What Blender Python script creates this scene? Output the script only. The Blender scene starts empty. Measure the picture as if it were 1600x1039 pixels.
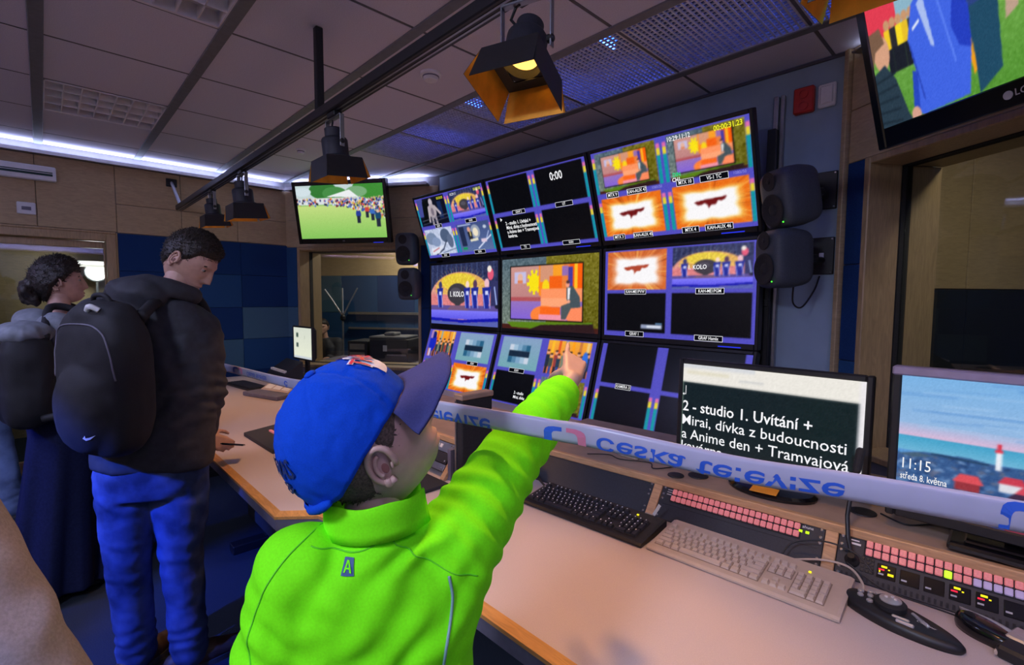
import bpy, bmesh, math, random
import numpy as np
from mathutils import Vector, Matrix, noise
from mathutils.bvhtree import BVHTree

random.seed(7)
SC = bpy.context.scene
COL = SC.collection
PI = math.pi
R_ = math.radians

# ------------------------------------------------------------------ camera
CAM_Z = 1.48
YAW, PITCH, ROLL, FPX = R_(46.144), R_(3.886), R_(0.2986), 763.13
_f = Vector((-math.sin(YAW) * math.cos(PITCH), math.cos(YAW) * math.cos(PITCH), -math.sin(PITCH)))
_r = _f.cross(Vector((0, 0, 1))).normalized()
_u = _r.cross(_f)
CF = _f
CR = math.cos(ROLL) * _r + math.sin(ROLL) * _u
CU = -math.sin(ROLL) * _r + math.cos(ROLL) * _u
cam_data = bpy.data.cameras.new('camera')
cam_data.sensor_fit = 'HORIZONTAL'
cam_data.sensor_width = 36.0
cam_data.lens = FPX / 1600 * 36.0
cam_data.clip_start = 0.02
cam = bpy.data.objects.new('camera', cam_data)
COL.objects.link(cam)
cam.matrix_world = Matrix(((CR.x, CU.x, -CF.x, 0), (CR.y, CU.y, -CF.y, 0), (CR.z, CU.z, -CF.z, CAM_Z), (0, 0, 0, 1)))
SC.camera = cam

def W(x, y, d):
    """point of the room at distance d in front of the standing viewer"""
    return Vector((0, 0, CAM_Z)) + d * (CF + CR * ((x - 800) / FPX) - CU * ((y - 519.5) / FPX))

# ------------------------------------------------------------------ world, exposure
world = bpy.data.worlds.new('world'); SC.world = world
world.use_nodes = True
bg = world.node_tree.nodes['Background']
bg.inputs[0].default_value = (0.010, 0.011, 0.02, 1)
bg.inputs[1].default_value = 1.0
SC.view_settings.view_transform = 'Standard'
SC.view_settings.look = 'None'
SC.view_settings.gamma = 1.0
SC.view_settings.use_curve_mapping = False
SC.view_settings.exposure = 0.0

# ------------------------------------------------------------------ added fill lights (unseen ceiling fixtures made up for them; housings are built below)
def area(name, loc, target, sx, sy, power, color, spread=PI):
    l = bpy.data.lights.new(name, 'AREA'); l.shape = 'RECTANGLE'; l.size = sx; l.size_y = sy
    l.energy = power; l.color = color; l.spread = spread
    o = bpy.data.objects.new(name, l); COL.objects.link(o)
    o.location = loc
    o.rotation_euler = (Vector(target) - Vector(loc)).to_track_quat('-Z', 'Y').to_euler()
    return o
def spot(name, loc, target, power, color, size, blend=0.4, rad=0.03):
    l = bpy.data.lights.new(name, 'SPOT'); l.energy = power; l.color = color
    l.spot_size = R_(size); l.spot_blend = blend; l.shadow_soft_size = rad
    o = bpy.data.objects.new(name, l); COL.objects.link(o); o.location = loc
    o.rotation_euler = (Vector(target) - Vector(loc)).to_track_quat('-Z', 'Y').to_euler()
    return o
ZT = 2.645                      # suspended ceiling
FILL = [(-0.38, -1.47, 74.0, (0.66, 0.72, 1.0)), (-2.78, -1.47, 34.0, (0.50, 0.56, 1.0)), (0.82, 0.03, 9.0, (0.85, 0.70, 0.95))]
for i, (x, y, e, c) in enumerate(FILL):
    area('ceiling_fill_light', (x, y, ZT - 0.03), (x, y, 0), 0.5, 0.5, e, c)
# blue fill lamps on a rear track, both added out of view (housings built with the other track lamps)
BLUE_FILL = [((-1.55, -1.55, 2.16), (-2.35, 0.20, 0.45), 620.0, 26), ((-3.3, -1.55, 2.16), (-3.4, 0.0, 0.6), 120.0, 36)]
for loc, tgt, e, sz in BLUE_FILL:
    d = (Vector(tgt) - Vector(loc)).normalized()
    spot('blue_fill_light', Vector(loc) + d * 0.11, tgt, e, (0.02, 0.10, 1.0), sz, 0.6, 0.04)
# cove LED strips under the ceiling (profiles built with the walls)
COVE = (0.52, 0.60, 1.0)
def cove(name, loc, rz, length, power, color):
    o = area(name, loc, (loc[0], loc[1], 9), length, 0.03, power, color)
    o.rotation_euler = Matrix(((1, 0, 0), (0, -1, 0), (0, 0, -1))).to_euler()      # shines straight up
    o.rotation_euler.rotate_axis('Z', R_(-rz)); return o
cove('cove_light', (-5.20, -0.35, 2.584), 90, 4.2, 15.0, COVE)

cove('cove_light_short', (-4.555, 2.27, 2.584), 35, 1.4, 5.0, COVE)
cove('cove_light_right', (0.39, 2.06, 2.618), -35, 1.7, 4.0, COVE)
cove('fill_cove_front', (-1.8, -2.55, 2.30), 0, 6.0, 44.0, (0.46, 0.36, 1.0))      # violet cove added behind the viewer to light the ceiling
cove('fill_cove_side', (1.47, -0.7, 2.30), 90, 3.2, 18.0, (0.55, 0.40, 1.0))  # side cove added for the same violet light

# ------------------------------------------------------------------ helpers
def link(o, parent=None):
    COL.objects.link(o)
    if parent is not None: o.parent = parent
    return o
def tag(o, label=None, cat=None, group=None, kind=None):
    if label: o['label'] = label
    if cat: o['category'] = cat
    if group: o['group'] = group
    if kind: o['kind'] = kind
    return o
def empty(name, mat=None, label=None, cat=None, group=None, parent=None):
    o = bpy.data.objects.new(name, None); o.empty_display_size = 0.05
    link(o, parent)
    if mat is not None:
        if isinstance(mat, Matrix): o.matrix_world = mat
        else: o.location = mat
    tag(o, label, cat, group)
    return o
def frame(loc, x=None, y=None, z=None):
    """matrix whose local axes point along given world vectors (two of three)"""
    if x is None: x = Vector(y).cross(Vector(z))
    if y is None: y = Vector(z).cross(Vector(x))
    if z is None: z = Vector(x).cross(Vector(y))
    x, y, z = Vector(x).normalized(), Vector(y).normalized(), Vector(z).normalized()
    return Matrix(((x.x, y.x, z.x, loc[0]), (x.y, y.y, z.y, loc[1]), (x.z, y.z, z.z, loc[2]), (0, 0, 0, 1)))
def rotz(loc, deg):
    return Matrix.Translation(Vector(loc)) @ Matrix.Rotation(R_(deg), 4, 'Z')

class MB:
    def __init__(s): s.v = []; s.f = []; s.m = []; s.cur = 0
    def add(s, vs, fs):
        b = len(s.v); s.v.extend([tuple(v) for v in vs]); s.f.extend([tuple(i + b for i in f) for f in fs]); s.m.extend([s.cur] * len(fs)); return s
    def box(s, x0, x1, y0, y1, z0, z1, M=None):
        vs = [Vector(p) for p in ((x0,y0,z0),(x1,y0,z0),(x1,y1,z0),(x0,y1,z0),(x0,y0,z1),(x1,y0,z1),(x1,y1,z1),(x0,y1,z1))]
        if M is not None: vs = [M @ v for v in vs]
        return s.add(vs, [(0,3,2,1),(4,5,6,7),(0,1,5,4),(1,2,6,5),(2,3,7,6),(3,0,4,7)])
    def cbox(s, x0, x1, y0, y1, z0, z1, c=0.004, M=None):
        """box with chamfered edges"""
        vs = []; idx = {}
        X, Y, Z = (x0, x1), (y0, y1), (z0, z1)
        c = min(c, (x1-x0)*.49, (y1-y0)*.49, (z1-z0)*.49)
        for i in (0, 1):
            for j in (0, 1):
                for k in (0, 1):
                    sx, sy, sz = (1, -1)[i], (1, -1)[j], (1, -1)[k]
                    for a in range(3):
                        p = [X[i] + sx*c, Y[j] + sy*c, Z[k] + sz*c]; p[a] = (X[i], Y[j], Z[k])[a]
                        idx[(i,j,k,a)] = len(vs); vs.append(Vector(p))
        if M is not None: vs = [M @ v for v in vs]
        fs = []
        def q(*k):
            fs.append(tuple(idx[t] for t in k))
        for i in (0,1):
            o = [(i,0,0,0),(i,1,0,0),(i,1,1,0),(i,0,1,0)]; q(*(o if i else o[::-1]))
            o = [(0,i,0,1),(0,i,1,1),(1,i,1,1),(1,i,0,1)]; q(*(o if i else o[::-1]))
            o = [(0,0,i,2),(1,0,i,2),(1,1,i,2),(0,1,i,2)]; q(*(o if i else o[::-1]))
        for i in (0,1):
            for j in (0,1):
                e = [(i,j,0,0),(i,j,1,0),(i,j,1,1),(i,j,0,1)]; q(*(e if (i ^ j) == 0 else e[::-1]))
                e = [(i,0,j,2),(i,1,j,2),(i,1,j,0),(i,0,j,0)]; q(*(e if (i ^ j) == 0 else e[::-1]))
                e = [(0,i,j,1),(1,i,j,1),(1,i,j,2),(0,i,j,2)]; q(*(e if (i ^ j) == 0 else e[::-1]))
        for i in (0,1):
            for j in (0,1):
                for k in (0,1):
                    t = [(i,j,k,0),(i,j,k,1),(i,j,k,2)]; q(*(t if (i+j+k) % 2 else t[::-1]))
        return s.add(vs, fs)
    def cyl(s, p0, p1, r0, r1=None, n=16, cap=True):
        p0, p1 = Vector(p0), Vector(p1); r1 = r0 if r1 is None else r1
        d = (p1 - p0).normalized(); a = d.orthogonal().normalized(); b = d.cross(a)
        vs = []
        for p, r in ((p0, r0), (p1, r1)):
            for i in range(n):
                t = 2*PI*i/n; vs.append(p + r*(math.cos(t)*a + math.sin(t)*b))
        fs = [(i, (i+1) % n, n+(i+1) % n, n+i) for i in range(n)]
        if cap: fs += [tuple(range(n))[::-1], tuple(range(n, 2*n))]
        return s.add(vs, fs)
    def lathe(s, prof, n=20, M=None):
        """profile of (r, z) pairs turned about local z"""
        vs = []; fs = []
        for r, z in prof:
            for i in range(n):
                t = 2*PI*i/n; v = Vector((r*math.cos(t), r*math.sin(t), z)); vs.append(M @ v if M is not None else v)
        for k in range(len(prof)-1):
            for i in range(n):
                j = (i+1) % n; fs.append((k*n+i, k*n+j, (k+1)*n+j, (k+1)*n+i))
        fs.append(tuple(range(n))[::-1]); fs.append(tuple(range((len(prof)-1)*n, len(prof)*n)))
        return s.add(vs, fs)
    def tube(s, pts, r, n=8, radii=None):
        pts = [Vector(p) for p in pts]; N = len(pts); vs = []; fs = []
        d = (pts[1]-pts[0]).normalized(); a = d.orthogonal().normalized()
        for k, p in enumerate(pts):
            t = (pts[min(k+1, N-1)] - pts[max(k-1, 0)]).normalized()
            a = (a - t*a.dot(t)).normalized(); b = t.cross(a)
            rr = radii[k] if radii else r
            for i in range(n):
                w = 2*PI*i/n; vs.append(p + rr*(math.cos(w)*a + math.sin(w)*b))
        for k in range(N-1):
            for i in range(n):
                j = (i+1) % n; fs.append((k*n+i, k*n+j, (k+1)*n+j, (k+1)*n+i))
        fs.append(tuple(range(n))[::-1]); fs.append(tuple(range((N-1)*n, N*n)))
        return s.add(vs, fs)
    def prism(s, poly, z0, z1, M=None):
        n = len(poly)
        vs = [Vector((x, y, z0)) for x, y in poly] + [Vector((x, y, z1)) for x, y in poly]
        if M is not None: vs = [M @ v for v in vs]
        return s.add(vs, [tuple(range(n))[::-1], tuple(range(n, 2*n))] + [(i, (i+1) % n, n+(i+1) % n, n+i) for i in range(n)])
    def loft(s, rings, cap=True):
        n = len(rings[0]); vs = [p for r in rings for p in r]; fs = []
        for k in range(len(rings)-1):
            for i in range(n):
                j = (i+1) % n; fs.append((k*n+i, k*n+j, (k+1)*n+j, (k+1)*n+i))
        if cap: fs.append(tuple(range(n))[::-1]); fs.append(tuple(range((len(rings)-1)*n, len(rings)*n)))
        return s.add(vs, fs)
    def ball(s, c, rx, ry=None, rz=None, M=None, nu=20, nv=12):
        ry = rx if ry is None else ry; rz = rx if rz is None else rz
        vs = []; fs = []; c = Vector(c)
        for k in range(1, nv):
            th = PI*k/nv
            for i in range(nu):
                t = 2*PI*i/nu
                v = Vector((rx*math.sin(th)*math.cos(t), ry*math.sin(th)*math.sin(t), rz*math.cos(th)))
                vs.append(c + (M @ v if M is not None else v))
        top = len(vs); e = Vector((0, 0, rz)); vs.append(c + (M @ e if M is not None else e)); vs.append(c - (M @ e if M is not None else e))
        for k in range(nv-2):
            for i in range(nu):
                j = (i+1) % nu; fs.append((k*nu+i, (k+1)*nu+i, (k+1)*nu+j, k*nu+j))
        for i in range(nu):
            j = (i+1) % nu; fs.append((top, i, j)); fs.append((top+1, (nv-2)*nu+j, (nv-2)*nu+i))
        return s.add(vs, fs)
    def capsule(s, p0, p1, r0, r1=None, n=16):
        p0, p1 = Vector(p0), Vector(p1); r1 = r0 if r1 is None else r1
        d = (p1-p0).normalized(); a = d.orthogonal().normalized(); b = d.cross(a)
        rings = []
        for k in range(1, 5):
            w = PI/2*k/4; rings.append((p0 - d*r0*math.cos(w), r0*math.sin(w)))
        for k in range(0, 4):
            w = PI/2*k/4; rings.append((p1 + d*r1*math.sin(w), r1*math.cos(w)))
        return s.loft([[c + r*(math.cos(2*PI*i/n)*a + math.sin(2*PI*i/n)*b) for i in range(n)] for c, r in rings])
    def mesh(s, name, mats, smooth=False, angle=None):
        me = bpy.data.meshes.new(name); me.from_pydata([tuple(v) for v in s.v], [], s.f)
        for m in (mats if isinstance(mats, (list, tuple)) else [mats]): me.materials.append(m)
        if any(s.m): me.polygons.foreach_set('material_index', s.m)
        if smooth: me.shade_smooth() if hasattr(me, 'shade_smooth') else None
        if angle is not None:
            me.shade_smooth()
            try: me.set_sharp_from_angle(angle=R_(angle))
            except Exception: pass
        me.update(); return me
    def build(s, name, mats, parent=None, smooth=False, angle=None):
        return link(bpy.data.objects.new(name, s.mesh(name, mats, smooth, angle)), parent)

def text_geo(body, size=1.0, align='CENTER', offset=0.0, res=2, valign='CENTER'):
    c = bpy.data.curves.new('t', 'FONT'); c.body = body; c.size = size; c.align_x = align; c.align_y = valign
    c.resolution_u = res; c.offset = offset*size
    o = bpy.data.objects.new('t', c); COL.objects.link(o)
    dg = bpy.context.evaluated_depsgraph_get()
    me = bpy.data.meshes.new_from_object(o.evaluated_get(dg))
    vs = [v.co.copy() for v in me.vertices]; fs = [tuple(p.vertices) for p in me.polygons]
    bpy.data.objects.remove(o); bpy.data.curves.remove(c); bpy.data.meshes.remove(me)
    return vs, fs

# ------------------------------------------------------------------ materials
MAT = {}
def lin(c):
    """0-255 display colour to scene-linear"""
    return tuple(((v/255+0.055)/1.055)**2.4 if v/255 > 0.04045 else v/255/12.92 for v in c)
def mat(name, col, rough=0.6, metal=0.0, var=0.12, scale=30.0, bump=0.0, bscale=None, emit=None, estr=0.0, spec=0.5, kind='noise', col2=None, sheen=0.0, coat=0.0, stretch=None):
    m = bpy.data.materials.new(name); m.use_nodes = True; nt = m.node_tree; b = nt.nodes['Principled BSDF']
    b.inputs['Roughness'].default_value = rough; b.inputs['Metallic'].default_value = metal
    b.inputs['Specular IOR Level'].default_value = spec
    if sheen: b.inputs['Sheen Weight'].default_value = sheen
    if coat: b.inputs['Coat Weight'].default_value = coat
    tc = nt.nodes.new('ShaderNodeTexCoord'); mp = nt.nodes.new('ShaderNodeMapping')
    nt.links.new(tc.outputs['Object'], mp.inputs[0])
    if stretch: mp.inputs['Scale'].default_value = stretch
    if kind == 'wood':
        nz = nt.nodes.new('ShaderNodeTexNoise'); nz.inputs['Scale'].default_value = scale; nz.inputs['Detail'].default_value = 5; nz.inputs['Distortion'].default_value = 1.2
    elif kind == 'speckle':
        nz = nt.nodes.new('ShaderNodeTexNoise'); nz.inputs['Scale'].default_value = scale; nz.inputs['Detail'].default_value = 8; nz.inputs['Roughness'].default_value = 0.9
    else:
        nz = nt.nodes.new('ShaderNodeTexNoise'); nz.inputs['Scale'].default_value = scale; nz.inputs['Detail'].default_value = 4
    nt.links.new(mp.outputs[0], nz.inputs['Vector'])
    rp = nt.nodes.new('ShaderNodeValToRGB')
    c2 = col2 if col2 else tuple(max(0, c*(1-2*var)) for c in col); c1 = col if col2 else tuple(min(1, c*(1+var)) for c in col)
    rp.color_ramp.elements[0].position = 0.32; rp.color_ramp.elements[1].position = 0.68
    rp.color_ramp.elements[0].color = (*c2, 1); rp.color_ramp.elements[1].color = (*c1, 1)
    nt.links.new(nz.outputs[0], rp.inputs[0]); nt.links.new(rp.outputs[0], b.inputs['Base Color'])
    if bump:
        n2 = nz
        if bscale:
            n2 = nt.nodes.new('ShaderNodeTexNoise'); n2.inputs['Scale'].default_value = bscale; n2.inputs['Detail'].default_value = 3
            nt.links.new(mp.outputs[0], n2.inputs['Vector'])
        bp = nt.nodes.new('ShaderNodeBump'); bp.inputs['Strength'].default_value = bump; bp.inputs['Distance'].default_value = 0.01
        nt.links.new(n2.outputs[0], bp.inputs['Height']); nt.links.new(bp.outputs[0], b.inputs['Normal'])
    if emit:
        b.inputs['Emission Color'].default_value = (*emit, 1); b.inputs['Emission Strength'].default_value = estr
    MAT[name] = m; return m
def emis(name, col, strength=1.0):
    m = bpy.data.materials.new(name); m.use_nodes = True; nt = m.node_tree; nt.nodes.clear()
    e = nt.nodes.new('ShaderNodeEmission'); e.inputs[0].default_value = (*col, 1); e.inputs[1].default_value = strength
    o = nt.nodes.new('ShaderNodeOutputMaterial'); nt.links.new(e.outputs[0], o.inputs[0]); MAT[name] = m; return m

mat('tile', (0.66, 0.64, 0.74), 0.95, var=0.05, scale=220, bump=0.12, bscale=400, spec=0.1)
mat('grid_bar', (0.16, 0.17, 0.19), 0.6, var=0.05)
mat('grid_thin', (0.10, 0.10, 0.12), 0.7, var=0.05)
mat('mesh_metal', (0.55, 0.56, 0.60), 0.5, metal=0.2, var=0.1)
mat('plenum', (0.03, 0.03, 0.04), 0.9)
mat('louvre', (0.72, 0.70, 0.74), 0.35, var=0.03, spec=0.6)
mat('maple', (0.46, 0.34, 0.19), 0.5, var=0.07, scale=6, kind='wood', stretch=(2.5, 2.5, 12), bump=0.02)
mat('maple_frame', (0.42, 0.29, 0.15), 0.42, var=0.10, scale=6, kind='wood', stretch=(14, 14, 1.5))
mat('fabric_navy', (0.014, 0.046, 0.16), 0.95, var=0.15, scale=300, bump=0.2, bscale=600, spec=0.1)
mat('fabric_blue', (0.024, 0.080, 0.21), 0.95, var=0.15, scale=300, bump=0.2, bscale=600, spec=0.1)
mat('fabric_dark', (0.008, 0.012, 0.018), 0.95, var=0.15, scale=300)
mat('key_gap_dark', (0.26, 0.20, 0.16), 0.6, var=0.05)  # darker sheet under the keys, added to outline them
mat('fabric_teal', (0.075, 0.16, 0.24), 0.95, var=0.15, scale=300, bump=0.2, bscale=600, spec=0.1)
mat('grey_wall', (0.27, 0.36, 0.46), 0.8, var=0.04, scale=8, bump=0.03, bscale=200)
mat('plaster_dark', (0.18, 0.17, 0.19), 0.9, var=0.05)
mat('carpet', (0.046, 0.056, 0.078), 1.0, var=0.4, scale=420, bump=0.5, bscale=500, spec=0.05, col2=(0.018, 0.024, 0.038))
mat('laminate', (0.60, 0.50, 0.47), 0.42, var=0.09, scale=420, kind='speckle', spec=0.35)
mat('edge_wood', (0.62, 0.30, 0.085), 0.38, var=0.10, scale=8, kind='wood', stretch=(1.5, 14, 14))
mat('edge_dark', (0.16, 0.15, 0.20), 0.5, var=0.06)
mat('black', (0.012, 0.012, 0.014), 0.45, var=0.1, scale=60)
mat('gloss_black', (0.006, 0.006, 0.008), 0.14, var=0.1, scale=60, spec=0.6)
mat('matte_black', (0.016, 0.016, 0.019), 0.8, var=0.15, scale=120, bump=0.05)
mat('panel_black', (0.018, 0.020, 0.030), 0.55, var=0.1, scale=200, bump=0.02)
mat('speaker_grey', (0.055, 0.065, 0.085), 0.55, var=0.08, scale=150, bump=0.04)
mat('metal_grey', (0.36, 0.37, 0.40), 0.35, metal=0.9, var=0.06)
mat('chrome', (0.75, 0.75, 0.76), 0.18, metal=1.0, var=0.04)
mat('steel_strut', (0.55, 0.58, 0.66), 0.4, metal=0.5, var=0.05)
mat('white_plastic', (0.72, 0.72, 0.75), 0.45, var=0.03)
mat('red_plastic', (0.48, 0.02, 0.012), 0.4, var=0.06)
mat('green_dark', (0.01, 0.05, 0.045), 0.5)
mat('gold_inside', (0.85, 0.42, 0.05), 0.35, metal=0.55, var=0.08)
mat('beige_plastic', (0.52, 0.42, 0.34), 0.5, var=0.03)
mat('beige_key', (0.60, 0.50, 0.42), 0.5, var=0.03)
mat('rack_wood', (0.56, 0.33, 0.17), 0.42, var=0.09, scale=9, kind='wood', stretch=(1.5, 14, 14))
mat('pink_button', (0.62, 0.24, 0.24), 0.35, var=0.08, scale=200, emit=(0.95, 0.22, 0.24), estr=0.28)
mat('lilac_button', (0.45, 0.38, 0.60), 0.35, var=0.05, emit=(0.42, 0.34, 0.62), estr=0.22)
mat('lime_button', (0.4, 0.7, 0.03), 0.35, emit=(0.55, 0.95, 0.02), estr=0.9)
mat('white_button', (0.75, 0.70, 0.68), 0.4, var=0.03)
mat('orange_note', (0.85, 0.33, 0.03), 0.7, var=0.03)
mat('wood_top', (0.36, 0.26, 0.20), 0.5, var=0.08, scale=12)
mat('silver', (0.55, 0.54, 0.54), 0.3, metal=0.5, var=0.04)
mat('paper', (0.75, 0.73, 0.70), 0.8, var=0.03)
mat('print_white', (0.8, 0.8, 0.8), 0.6, var=0.02)
mat('print_dim', (0.42, 0.42, 0.45), 0.6, var=0.02)
mat('bezel_highlight', (0.34, 0.30, 0.44), 0.35, var=0.05, metal=0.3)  # lit top of the bezel put into its colour
mat('tape', (0.40, 0.40, 0.52), 0.32, var=0.03, scale=20, spec=0.5)
mat('tape_blue', (0.03, 0.11, 0.55), 0.35, var=0.03)
mat('tape_red', (0.62, 0.18, 0.30), 0.35, var=0.03)
emis('led_green', (0.08, 1.0, 0.05), 1.6)
emis('led_yellow', (1.0, 0.85, 0.02), 1.2)
emis('led_red', (1.0, 0.03, 0.08), 1.0)
emis('led_lime', (0.6, 1.0, 0.02), 1.2)
emis('led_blue', (0.03, 0.05, 1.0), 0.8)
emis('cove_led', (0.66, 0.72, 1.0), 2.2)
emis('lamp_glow', (1.0, 0.50, 0.10), 2.6)
emis('tube_white', (1.0, 0.98, 0.90), 1.4)
emis('tube_bright', (0.95, 1.0, 0.95), 7.0)
emis('blue_fill_glow', (0.03, 0.12, 1.0), 6.0)  # glow of the added blue fill lamps
emis('fill_panel', (0.8, 0.72, 1.0), 2.0)  # glow of the added fill fixtures
emis('cap_white', (0.92, 0.92, 0.95), 1.0)
emis('cap_yellow', (0.85, 0.85, 0.03), 1.0)
emis('cap_green', (0.02, 0.75, 0.25), 1.0)
emis('cap_box', (0.30, 0.29, 0.80), 0.9)
emis('cap_dark', (0.003, 0.003, 0.006), 1.0)

def glass_mat(name, tint=(0.86, 0.92, 0.95), refl=1.0, rough=0.0):
    m = bpy.data.materials.new(name); m.use_nodes = True; nt = m.node_tree; nt.nodes.clear()
    tr = nt.nodes.new('ShaderNodeBsdfTransparent'); tr.inputs[0].default_value = (*tint, 1)
    gl = nt.nodes.new('ShaderNodeBsdfGlossy'); gl.inputs['Roughness'].default_value = rough
    lw = nt.nodes.new('ShaderNodeLayerWeight'); lw.inputs['Blend'].default_value = 0.5       # Schlick reflectance, the same from both sides of the pane
    fr = nt.nodes.new('ShaderNodeMath'); fr.operation = 'POWER'; fr.inputs[1].default_value = 5.0; nt.links.new(lw.outputs['Facing'], fr.inputs[0])
    mu = nt.nodes.new('ShaderNodeMath'); mu.operation = 'MULTIPLY_ADD'; mu.inputs[1].default_value = 0.95; mu.inputs[2].default_value = 0.045*refl; mu.use_clamp = True
    mx = nt.nodes.new('ShaderNodeMixShader'); o = nt.nodes.new('ShaderNodeOutputMaterial')
    nt.links.new(fr.outputs[0], mu.inputs[0]); nt.links.new(mu.outputs[0], mx.inputs[0])
    nt.links.new(tr.outputs[0], mx.inputs[1]); nt.links.new(gl.outputs[0], mx.inputs[2]); nt.links.new(mx.outputs[0], o.inputs[0])
    MAT[name] = m; return m
glass_mat('glass', (0.86, 0.90, 0.92), 1.3)
glass_mat('door_glass', (0.84, 0.86, 0.84), 1.3)

def screen_material():
    m = bpy.data.materials.new('screen_picture'); m.use_nodes = True; nt = m.node_tree; nt.nodes.clear()
    a = nt.nodes.new('ShaderNodeAttribute'); a.attribute_name = 'picture'
    e = nt.nodes.new('ShaderNodeEmission'); o = nt.nodes.new('ShaderNodeOutputMaterial')
    g = nt.nodes.new('ShaderNodeBsdfGlossy'); g.inputs['Roughness'].default_value = 0.25; g.inputs['Color'].default_value = (0.03, 0.03, 0.03, 1)
    ad = nt.nodes.new('ShaderNodeAddShader')
    nt.links.new(a.outputs['Color'], e.inputs[0]); nt.links.new(e.outputs[0], ad.inputs[0]); nt.links.new(g.outputs[0], ad.inputs[1]); nt.links.new(ad.outputs[0], o.inputs[0])
    MAT['screen'] = m
screen_material()
# ================================================================== THE ROOM
A35 = R_(35)
DL = Vector((math.cos(A35), math.sin(A35), 0)); NL = Vector((-math.sin(A35), math.cos(A35), 0))   # left window wall: along / outwards
DR = Vector((math.cos(A35), -math.sin(A35), 0)); NR = Vector((math.sin(A35), math.cos(A35), 0))   # right window wall
PA = Vector((-5.25, 1.835, 0)); PB = Vector((-3.9, 2.78, 0)); PC = Vector((-0.61, 2.78, 0)); PD = PC + DR * 2.6
WL = frame(PA, x=DL, y=NL)          # local x along wall, y outwards, z up
WR = frame(PC, x=DR, y=NR)
LLEN = (PB - PA).length

def struct(o): o['kind'] = 'structure'; return o

b = MB(); b.box(-7.6, 2.6, -2.75, 5.6, -0.12, 0.0)
struct(b.build('floor', MAT['carpet']))

ceiling = struct(MB().box(-7.6, 2.6, -2.75, 5.6, 3.05, 3.17).build('ceiling', MAT['plenum']))
GX = [-0.68 + 0.6*k for k in range(-8, 5)]
GY = [0.03 + 0.6*k for k in range(-5, 5)]
XL, XR, YF, YB = -5.25, 1.58, -2.6, 2.78
xs = [XL] + [x for x in GX if XL + .05 < x < XR - .05] + [XR]
ys = [YF] + [y for y in GY if YF + .05 < y < YB - .05] + [YB]
LIGHT_CELLS = {(-4.28, 0.03), (-2.48, 0.03)}
FILL_CELLS = {(round(x - .3, 2), round(y - .3, 2)) for x, y, e, c in FILL}
tile_cache = {}
louvre_cells = []; fill_cells = []; mesh_cells = []
for i in range(len(xs)-1):
    for j in range(len(ys)-1):
        x0, x1, y0, y1 = xs[i], xs[i+1], ys[j], ys[j+1]
        key = (round(x0, 2), round(y0, 2))
        if key in LIGHT_CELLS: louvre_cells.append((x0, y0)); continue
        if key in FILL_CELLS: fill_cells.append((x0, y0)); continue
        if abs(y0 - 1.83) < .02 and x0 > -3.75: mesh_cells.append((x0, x1, y0, y1)); continue
        k = (round(x1-x0, 3), round(y1-y0, 3))
        if k not in tile_cache:
            tile_cache[k] = MB().cbox(0.006, x1-x0-0.006, 0.018, y1-y0-0.018, 0, 0.018, 0.004).mesh('ceiling_tile', MAT['tile'])
        t = link(bpy.data.objects.new('ceiling_tile', tile_cache[k]), ceiling); t.location = (x0, y0, ZT)
for y in ys[1:-1]:
    MB().cbox(XL, XR, y-0.026, y+0.026, ZT-0.006, ZT+0.03, 0.003).build('grid_bar', MAT['grid_bar'], ceiling)
for x in xs[1:-1]:
    MB().box(x-0.007, x+0.007, YF, YB, ZT+0.001, ZT+0.022).build('grid_strip', MAT['grid_thin'], ceiling)
# open metal mesh panels
mesh_cache = {}
for x0, x1, y0, y1 in mesh_cells:
    w = round(x1-x0, 3)
    if w not in mesh_cache:
        b = MB(); n = int(w/0.026)
        for k in range(n+1):
            x = 0.012 + k*(w-0.024)/n; b.box(x-.0042, x+.0042, 0.028, 0.572, 0.0, 0.006)
        for k in range(22):
            y = 0.03 + k*0.54/21; b.box(0.01, w-0.01, y-.0042, y+.0042, 0.0022, 0.0082)
        b.box(0.006, w-.006, .02, .032, -.002, .012); b.box(0.006, w-.006, .568, .58, -.002, .012)
        mesh_cache[w] = b.mesh('mesh_panel', MAT['mesh_metal'])
    o = link(bpy.data.objects.new('mesh_panel', mesh_cache[w]), ceiling); o.location = (x0, y0, ZT)
# blue working lamps glowing up in the plenum above the mesh
for k, x in enumerate((-2.75, -1.62, -0.42)):
    t = empty('plenum_lamp', (x, 2.13, ZT+0.2), 'blue tube lamp glowing above the %s ceiling mesh' % ('far', 'middle', 'nearest')[k], 'lamp', 'blue lamps above the mesh')
    MB().cbox(-.05, .05, -.2, .2, .03, .07).build('housing', MAT['metal_grey'], t)
    MB().cyl((0, -.19, .012), (0, .19, .012), .014, n=12).build('tube', emis('plenum_blue%d' % k, (0.02, 0.09, 1.0), (40., 55., 55.)[k]), t)

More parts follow.
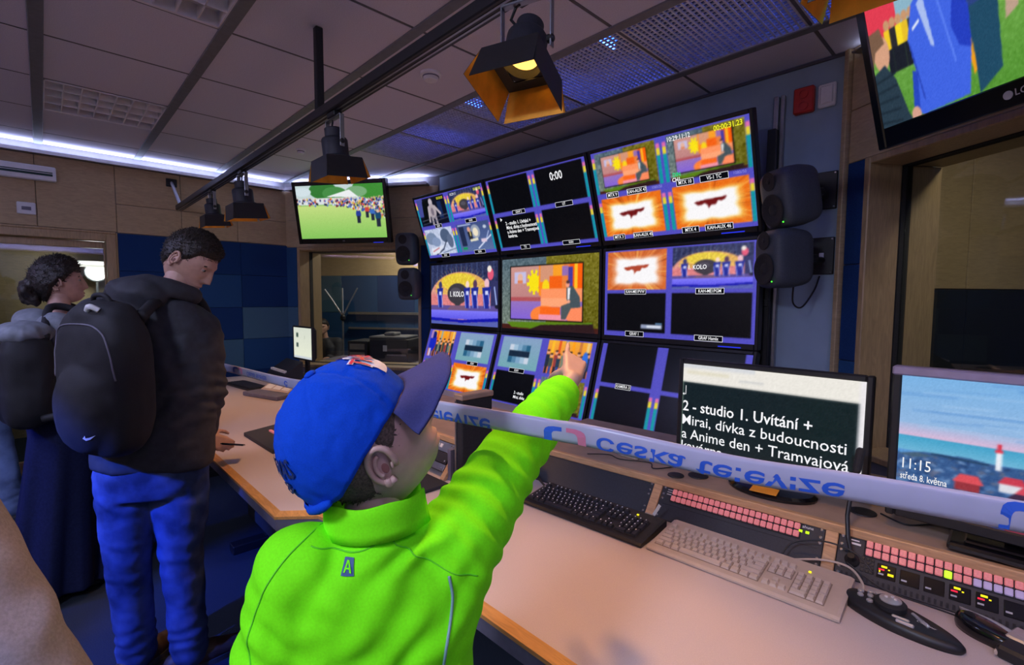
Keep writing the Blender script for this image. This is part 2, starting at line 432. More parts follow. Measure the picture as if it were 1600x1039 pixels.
def louvre_light(x0, y0, label, lit=None):
    t = empty('ceiling_light', (x0+.3, y0+.3, ZT), label, 'ceiling light', 'recessed louvre lights')
    b = MB()
    for a in ((-.292, -.276, -.28, .28), (.276, .292, -.28, .28)): b.box(a[0], a[1], a[2], a[3], -.003, .06)
    for a in ((-.292, .292, -.284, -.268), (-.292, .292, .268, .284)): b.box(a[0], a[1], a[2], a[3], -.003, .06)
    b.build('housing', MAT['louvre'], t)
    MB().box(-.28, .28, -.27, .27, .06, .066).build('reflector', MAT['louvre'], t)
    for k in range(1, 7):
        y = -.268 + k*.536/7; MB().box(-.276, .276, y-.003, y+.003, 0, .045).build('louvre_fin', MAT['louvre'], t)
    for k in range(1, 4):
        x = -.276 + k*.552/4
        MB().prism([(x-.02, .045), (x+.02, .045), (x+.003, 0), (x-.003, 0)], -.27, .27, Matrix(((1,0,0,0),(0,0,1,0),(0,1,0,0),(0,0,0,1)))).build('cross_fin', MAT['louvre'], t)
    if lit:
        MB().box(-.25, .25, -.25, .25, .048, .054).build('diffuser', lit, t)
    return t
for (x, y) in louvre_cells:
    louvre_light(x, y, 'unlit square louvre ceiling light ' + ('close to the bright cove above the man' if x < -3 else 'cut off by the top of the picture'))
for (x, y) in fill_cells:  # fixtures added to house the fill lights
    louvre_light(x, y, 'added fill louvre ceiling light, unseen, ' + ('behind the viewer' if x > -1.2 and y < -1 else 'behind the woman at far left' if y < -1 else 'above the right end of the desk'), MAT['fill_panel'])

# ---- left wall with a glazed door
DY0, DY1, DZ = -0.72, 0.475, 2.01
b = MB(); b.box(-5.37, -5.25, -2.6, DY0, 0, ZT+.4); b.box(-5.37, -5.25, DY1, 1.835, 0, ZT+.4); b.box(-5.37, -5.25, DY0, DY1, DZ, ZT+.4)
wall_left = struct(b.build('wall_left', MAT['plaster_dark']))
def panel(parent, name, m, M, x0, x1, z0, z1, t=0.014, gap=0.003, c=0.003):
    return MB().cbox(x0+gap/2, x1-gap/2, -t, 0, z0+gap/2, z1-gap/2, c, M).build(name, m, parent)
ML = frame((-5.25, 0, 0), x=(0, 1, 0), y=(-1, 0, 0))          # local x = world Y, local -y = into the room
ysp = [-2.6, -1.95, -1.3, -0.65, 0.0, 0.475, 0.93, 1.38, 1.835]
for k in range(len(ysp)-1):
    panel(wall_left, 'wood_panel', MAT['maple'], ML, ysp[k], ysp[k+1], DZ+.24 if ysp[k] > .4 else DZ+.008, 2.56)
    if ysp[k] > .4: panel(wall_left, 'wood_panel', MAT['maple'], ML, ysp[k], ysp[k+1], DZ+.005, DZ+.24)
for k in range(3): panel(wall_left, 'wood_panel', MAT['maple'], ML, ysp[k], min(ysp[k+1], DY0-.07), 0.1, DZ+.06)
tints = ['fabric_navy', 'fabric_blue', 'fabric_navy', 'fabric_teal', 'fabric_navy', 'fabric_blue']
rows = [2.01, 1.70, 1.39, 1.08, 0.77, 0.46, 0.1]
cols = [0.475, 0.93, 1.40, 1.835]
lay = [['fabric_navy', 'fabric_navy', 'fabric_navy'], ['fabric_navy', 'fabric_blue', 'fabric_navy'], ['fabric_navy', 'fabric_navy', 'fabric_teal'], ['fabric_navy', 'fabric_teal', 'fabric_blue'],
       ['fabric_blue', 'fabric_navy', 'fabric_navy'], ['fabric_navy', 'fabric_navy', 'fabric_blue']]
for r in range(6):
    for c in range(3):
        panel(wall_left, 'acoustic_panel', MAT[lay[r][c]], ML, cols[c], cols[c+1], rows[r+1], rows[r], t=0.02, gap=0.002)
# cove LED profile on the left wall
t = empty('led_cove', (-5.25, 0, 2.56), 'long blue-white led cove along the left wall under the ceiling', 'led strip')
MB().cbox(0.0, 0.085, -2.6, 1.80, 0.0, 0.014, .003).build('profile', MAT['metal_grey'], t)
MB().box(0.085, 0.089, -2.6, 1.80, -0.004, 0.022).build('lip', MAT['white_plastic'], t)
MB().box(0.02, 0.05, -2.58, 1.79, 0.0145, 0.020).build('led_tape', MAT['cove_led'], t)

# door: frame, leaf with glass, bar handle
door = struct(empty('door_1', (-5.25, 0, 0)))
b = MB(); b.cbox(-.12, .025, DY1-.012, DY1+.0, 0, DZ); b.cbox(-.12, .03, DY1-.075, DY1-.012, 0, DZ-.01)
b.cbox(-.12, .03, DY0, DY0+.07, 0, DZ-.01); b.cbox(-.12, .029, DY0+.07, DY1-.075, DZ-.072, DZ-.01); b.cbox(-.12, .031, DY0, DY1-.012, DZ-.01, DZ+.005)
b.build('door_frame', MAT['maple_frame'], door)
b = MB(); b.cbox(-.075, -.035, DY0+.07, DY0+.17, .01, DZ-.075); b.cbox(-.075, -.035, DY1-.09, DY1-.078, .01, DZ-.075)
b.cbox(-.075, -.035, DY0+.17, DY1-.09, .01, .2); b.cbox(-.075, -.035, DY0+.17, DY1-.09, DZ-.13, DZ-.075)
b.build('door_leaf', MAT['maple_frame'], door)
MB().box(-.058, -.052, DY0+.17, DY1-.09, .2, DZ-.13).build('pane', MAT['door_glass'], door)
b = MB(); b.tube([(-.035, -.48, .98), (.03, -.48, .98), (.03, -.40, .98)], .009); b.build('handle', MAT['chrome'], door)
# corridor behind the door
b = MB(); b.box(-7.3, -7.2, -2.6, 1.7, 0, ZT); struct(b.build('wall_corridor', MAT['maple']))
b = MB(); b.box(-7.2, -5.37, 1.62, 1.7, 0, ZT); struct(b.build('wall_corridor_end', MAT['maple']))
b = MB(); b.box(-7.3, -5.37, -2.6, 1.7, ZT, ZT+.05); struct(b.build('ceiling_corridor', MAT['plaster_dark']))
for k, (z, y0, y1, lab) in enumerate(((2.06, -.9, .515, 'upper white tube added for a line reflected in the door glass'), (1.825, .28, .53, 'lower white tube added for a line reflected in the door glass'))):
    t = empty('reflection_tube', (-6.9, 0, z), lab, 'lamp', 'added reflection tubes')  # tubes stand in for light lines reflected in the door glass
    MB().cbox(-.03, .03, y0, y1, .0, .04).build('housing', MAT['white_plastic'], t)
    MB().cyl((0.02, y0+.02, -.012), (0.02, y1-.02, -.012), .014, n=12).build('tube', MAT['tube_white'], t)
t = empty('reflection_lamp', (-6.95, .44, 1.75), 'dazzling round lamp added behind the door glass for a bright reflection beside the woman', 'lamp')  # added behind the pane in place of a lamp reflection
MB().lathe([(.03, -.10), (.075, -.06), (.10, 0), (.105, .006), (.096, .008)], 24, frame((0, 0, 0), z=(1, -.1, -.1), x=(0, 1, 0))).build('reflector', MAT['metal_grey'], t)
MB().lathe([(.09, .0), (.088, .012), (.05, .016)], 24, frame((0, 0, 0), z=(1, -.1, -.1), x=(0, 1, 0))).build('lens', MAT['tube_bright'], t)
MB().tube([(-.02, 0, -.1), (-.02, 0, -.35), (-.25, 0, -.35)], .012).build('bracket', MAT['metal_grey'], t)
l = bpy.data.lights.new('reflection_light', 'POINT'); l.energy = 8; l.color = (.95, 1, .93); l.shadow_soft_size = .06
o = bpy.data.objects.new('reflection_light', l); COL.objects.link(o); o.location = (-6.78, .42, 1.74)

# ---- left window wall
S0, S1, WZ0, WZ1 = 0.155, 1.43, 0.80, 1.965      # opening along the wall
b = MB()
b.box(0, S0-.031, 0, .36, 0, ZT+.4, WL); b.box(S1+.031, LLEN, 0, .36, 0, ZT+.4, WL); b.box(S0-.031, S1+.031, 0, .36, WZ1+.031, ZT+.4, WL); b.box(S0-.031, S1+.031, 0, .36, 0, WZ0-.031, WL)
wall_bl = struct(b.build('wall_back_left', MAT['plaster_dark']))
for x0, x1 in ((0, .55), (.55, 1.1), (1.1, LLEN-.01)):
    panel(wall_bl, 'wood_panel', MAT['maple'], WL, x0, x1, WZ1+.30, 2.56)
    panel(wall_bl, 'wood_panel', MAT['maple'], WL, x0, x1, WZ1+.03, WZ1+.30)
zz = [1.995, 1.39, 1.08, .77, .46, .1]
for k in range(5):
    panel(wall_bl, 'acoustic_panel', MAT[('fabric_blue', 'fabric_teal', 'fabric_blue', 'fabric_navy', 'fabric_blue')[k]], WL, 0.005, S0-.03, zz[k+1], zz[k], t=.02)
    panel(wall_bl, 'acoustic_panel', MAT['fabric_navy'], WL, S1+.03, LLEN-.005, zz[k+1], zz[k], t=.02)
t = empty('led_cove', PA + Vector((0, 0, 2.56)), 'short blue-white led cove above the football television', 'led strip')
t.matrix_world = frame(PA + Vector((0, 0, 2.56)), x=DL, y=NL)
MB().cbox(0.05, LLEN-.1, -.085, 0, 0, .014, .003).build('profile', MAT['metal_grey'], t)
MB().box(0.05, LLEN-.1, -.089, -.085, -.004, .022).build('lip', MAT['white_plastic'], t)
MB().box(0.06, LLEN-.12, -.05, -.02, .0145, .020).build('led_tape', MAT['cove_led'], t)

def window(name, M, s0, s1, z0, z1, n1=.15, n2=.20, n3=.36):
    w = struct(empty(name, M))
    b = MB()
    b.cbox(s0-.03, s0, -.02, n1, z0-.03, z1+.03); b.cbox(s1, s1+.03, -.02, n1, z0-.03, z1+.03)
    b.cbox(s0, s1, -.02, n1, z1, z1+.03); b.cbox(s0-.03, s1+.03, -.03, n1, z0-.03, z0)
    b.build('outer_frame', MAT['maple_frame'], w)
    b = MB()
    b.box(s0-.001, s0+.004, n1, n2, z0, z1); b.box(s1-.004, s1+.001, n1, n2, z0, z1); b.box(s0, s1, n1, n2, z1-.004, z1+.001); b.box(s0, s1, n1, n2, z0-.001, z0+.004)
    b.build('gasket', MAT['matte_black'], w)
    b = MB()
    b.cbox(s0-.03, s0, n2, n3, z0, z1); b.cbox(s1, s1+.03, n2, n3, z0, z1); b.cbox(s0, s1, n2, n3, z1, z1+.03); b.cbox(s0, s1, n2, n3, z0-.03, z0)
    b.build('inner_frame', MAT['maple_frame'], w)
    MB().box(s0+.004, s1-.004, (n1+n2)/2-.004, (n1+n2)/2+.004, z0+.004, z1-.004).build('pane', MAT['glass'], w)
    return w
window('window_1', WL, S0, S1, WZ0, WZ1)

# booth seen through the left window
BL0 = 2.3
b = MB(); b.box(-1.9, 2.2, BL0, BL0+.1, 0, ZT, WL)
wall_booth = struct(b.build('wall_booth_left', MAT['plaster_dark']))
panel(wall_booth, 'wood_panel', MAT['maple'], frame(PA + NL*BL0, x=DL, y=NL), -1.9, 2.2, 1.82, ZT, gap=.004)
for k in range(7):
    for r in range(3):
        panel(wall_booth, 'acoustic_panel', MAT[('fabric_navy', 'fabric_blue', 'fabric_teal')[(k*2+r*r+k*r) % 3 if (k+r) % 2 else 1]], frame(PA + NL*BL0, x=DL, y=NL), -1.9+k*.585, -1.9+(k+1)*.585, 1.82-(r+1)*.55, 1.82-r*.55, t=.02)
b = MB(); b.box(-1.9, 2.2, .36, BL0+.1, ZT, ZT+.05, WL); struct(b.build('ceiling_booth_left', MAT['tile']))
b = MB(); b.box(-1.98, -1.9, .36, BL0+.1, 0, ZT, WL); b.box(2.2, 2.28, .36, BL0+.1, 0, ZT, WL); struct(b.build('wall_booth_left_sides', MAT['grey_wall']))

# ---- monitor wall
b = MB(); b.box(-3.9, -0.61, 2.78, 2.9, 0, ZT+.4); struct(b.build('wall_back', MAT['grey_wall']))
MB().box(-3.9, -0.61, 2.765, 2.78, ZT-.012, ZT+.0).build('trim_1', MAT['grid_thin'])['kind'] = 'structure'

# ---- right window wall
RS0, RZ1 = 0.15, 2.09
b = MB(); b.box(0, RS0-.031, 0, .36, 0, ZT+.4, WR); b.box(RS0-.031, 2.6, 0, .36, RZ1+.031, ZT+.4, WR); b.box(RS0-.031, 2.6, 0, .36, 0, .769, WR); b.box(2.231, 2.6, 0, .36, .769, RZ1+.031, WR)
wall_br = struct(b.build('wall_back_right', MAT['plaster_dark']))
for z0, z1 in ((2.12, 2.36), (2.36, 2.645)):
    for x0, x1 in ((0.025, .9), (.9, 1.8), (1.8, 2.6)): panel(wall_br, 'wood_panel', MAT['maple'], WR, x0, x1, z0, z1)
for z0, z1 in ((.1, .8), (.8, 1.2), (1.2, 1.65), (1.65, 2.12)): panel(wall_br, 'acoustic_panel', MAT['fabric_navy' if z0 != .8 else 'fabric_blue'], WR, .028, RS0-.03, z0, z1, t=.018)
MB().cbox(-.004, .022, -.035, .01, 0, ZT, .003, WR).build('trim_2', MAT['maple'])['kind'] = 'structure'
t = empty('led_cove', PC + Vector((0, 0, 2.60))); t.matrix_world = frame(PC + Vector((0, 0, 2.60)), x=DR, y=NR)
tag(t, 'short blue-white led cove above the large right television', 'led strip')
MB().cbox(0.06, 2.4, -.06, 0, 0, .010, .003).build('profile', MAT['metal_grey'], t); MB().box(0.06, 2.4, -.04, -.015, .0105, .015).build('led_tape', MAT['cove_led'], t)
window('window_2', WR, RS0, 2.2, .80, RZ1)
BR0 = 2.4
b = MB(); b.box(-.3, 3.4, BR0, BR0+.1, 0, ZT, WR)
wbr = struct(b.build('wall_booth_right', MAT['plaster_dark']))
MBR = frame(PC + NR*BR0, x=DR, y=NR)
for k in range(4): panel(wbr, 'wood_panel', MAT['maple'], MBR, -.3+k*.92, -.3+(k+1)*.92, 1.55, ZT, gap=.004)
for k in range(4): panel(wbr, 'acoustic_panel', MAT['fabric_dark'], MBR, -.3+k*.92, -.3+(k+1)*.92, 0.1, 1.55, t=.02)
b = MB(); b.box(-.3, 3.4, .36, BR0+.1, ZT, ZT+.05, WR); struct(b.build('ceiling_booth_right', MAT['tile']))
b = MB(); b.box(-.38, -.3, .36, BR0+.1, 0, ZT, WR); b.box(3.4, 3.48, .36, BR0+.1, 0, ZT, WR); wbs = struct(b.build('wall_booth_right_sides', MAT['plaster_dark']))
MBS = frame(WR @ Vector((-.3, 0, 0)), x=NR, y=-DR)
for k in range(3):
    panel(wbs, 'wood_panel', MAT['maple'], MBS, .37+k*.71, .37+(k+1)*.71, 1.55, ZT, gap=.004); panel(wbs, 'acoustic_panel', MAT['fabric_dark'], MBS, .37+k*.71, .37+(k+1)*.71, .1, 1.55, t=.02)

# ---- the walls behind the viewer
b = MB(); b.box(1.52, 1.64, -2.6, 1.30, 0, ZT+.4); struct(b.build('wall_right', MAT['grey_wall']))
b = MB(); b.box(-5.37, 1.64, -2.72, -2.6, 0, ZT+.4); struct(b.build('wall_front', MAT['maple']))
emis('fill_cove_glow', (.85, .55, 1.0), 1.5)  # glow of the added violet coves
t = empty('led_cove', (-1.8, -2.6, 2.27), 'added violet led cove, unseen, on the wall behind the viewer', 'led strip')
MB().cbox(-3.2, 3.2, 0, .09, 0, .014, .003).build('profile', MAT['metal_grey'], t); MB().box(-3.1, 3.1, .035, .06, .0145, .020).build('led_tape', MAT['fill_cove_glow'], t)
t = empty('led_cove', (1.52, -.7, 2.27), 'added violet led cove, unseen, on the side wall right of the viewer', 'led strip')
MB().cbox(-.09, 0, -1.8, 1.8, 0, .014, .003).build('profile', MAT['metal_grey'], t); MB().box(-.06, -.035, -1.7, 1.7, .0145, .020).build('led_tape', MAT['fill_cove_glow'], t)
# unseen lamps added so that the rooms behind the glass are not black
def booth_fill_lamp(M, s, n, z, color, power, label, size=.24):
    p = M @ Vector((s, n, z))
    t = empty('booth_fill_lamp', p, label, 'lamp')
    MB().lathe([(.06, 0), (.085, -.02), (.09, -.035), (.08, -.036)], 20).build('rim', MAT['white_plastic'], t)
    MB().lathe([(.078, -.03), (.06, -.04), (.02, -.044)], 20).build('bulb', emis('booth_fill_bulb', color, 4), t)
    l = area('booth_fill_light', p + Vector((0, 0, -.06)), p + Vector((0, 0, -2)), size, size, power, color)
booth_fill_lamp(WL, .75, 1.75, ZT, (1.0, .86, .66), 34.0, 'added round fill lamp inside the booth behind the left window')
booth_fill_lamp(WR, .85, .72, ZT, (1.0, .88, .68), 9.0, 'added round fill lamp inside the booth behind the right window')
# ================================================================== PICTURES ON SCREENS (flat print: colours per mesh vertex)
rng = np.random.default_rng(3)
class Img:
    def __init__(s, w, h, c=(0, 0, 0)):
        s.w, s.h = w, h; s.a = np.zeros((h, w, 3)); s.a[:] = np.array(c)/255.
        s.X, s.Y = np.meshgrid((np.arange(w)+.5)/w, (np.arange(h)+.5)/h)
    def put(s, m, c, al=1.0):
        m = np.clip(m, 0, 1)[..., None]*al; s.a = s.a*(1-m) + (np.array(c)/255.)*m; return s
    def rect(s, x0, y0, x1, y1, c, al=1.0):
        m = np.clip((s.X-x0)*s.w+.5, 0, 1)*np.clip((x1-s.X)*s.w+.5, 0, 1)*np.clip((s.Y-y0)*s.h+.5, 0, 1)*np.clip((y1-s.Y)*s.h+.5, 0, 1)
        return s.put(m, c, al)
    def ell(s, x, y, rx, ry, c, al=1.0, rot=0.0):
        dx, dy = s.X-x, (s.Y-y); k = s.h/s.w
        if rot:
            ex, ey = dx, dy*k; cr, sr = math.cos(rot), math.sin(rot); dx, dy = ex*cr+ey*sr, (-ex*sr+ey*cr)/k
        d = np.sqrt((dx/rx)**2 + (dy/ry)**2)
        return s.put((1-d)*min(rx*s.w, ry*s.h)+.5, c, al)
    def poly(s, pts, c, al=1.0):
        ins = np.zeros(s.X.shape)
        for ox, oy in ((-.25, -.25), (.25, -.25), (-.25, .25), (.25, .25)):
            X = s.X+ox/s.w; Y = s.Y+oy/s.h; q = np.zeros(X.shape, bool)
            n = len(pts)
            for i in range(n):
                x0, y0 = pts[i]; x1, y1 = pts[(i+1) % n]
                if y0 == y1: continue
                q ^= ((y0 > Y) != (y1 > Y)) & (X < (x1-x0)*(Y-y0)/(y1-y0)+x0)
            ins += q
        return s.put(ins/4, c, al)
    def line(s, x0, y0, x1, y1, wd, c, al=1.0):
        k = s.h/s.w; ax, ay, bx, by = x0, y0*k, x1, y1*k; X, Y = s.X, s.Y*k
        L = max(1e-9, (bx-ax)**2+(by-ay)**2); t = np.clip(((X-ax)*(bx-ax)+(Y-ay)*(by-ay))/L, 0, 1)
        d = np.hypot(X-ax-t*(bx-ax), Y-ay-t*(by-ay)); return s.put((wd/2-d)*s.w+.5, c, al)
    def grad(s, x0, y0, x1, y1, c0, c1, horiz=False):
        t = np.clip((s.X-x0)/(x1-x0) if horiz else (s.Y-y0)/(y1-y0), 0, 1)[..., None]
        m = ((s.X >= x0) & (s.X < x1) & (s.Y >= y0) & (s.Y < y1))[..., None]
        g = (np.array(c0)*(1-t)+np.array(c1)*t)/255.
        s.a = np.where(m, g, s.a); return s
    def noise(s, x0, y0, x1, y1, amp, cell=(1, 1)):
        h, w = s.h//cell[1]+1, s.w//cell[0]+1
        n = np.kron(rng.standard_normal((h, w)), np.ones((cell[1], cell[0])))[:s.h, :s.w]
        m = ((s.X >= x0) & (s.X < x1) & (s.Y >= y0) & (s.Y < y1))
        s.a += (n*m*amp)[..., None]; s.a = np.clip(s.a, 0, 1); return s
    def blit(s, im, x0, y0, x1, y1):
        i0, i1, j0, j1 = round(x0*s.w), round(x1*s.w), round(y0*s.h), round(y1*s.h)
        ii = (np.arange(i0, i1)-i0)*im.w//max(1, i1-i0); jj = (np.arange(j0, j1)-j0)*im.h//max(1, j1-j0)
        s.a[j0:j1, i0:i1] = im.a[np.ix_(jj, ii)]; return s

PUR = (82, 78, 190); PUR2 = (112, 108, 210)
def talk(w, h, framed=True):
    """talk-show picture: guest on a pale orange sofa in an orange studio, shown on a set in a papered room"""
    g = Img(w, h, (104, 110, 96))
    g.grad(0, 0, .5, 1, (84, 104, 116), (120, 132, 120), False); g.grad(.5, 0, 1, 1, (120, 112, 30), (96, 92, 20), False)
    g.noise(0, 0, 1, 1, .05, (2, 2))
    g.rect(0, .93, 1, 1, (70, 30, 26)); g.poly([(.06, .90), (.95, .86), (.9, 1), (.12, .97)], (90, 130, 26)); g.poly([(.45, .92), (.95, .88), (.97, 1), (.3, 1)], (46, 26, 30))
    x0, y0, x1, y1 = .11, .12, .85, .85
    g.rect(x0-.012, y0-.015, x1+.012, y1+.015, (14, 12, 14))
    q = Img(int(w*(x1-x0)), int(h*(y1-y0)), (236, 128, 60))
    q.grad(0, 0, .44, .62, (206, 150, 140), (190, 130, 130)); q.rect(0, .58, .46, .70, (178, 84, 90)); q.grad(0, .66, 1, 1, (150, 116, 190), (132, 100, 214))
    q.rect(.05, .1, .23, .32, (196, 190, 226)); q.ell(.14, .21, .04, .08, (230, 180, 160)); q.rect(.1, .26, .18, .32, (220, 130, 90))
    for i in range(9):
        a = i*.7; q.poly([(.35, .3), (.35+.11*math.cos(a), .3+.24*math.sin(a)), (.35+.11*math.cos(a+.35), .3+.24*math.sin(a+.35))], (246, 232, 20))
    q.ell(.35, .31, .075, .17, (250, 226, 24)); q.rect(.42, 0, .5, .55, (255, 140, 26)); q.rect(.44, 0, .62, .3, (214, 150, 120)); q.ell(.52, .4, .05, .14, (250, 214, 30))
    q.rect(.57, .2, .74, .42, (245, 98, 20)); q.rect(.62, 0, .76, .2, (250, 160, 40)); q.rect(.84, 0, 1, .45, (255, 96, 10)); q.rect(.9, 0, .94, .45, (255, 190, 40)); q.rect(.82, .05, .88, .4, (72, 60, 160)); q.rect(.74, .03, .82, .2, (150, 110, 180))
    q.rect(.45, .43, 1, .66, (255, 150, 100)); q.rect(.45, .6, .82, .76, (255, 166, 120)); q.ell(.5, .92, .2, .18, (255, 132, 60)); q.rect(.44, .76, .72, .92, (250, 104, 30)); q.rect(.42, .9, .8, 1, (244, 150, 170)); q.ell(.96, .9, .18, .16, (255, 140, 96))
    q.poly([(.80, .40), (.88, .38), (.97, .58), (.98, .76), (.84, .78), (.80, .6)], (70, 84, 92)); q.poly([(.73, .74), (.84, .68), (.86, .78), (.79, .98), (.73, .98)], (78, 88, 92)); q.poly([(.815, .42), (.85, .42), (.84, .62), (.815, .62)], (240, 236, 240)); q.ell(.815, .36, .025, .055, (246, 160, 130)); q.ell(.82, .315, .025, .03, (80, 56, 60)); q.ell(.83, .66, .02, .03, (246, 170, 140))
    g.blit(q, x0, y0, x1, y1); return g
def burst(w, h, tone=0):
    """white flash with orange rays and a ragged dark red shape"""
    g = Img(w, h, (255, 140, 20)); dx = g.X-.5; dy = g.Y-.52; an = np.arctan2(dy, dx)
    rr = np.zeros(an.shape)
    for k in range(90):
        a = rng.uniform(-PI, PI); wd = rng.uniform(.008, .05); d = np.abs((an-a+PI) % (2*PI)-PI); rr += np.clip(1-d/wd, 0, 1)*rng.uniform(-.5, .6)
    rr = np.clip(rr, -1, 1)[..., None]
    base = np.array((236, 112, 24) if not tone else (214, 108, 50))/255.; hi = np.array((255, 214, 110))/255.; lo = np.array((120, 40, 6))/255.
    g.a = np.where(rr > 0, base*(1-rr)+hi*rr, base*(1+rr)-lo*rr)
    d = np.maximum(np.abs(dx)/.53, np.abs(dy)/.47) + .10*np.cos(an*2)**2 + .03*np.sin(an*9)
    d = d*.75 + .25*np.hypot(dx/.53, dy/.47)
    m = np.clip((.92-d)/.30, 0, 1)[..., None]; g.a = g.a*(1-m) + np.array((255, 236, 120))/255.*m if not tone else g.a*(1-m)+np.array((250, 214, 190))/255.*m
    m = np.clip((.78-d)/.14, 0, 1)[..., None]; g.a = g.a*(1-m) + np.array((250, 248, 250))/255.*m
    c = (112, 20, 22) if not tone else (176, 70, 46)
    g.poly([(.28, .42), (.44, .385), (.60, .375), (.72, .36), (.69, .43), (.64, .46), (.60, .44), (.57, .52), (.50, .53), (.47, .60), (.46, .51), (.42, .47), (.38, .50), (.33, .50)], c)
    return g
def stage(w, h):
    """quiz stage: yellow half-dome set, contestants at blue desks, blue rim"""
    g = Img(w, h, (44, 50, 86)); 
    for k in range(14): g.line(.04+k*.075, 0, .02+k*.078, .4, .02, (70, 84, 130), .5)
    g.ell(.46, .60, .48, .46, (222, 150, 140)); g.ell(.46, .40, .38, .25, (226, 176, 90)); g.ell(.44, .30, .26, .14, (232, 206, 60)); g.poly([(0, .50), (.95, .50), (.9, .72), (0, .72)], (222, 130, 132))
    for k in range(26): a = -2.9+k*.1; g.line(.46, .55, .46+.45*math.cos(a), .55+.5*math.sin(a), .006, (200, 120, 100) if k % 2 else (250, 226, 120), .35)
    g.noise(0, 0, 1, 1, .03, (2, 2))
    g.rect(.9, .3, 1, .72, (52, 54, 100)); g.ell(.43, .49, .155, .17, (62, 58, 66)); g.poly([(.34, .6), (.52, .6), (.43, .72)], (62, 58, 66)); g.ell(.40, .46, .08, .07, (84, 80, 92))
    g.rect(0, .68, 1, .78, (96, 80, 150)); g.poly([(.33, .68), (.53, .68), (.6, .76), (.26, .76)], (120, 90, 120))
    for x, s, hd in ((.15, .9, (60, 60, 110)), (.57, .85, (250, 220, 200)), (.68, .95, (90, 60, 90)), (.84, 1.05, (240, 190, 200))):
        g.ell(x+.01, .34-.06*s+.06, .03*s, .07*s, hd); g.poly([(x-.05*s, .40), (x+.06*s, .39), (x+.04*s, .58), (x+.03*s, .72), (x-.03*s, .72)], (34, 44, 150)); g.line(x+.03*s, .5, x+.05*s, .71, .009, (150, 170, 255)); g.line(x-.04*s, .5, x-.02*s, .71, .009, (150, 170, 255)); g.rect(x-.012, .45, x+.028, .51, (210, 214, 250))
    g.ell(.9, .20, .04, .09, (226, 90, 120)); g.ell(.885, .12, .028, .05, (240, 230, 220)); g.line(.95, .4, .98, .68, .014, (170, 190, 250)); g.ell(.985, .69, .03, .03, (30, 30, 50))
    g.grad(0, .76, 1, .90, (128, 122, 250), (96, 90, 232)); g.poly([(0, .89), (.5, .91), (1, .86), (1, .91), (.5, .96), (0, .94)], (22, 24, 170)); g.poly([(0, .94), (.5, .96), (1, .91), (1, 1), (0, 1)], (88, 98, 176))
    return g
def chart(w, h):
    g = Img(w, h, (128, 164, 186)); g.grad(0, 0, 1, 1, (134, 160, 196), (116, 168, 178))
    sh = [(200, 210, 226), (160, 190, 214), (126, 164, 196), (84, 132, 166), (40, 96, 132)]
    for i, c in enumerate(sh): g.rect(.22+i*.108, .22, .22+(i+1)*.108, .42, c)
    g.rect(.22, .42, .76, .62, (22, 40, 62))
    for i, c in enumerate(sh): g.rect(.22+i*.108, .62, .22+(i+1)*.108, .82, sh[4-i])
    return g
def folk(w, h, blue=True):
    g = Img(w, h, (226, 150, 60)); g.grad(0, 0, 1, 1, (244, 170, 50), (230, 110, 60))
    for k in range(6): g.rect(.1+k*.16, 0, .16+k*.16, .5, [(255, 190, 40), (230, 90, 30), (150, 170, 160), (255, 160, 20), (200, 120, 60), (240, 200, 120)][k])
    for k in range(11):
        x = .06+k*.088+rng.uniform(-.02, .02); c = [(34, 44, 60), (60, 74, 70), (150, 60, 60), (40, 60, 80), (120, 130, 110)][k % 5]
        g.ell(x, .34+.1*(k % 2), .035, .06, (236, 170, 140)); g.ell(x, .30+.1*(k % 2), .035, .03, (60, 40, 30)); g.poly([(x-.05, .42+.1*(k % 2)), (x+.05, .42+.1*(k % 2)), (x+.045, .8), (x-.04, .8)], c); g.rect(x-.03, .78, x+.03, 1, (50, 70, 150) if k % 2 else (40, 36, 50))
    if blue: g.ell(.12, .45, .14, .36, (24, 40, 190)); g.ell(.13, .16, .09, .14, (20, 30, 120)); g.rect(0, 0, .08, .3, (170, 130, 190)); g.rect(.02, .7, .1, 1, (200, 190, 230))
    else: g.ell(.9, .55, .07, .3, (50, 110, 220)); g.rect(.84, .8, .92, 1, (240, 170, 150))
    return g
def robot(w, h):
    g = Img(w, h, (14, 16, 34)); g.rect(0, 0, .22, .65, (70, 76, 150)); g.poly([(.2, .1), (.45, .05), (.3, .9), (.12, .9)], (6, 8, 14)); g.rect(.72, .2, .86, .8, (22, 40, 84))
    g.ell(.5, .17, .07, .13, (190, 180, 190)); g.ell(.5, .5, .14, .27, (176, 164, 172)); g.line(.39, .35, .33, .85, .06, (184, 172, 180)); g.line(.61, .35, .76, .62, .06, (184, 172, 180)); g.line(.45, .7, .44, 1, .07, (160, 150, 160)); g.line(.57, .7, .58, 1, .07, (160, 150, 160))
    g.ell(.5, .52, .05, .14, (120, 110, 124)); g.line(.05, .8, 1, .68, .012, (110, 110, 130)); g.line(.05, .93, 1, .8, .012, (80, 84, 110)); return g
def winter(w, h):
    g = Img(w, h, (190, 200, 226)); g.noise(0, 0, 1, 1, .04, (3, 3)); g.ell(.2, .36, .2, .24, (120, 138, 170)); g.ell(.35, .5, .16, .18, (132, 150, 186))
    g.ell(.72, .3, .17, .26, (78, 94, 124)); g.ell(.86, .52, .1, .26, (92, 106, 136)); g.line(.72, .5, .56, .8, .03, (60, 70, 92)); g.line(.56, .8, .25, 1, .03, (52, 60, 84)); g.poly([(.1, .75), (.6, .66), (.35, .95), (.1, .98)], (222, 226, 240)); g.line(.15, .86, .4, .74, .02, (190, 90, 100)); g.line(.5, .95, 1, .82, .012, (60, 76, 110)); return g
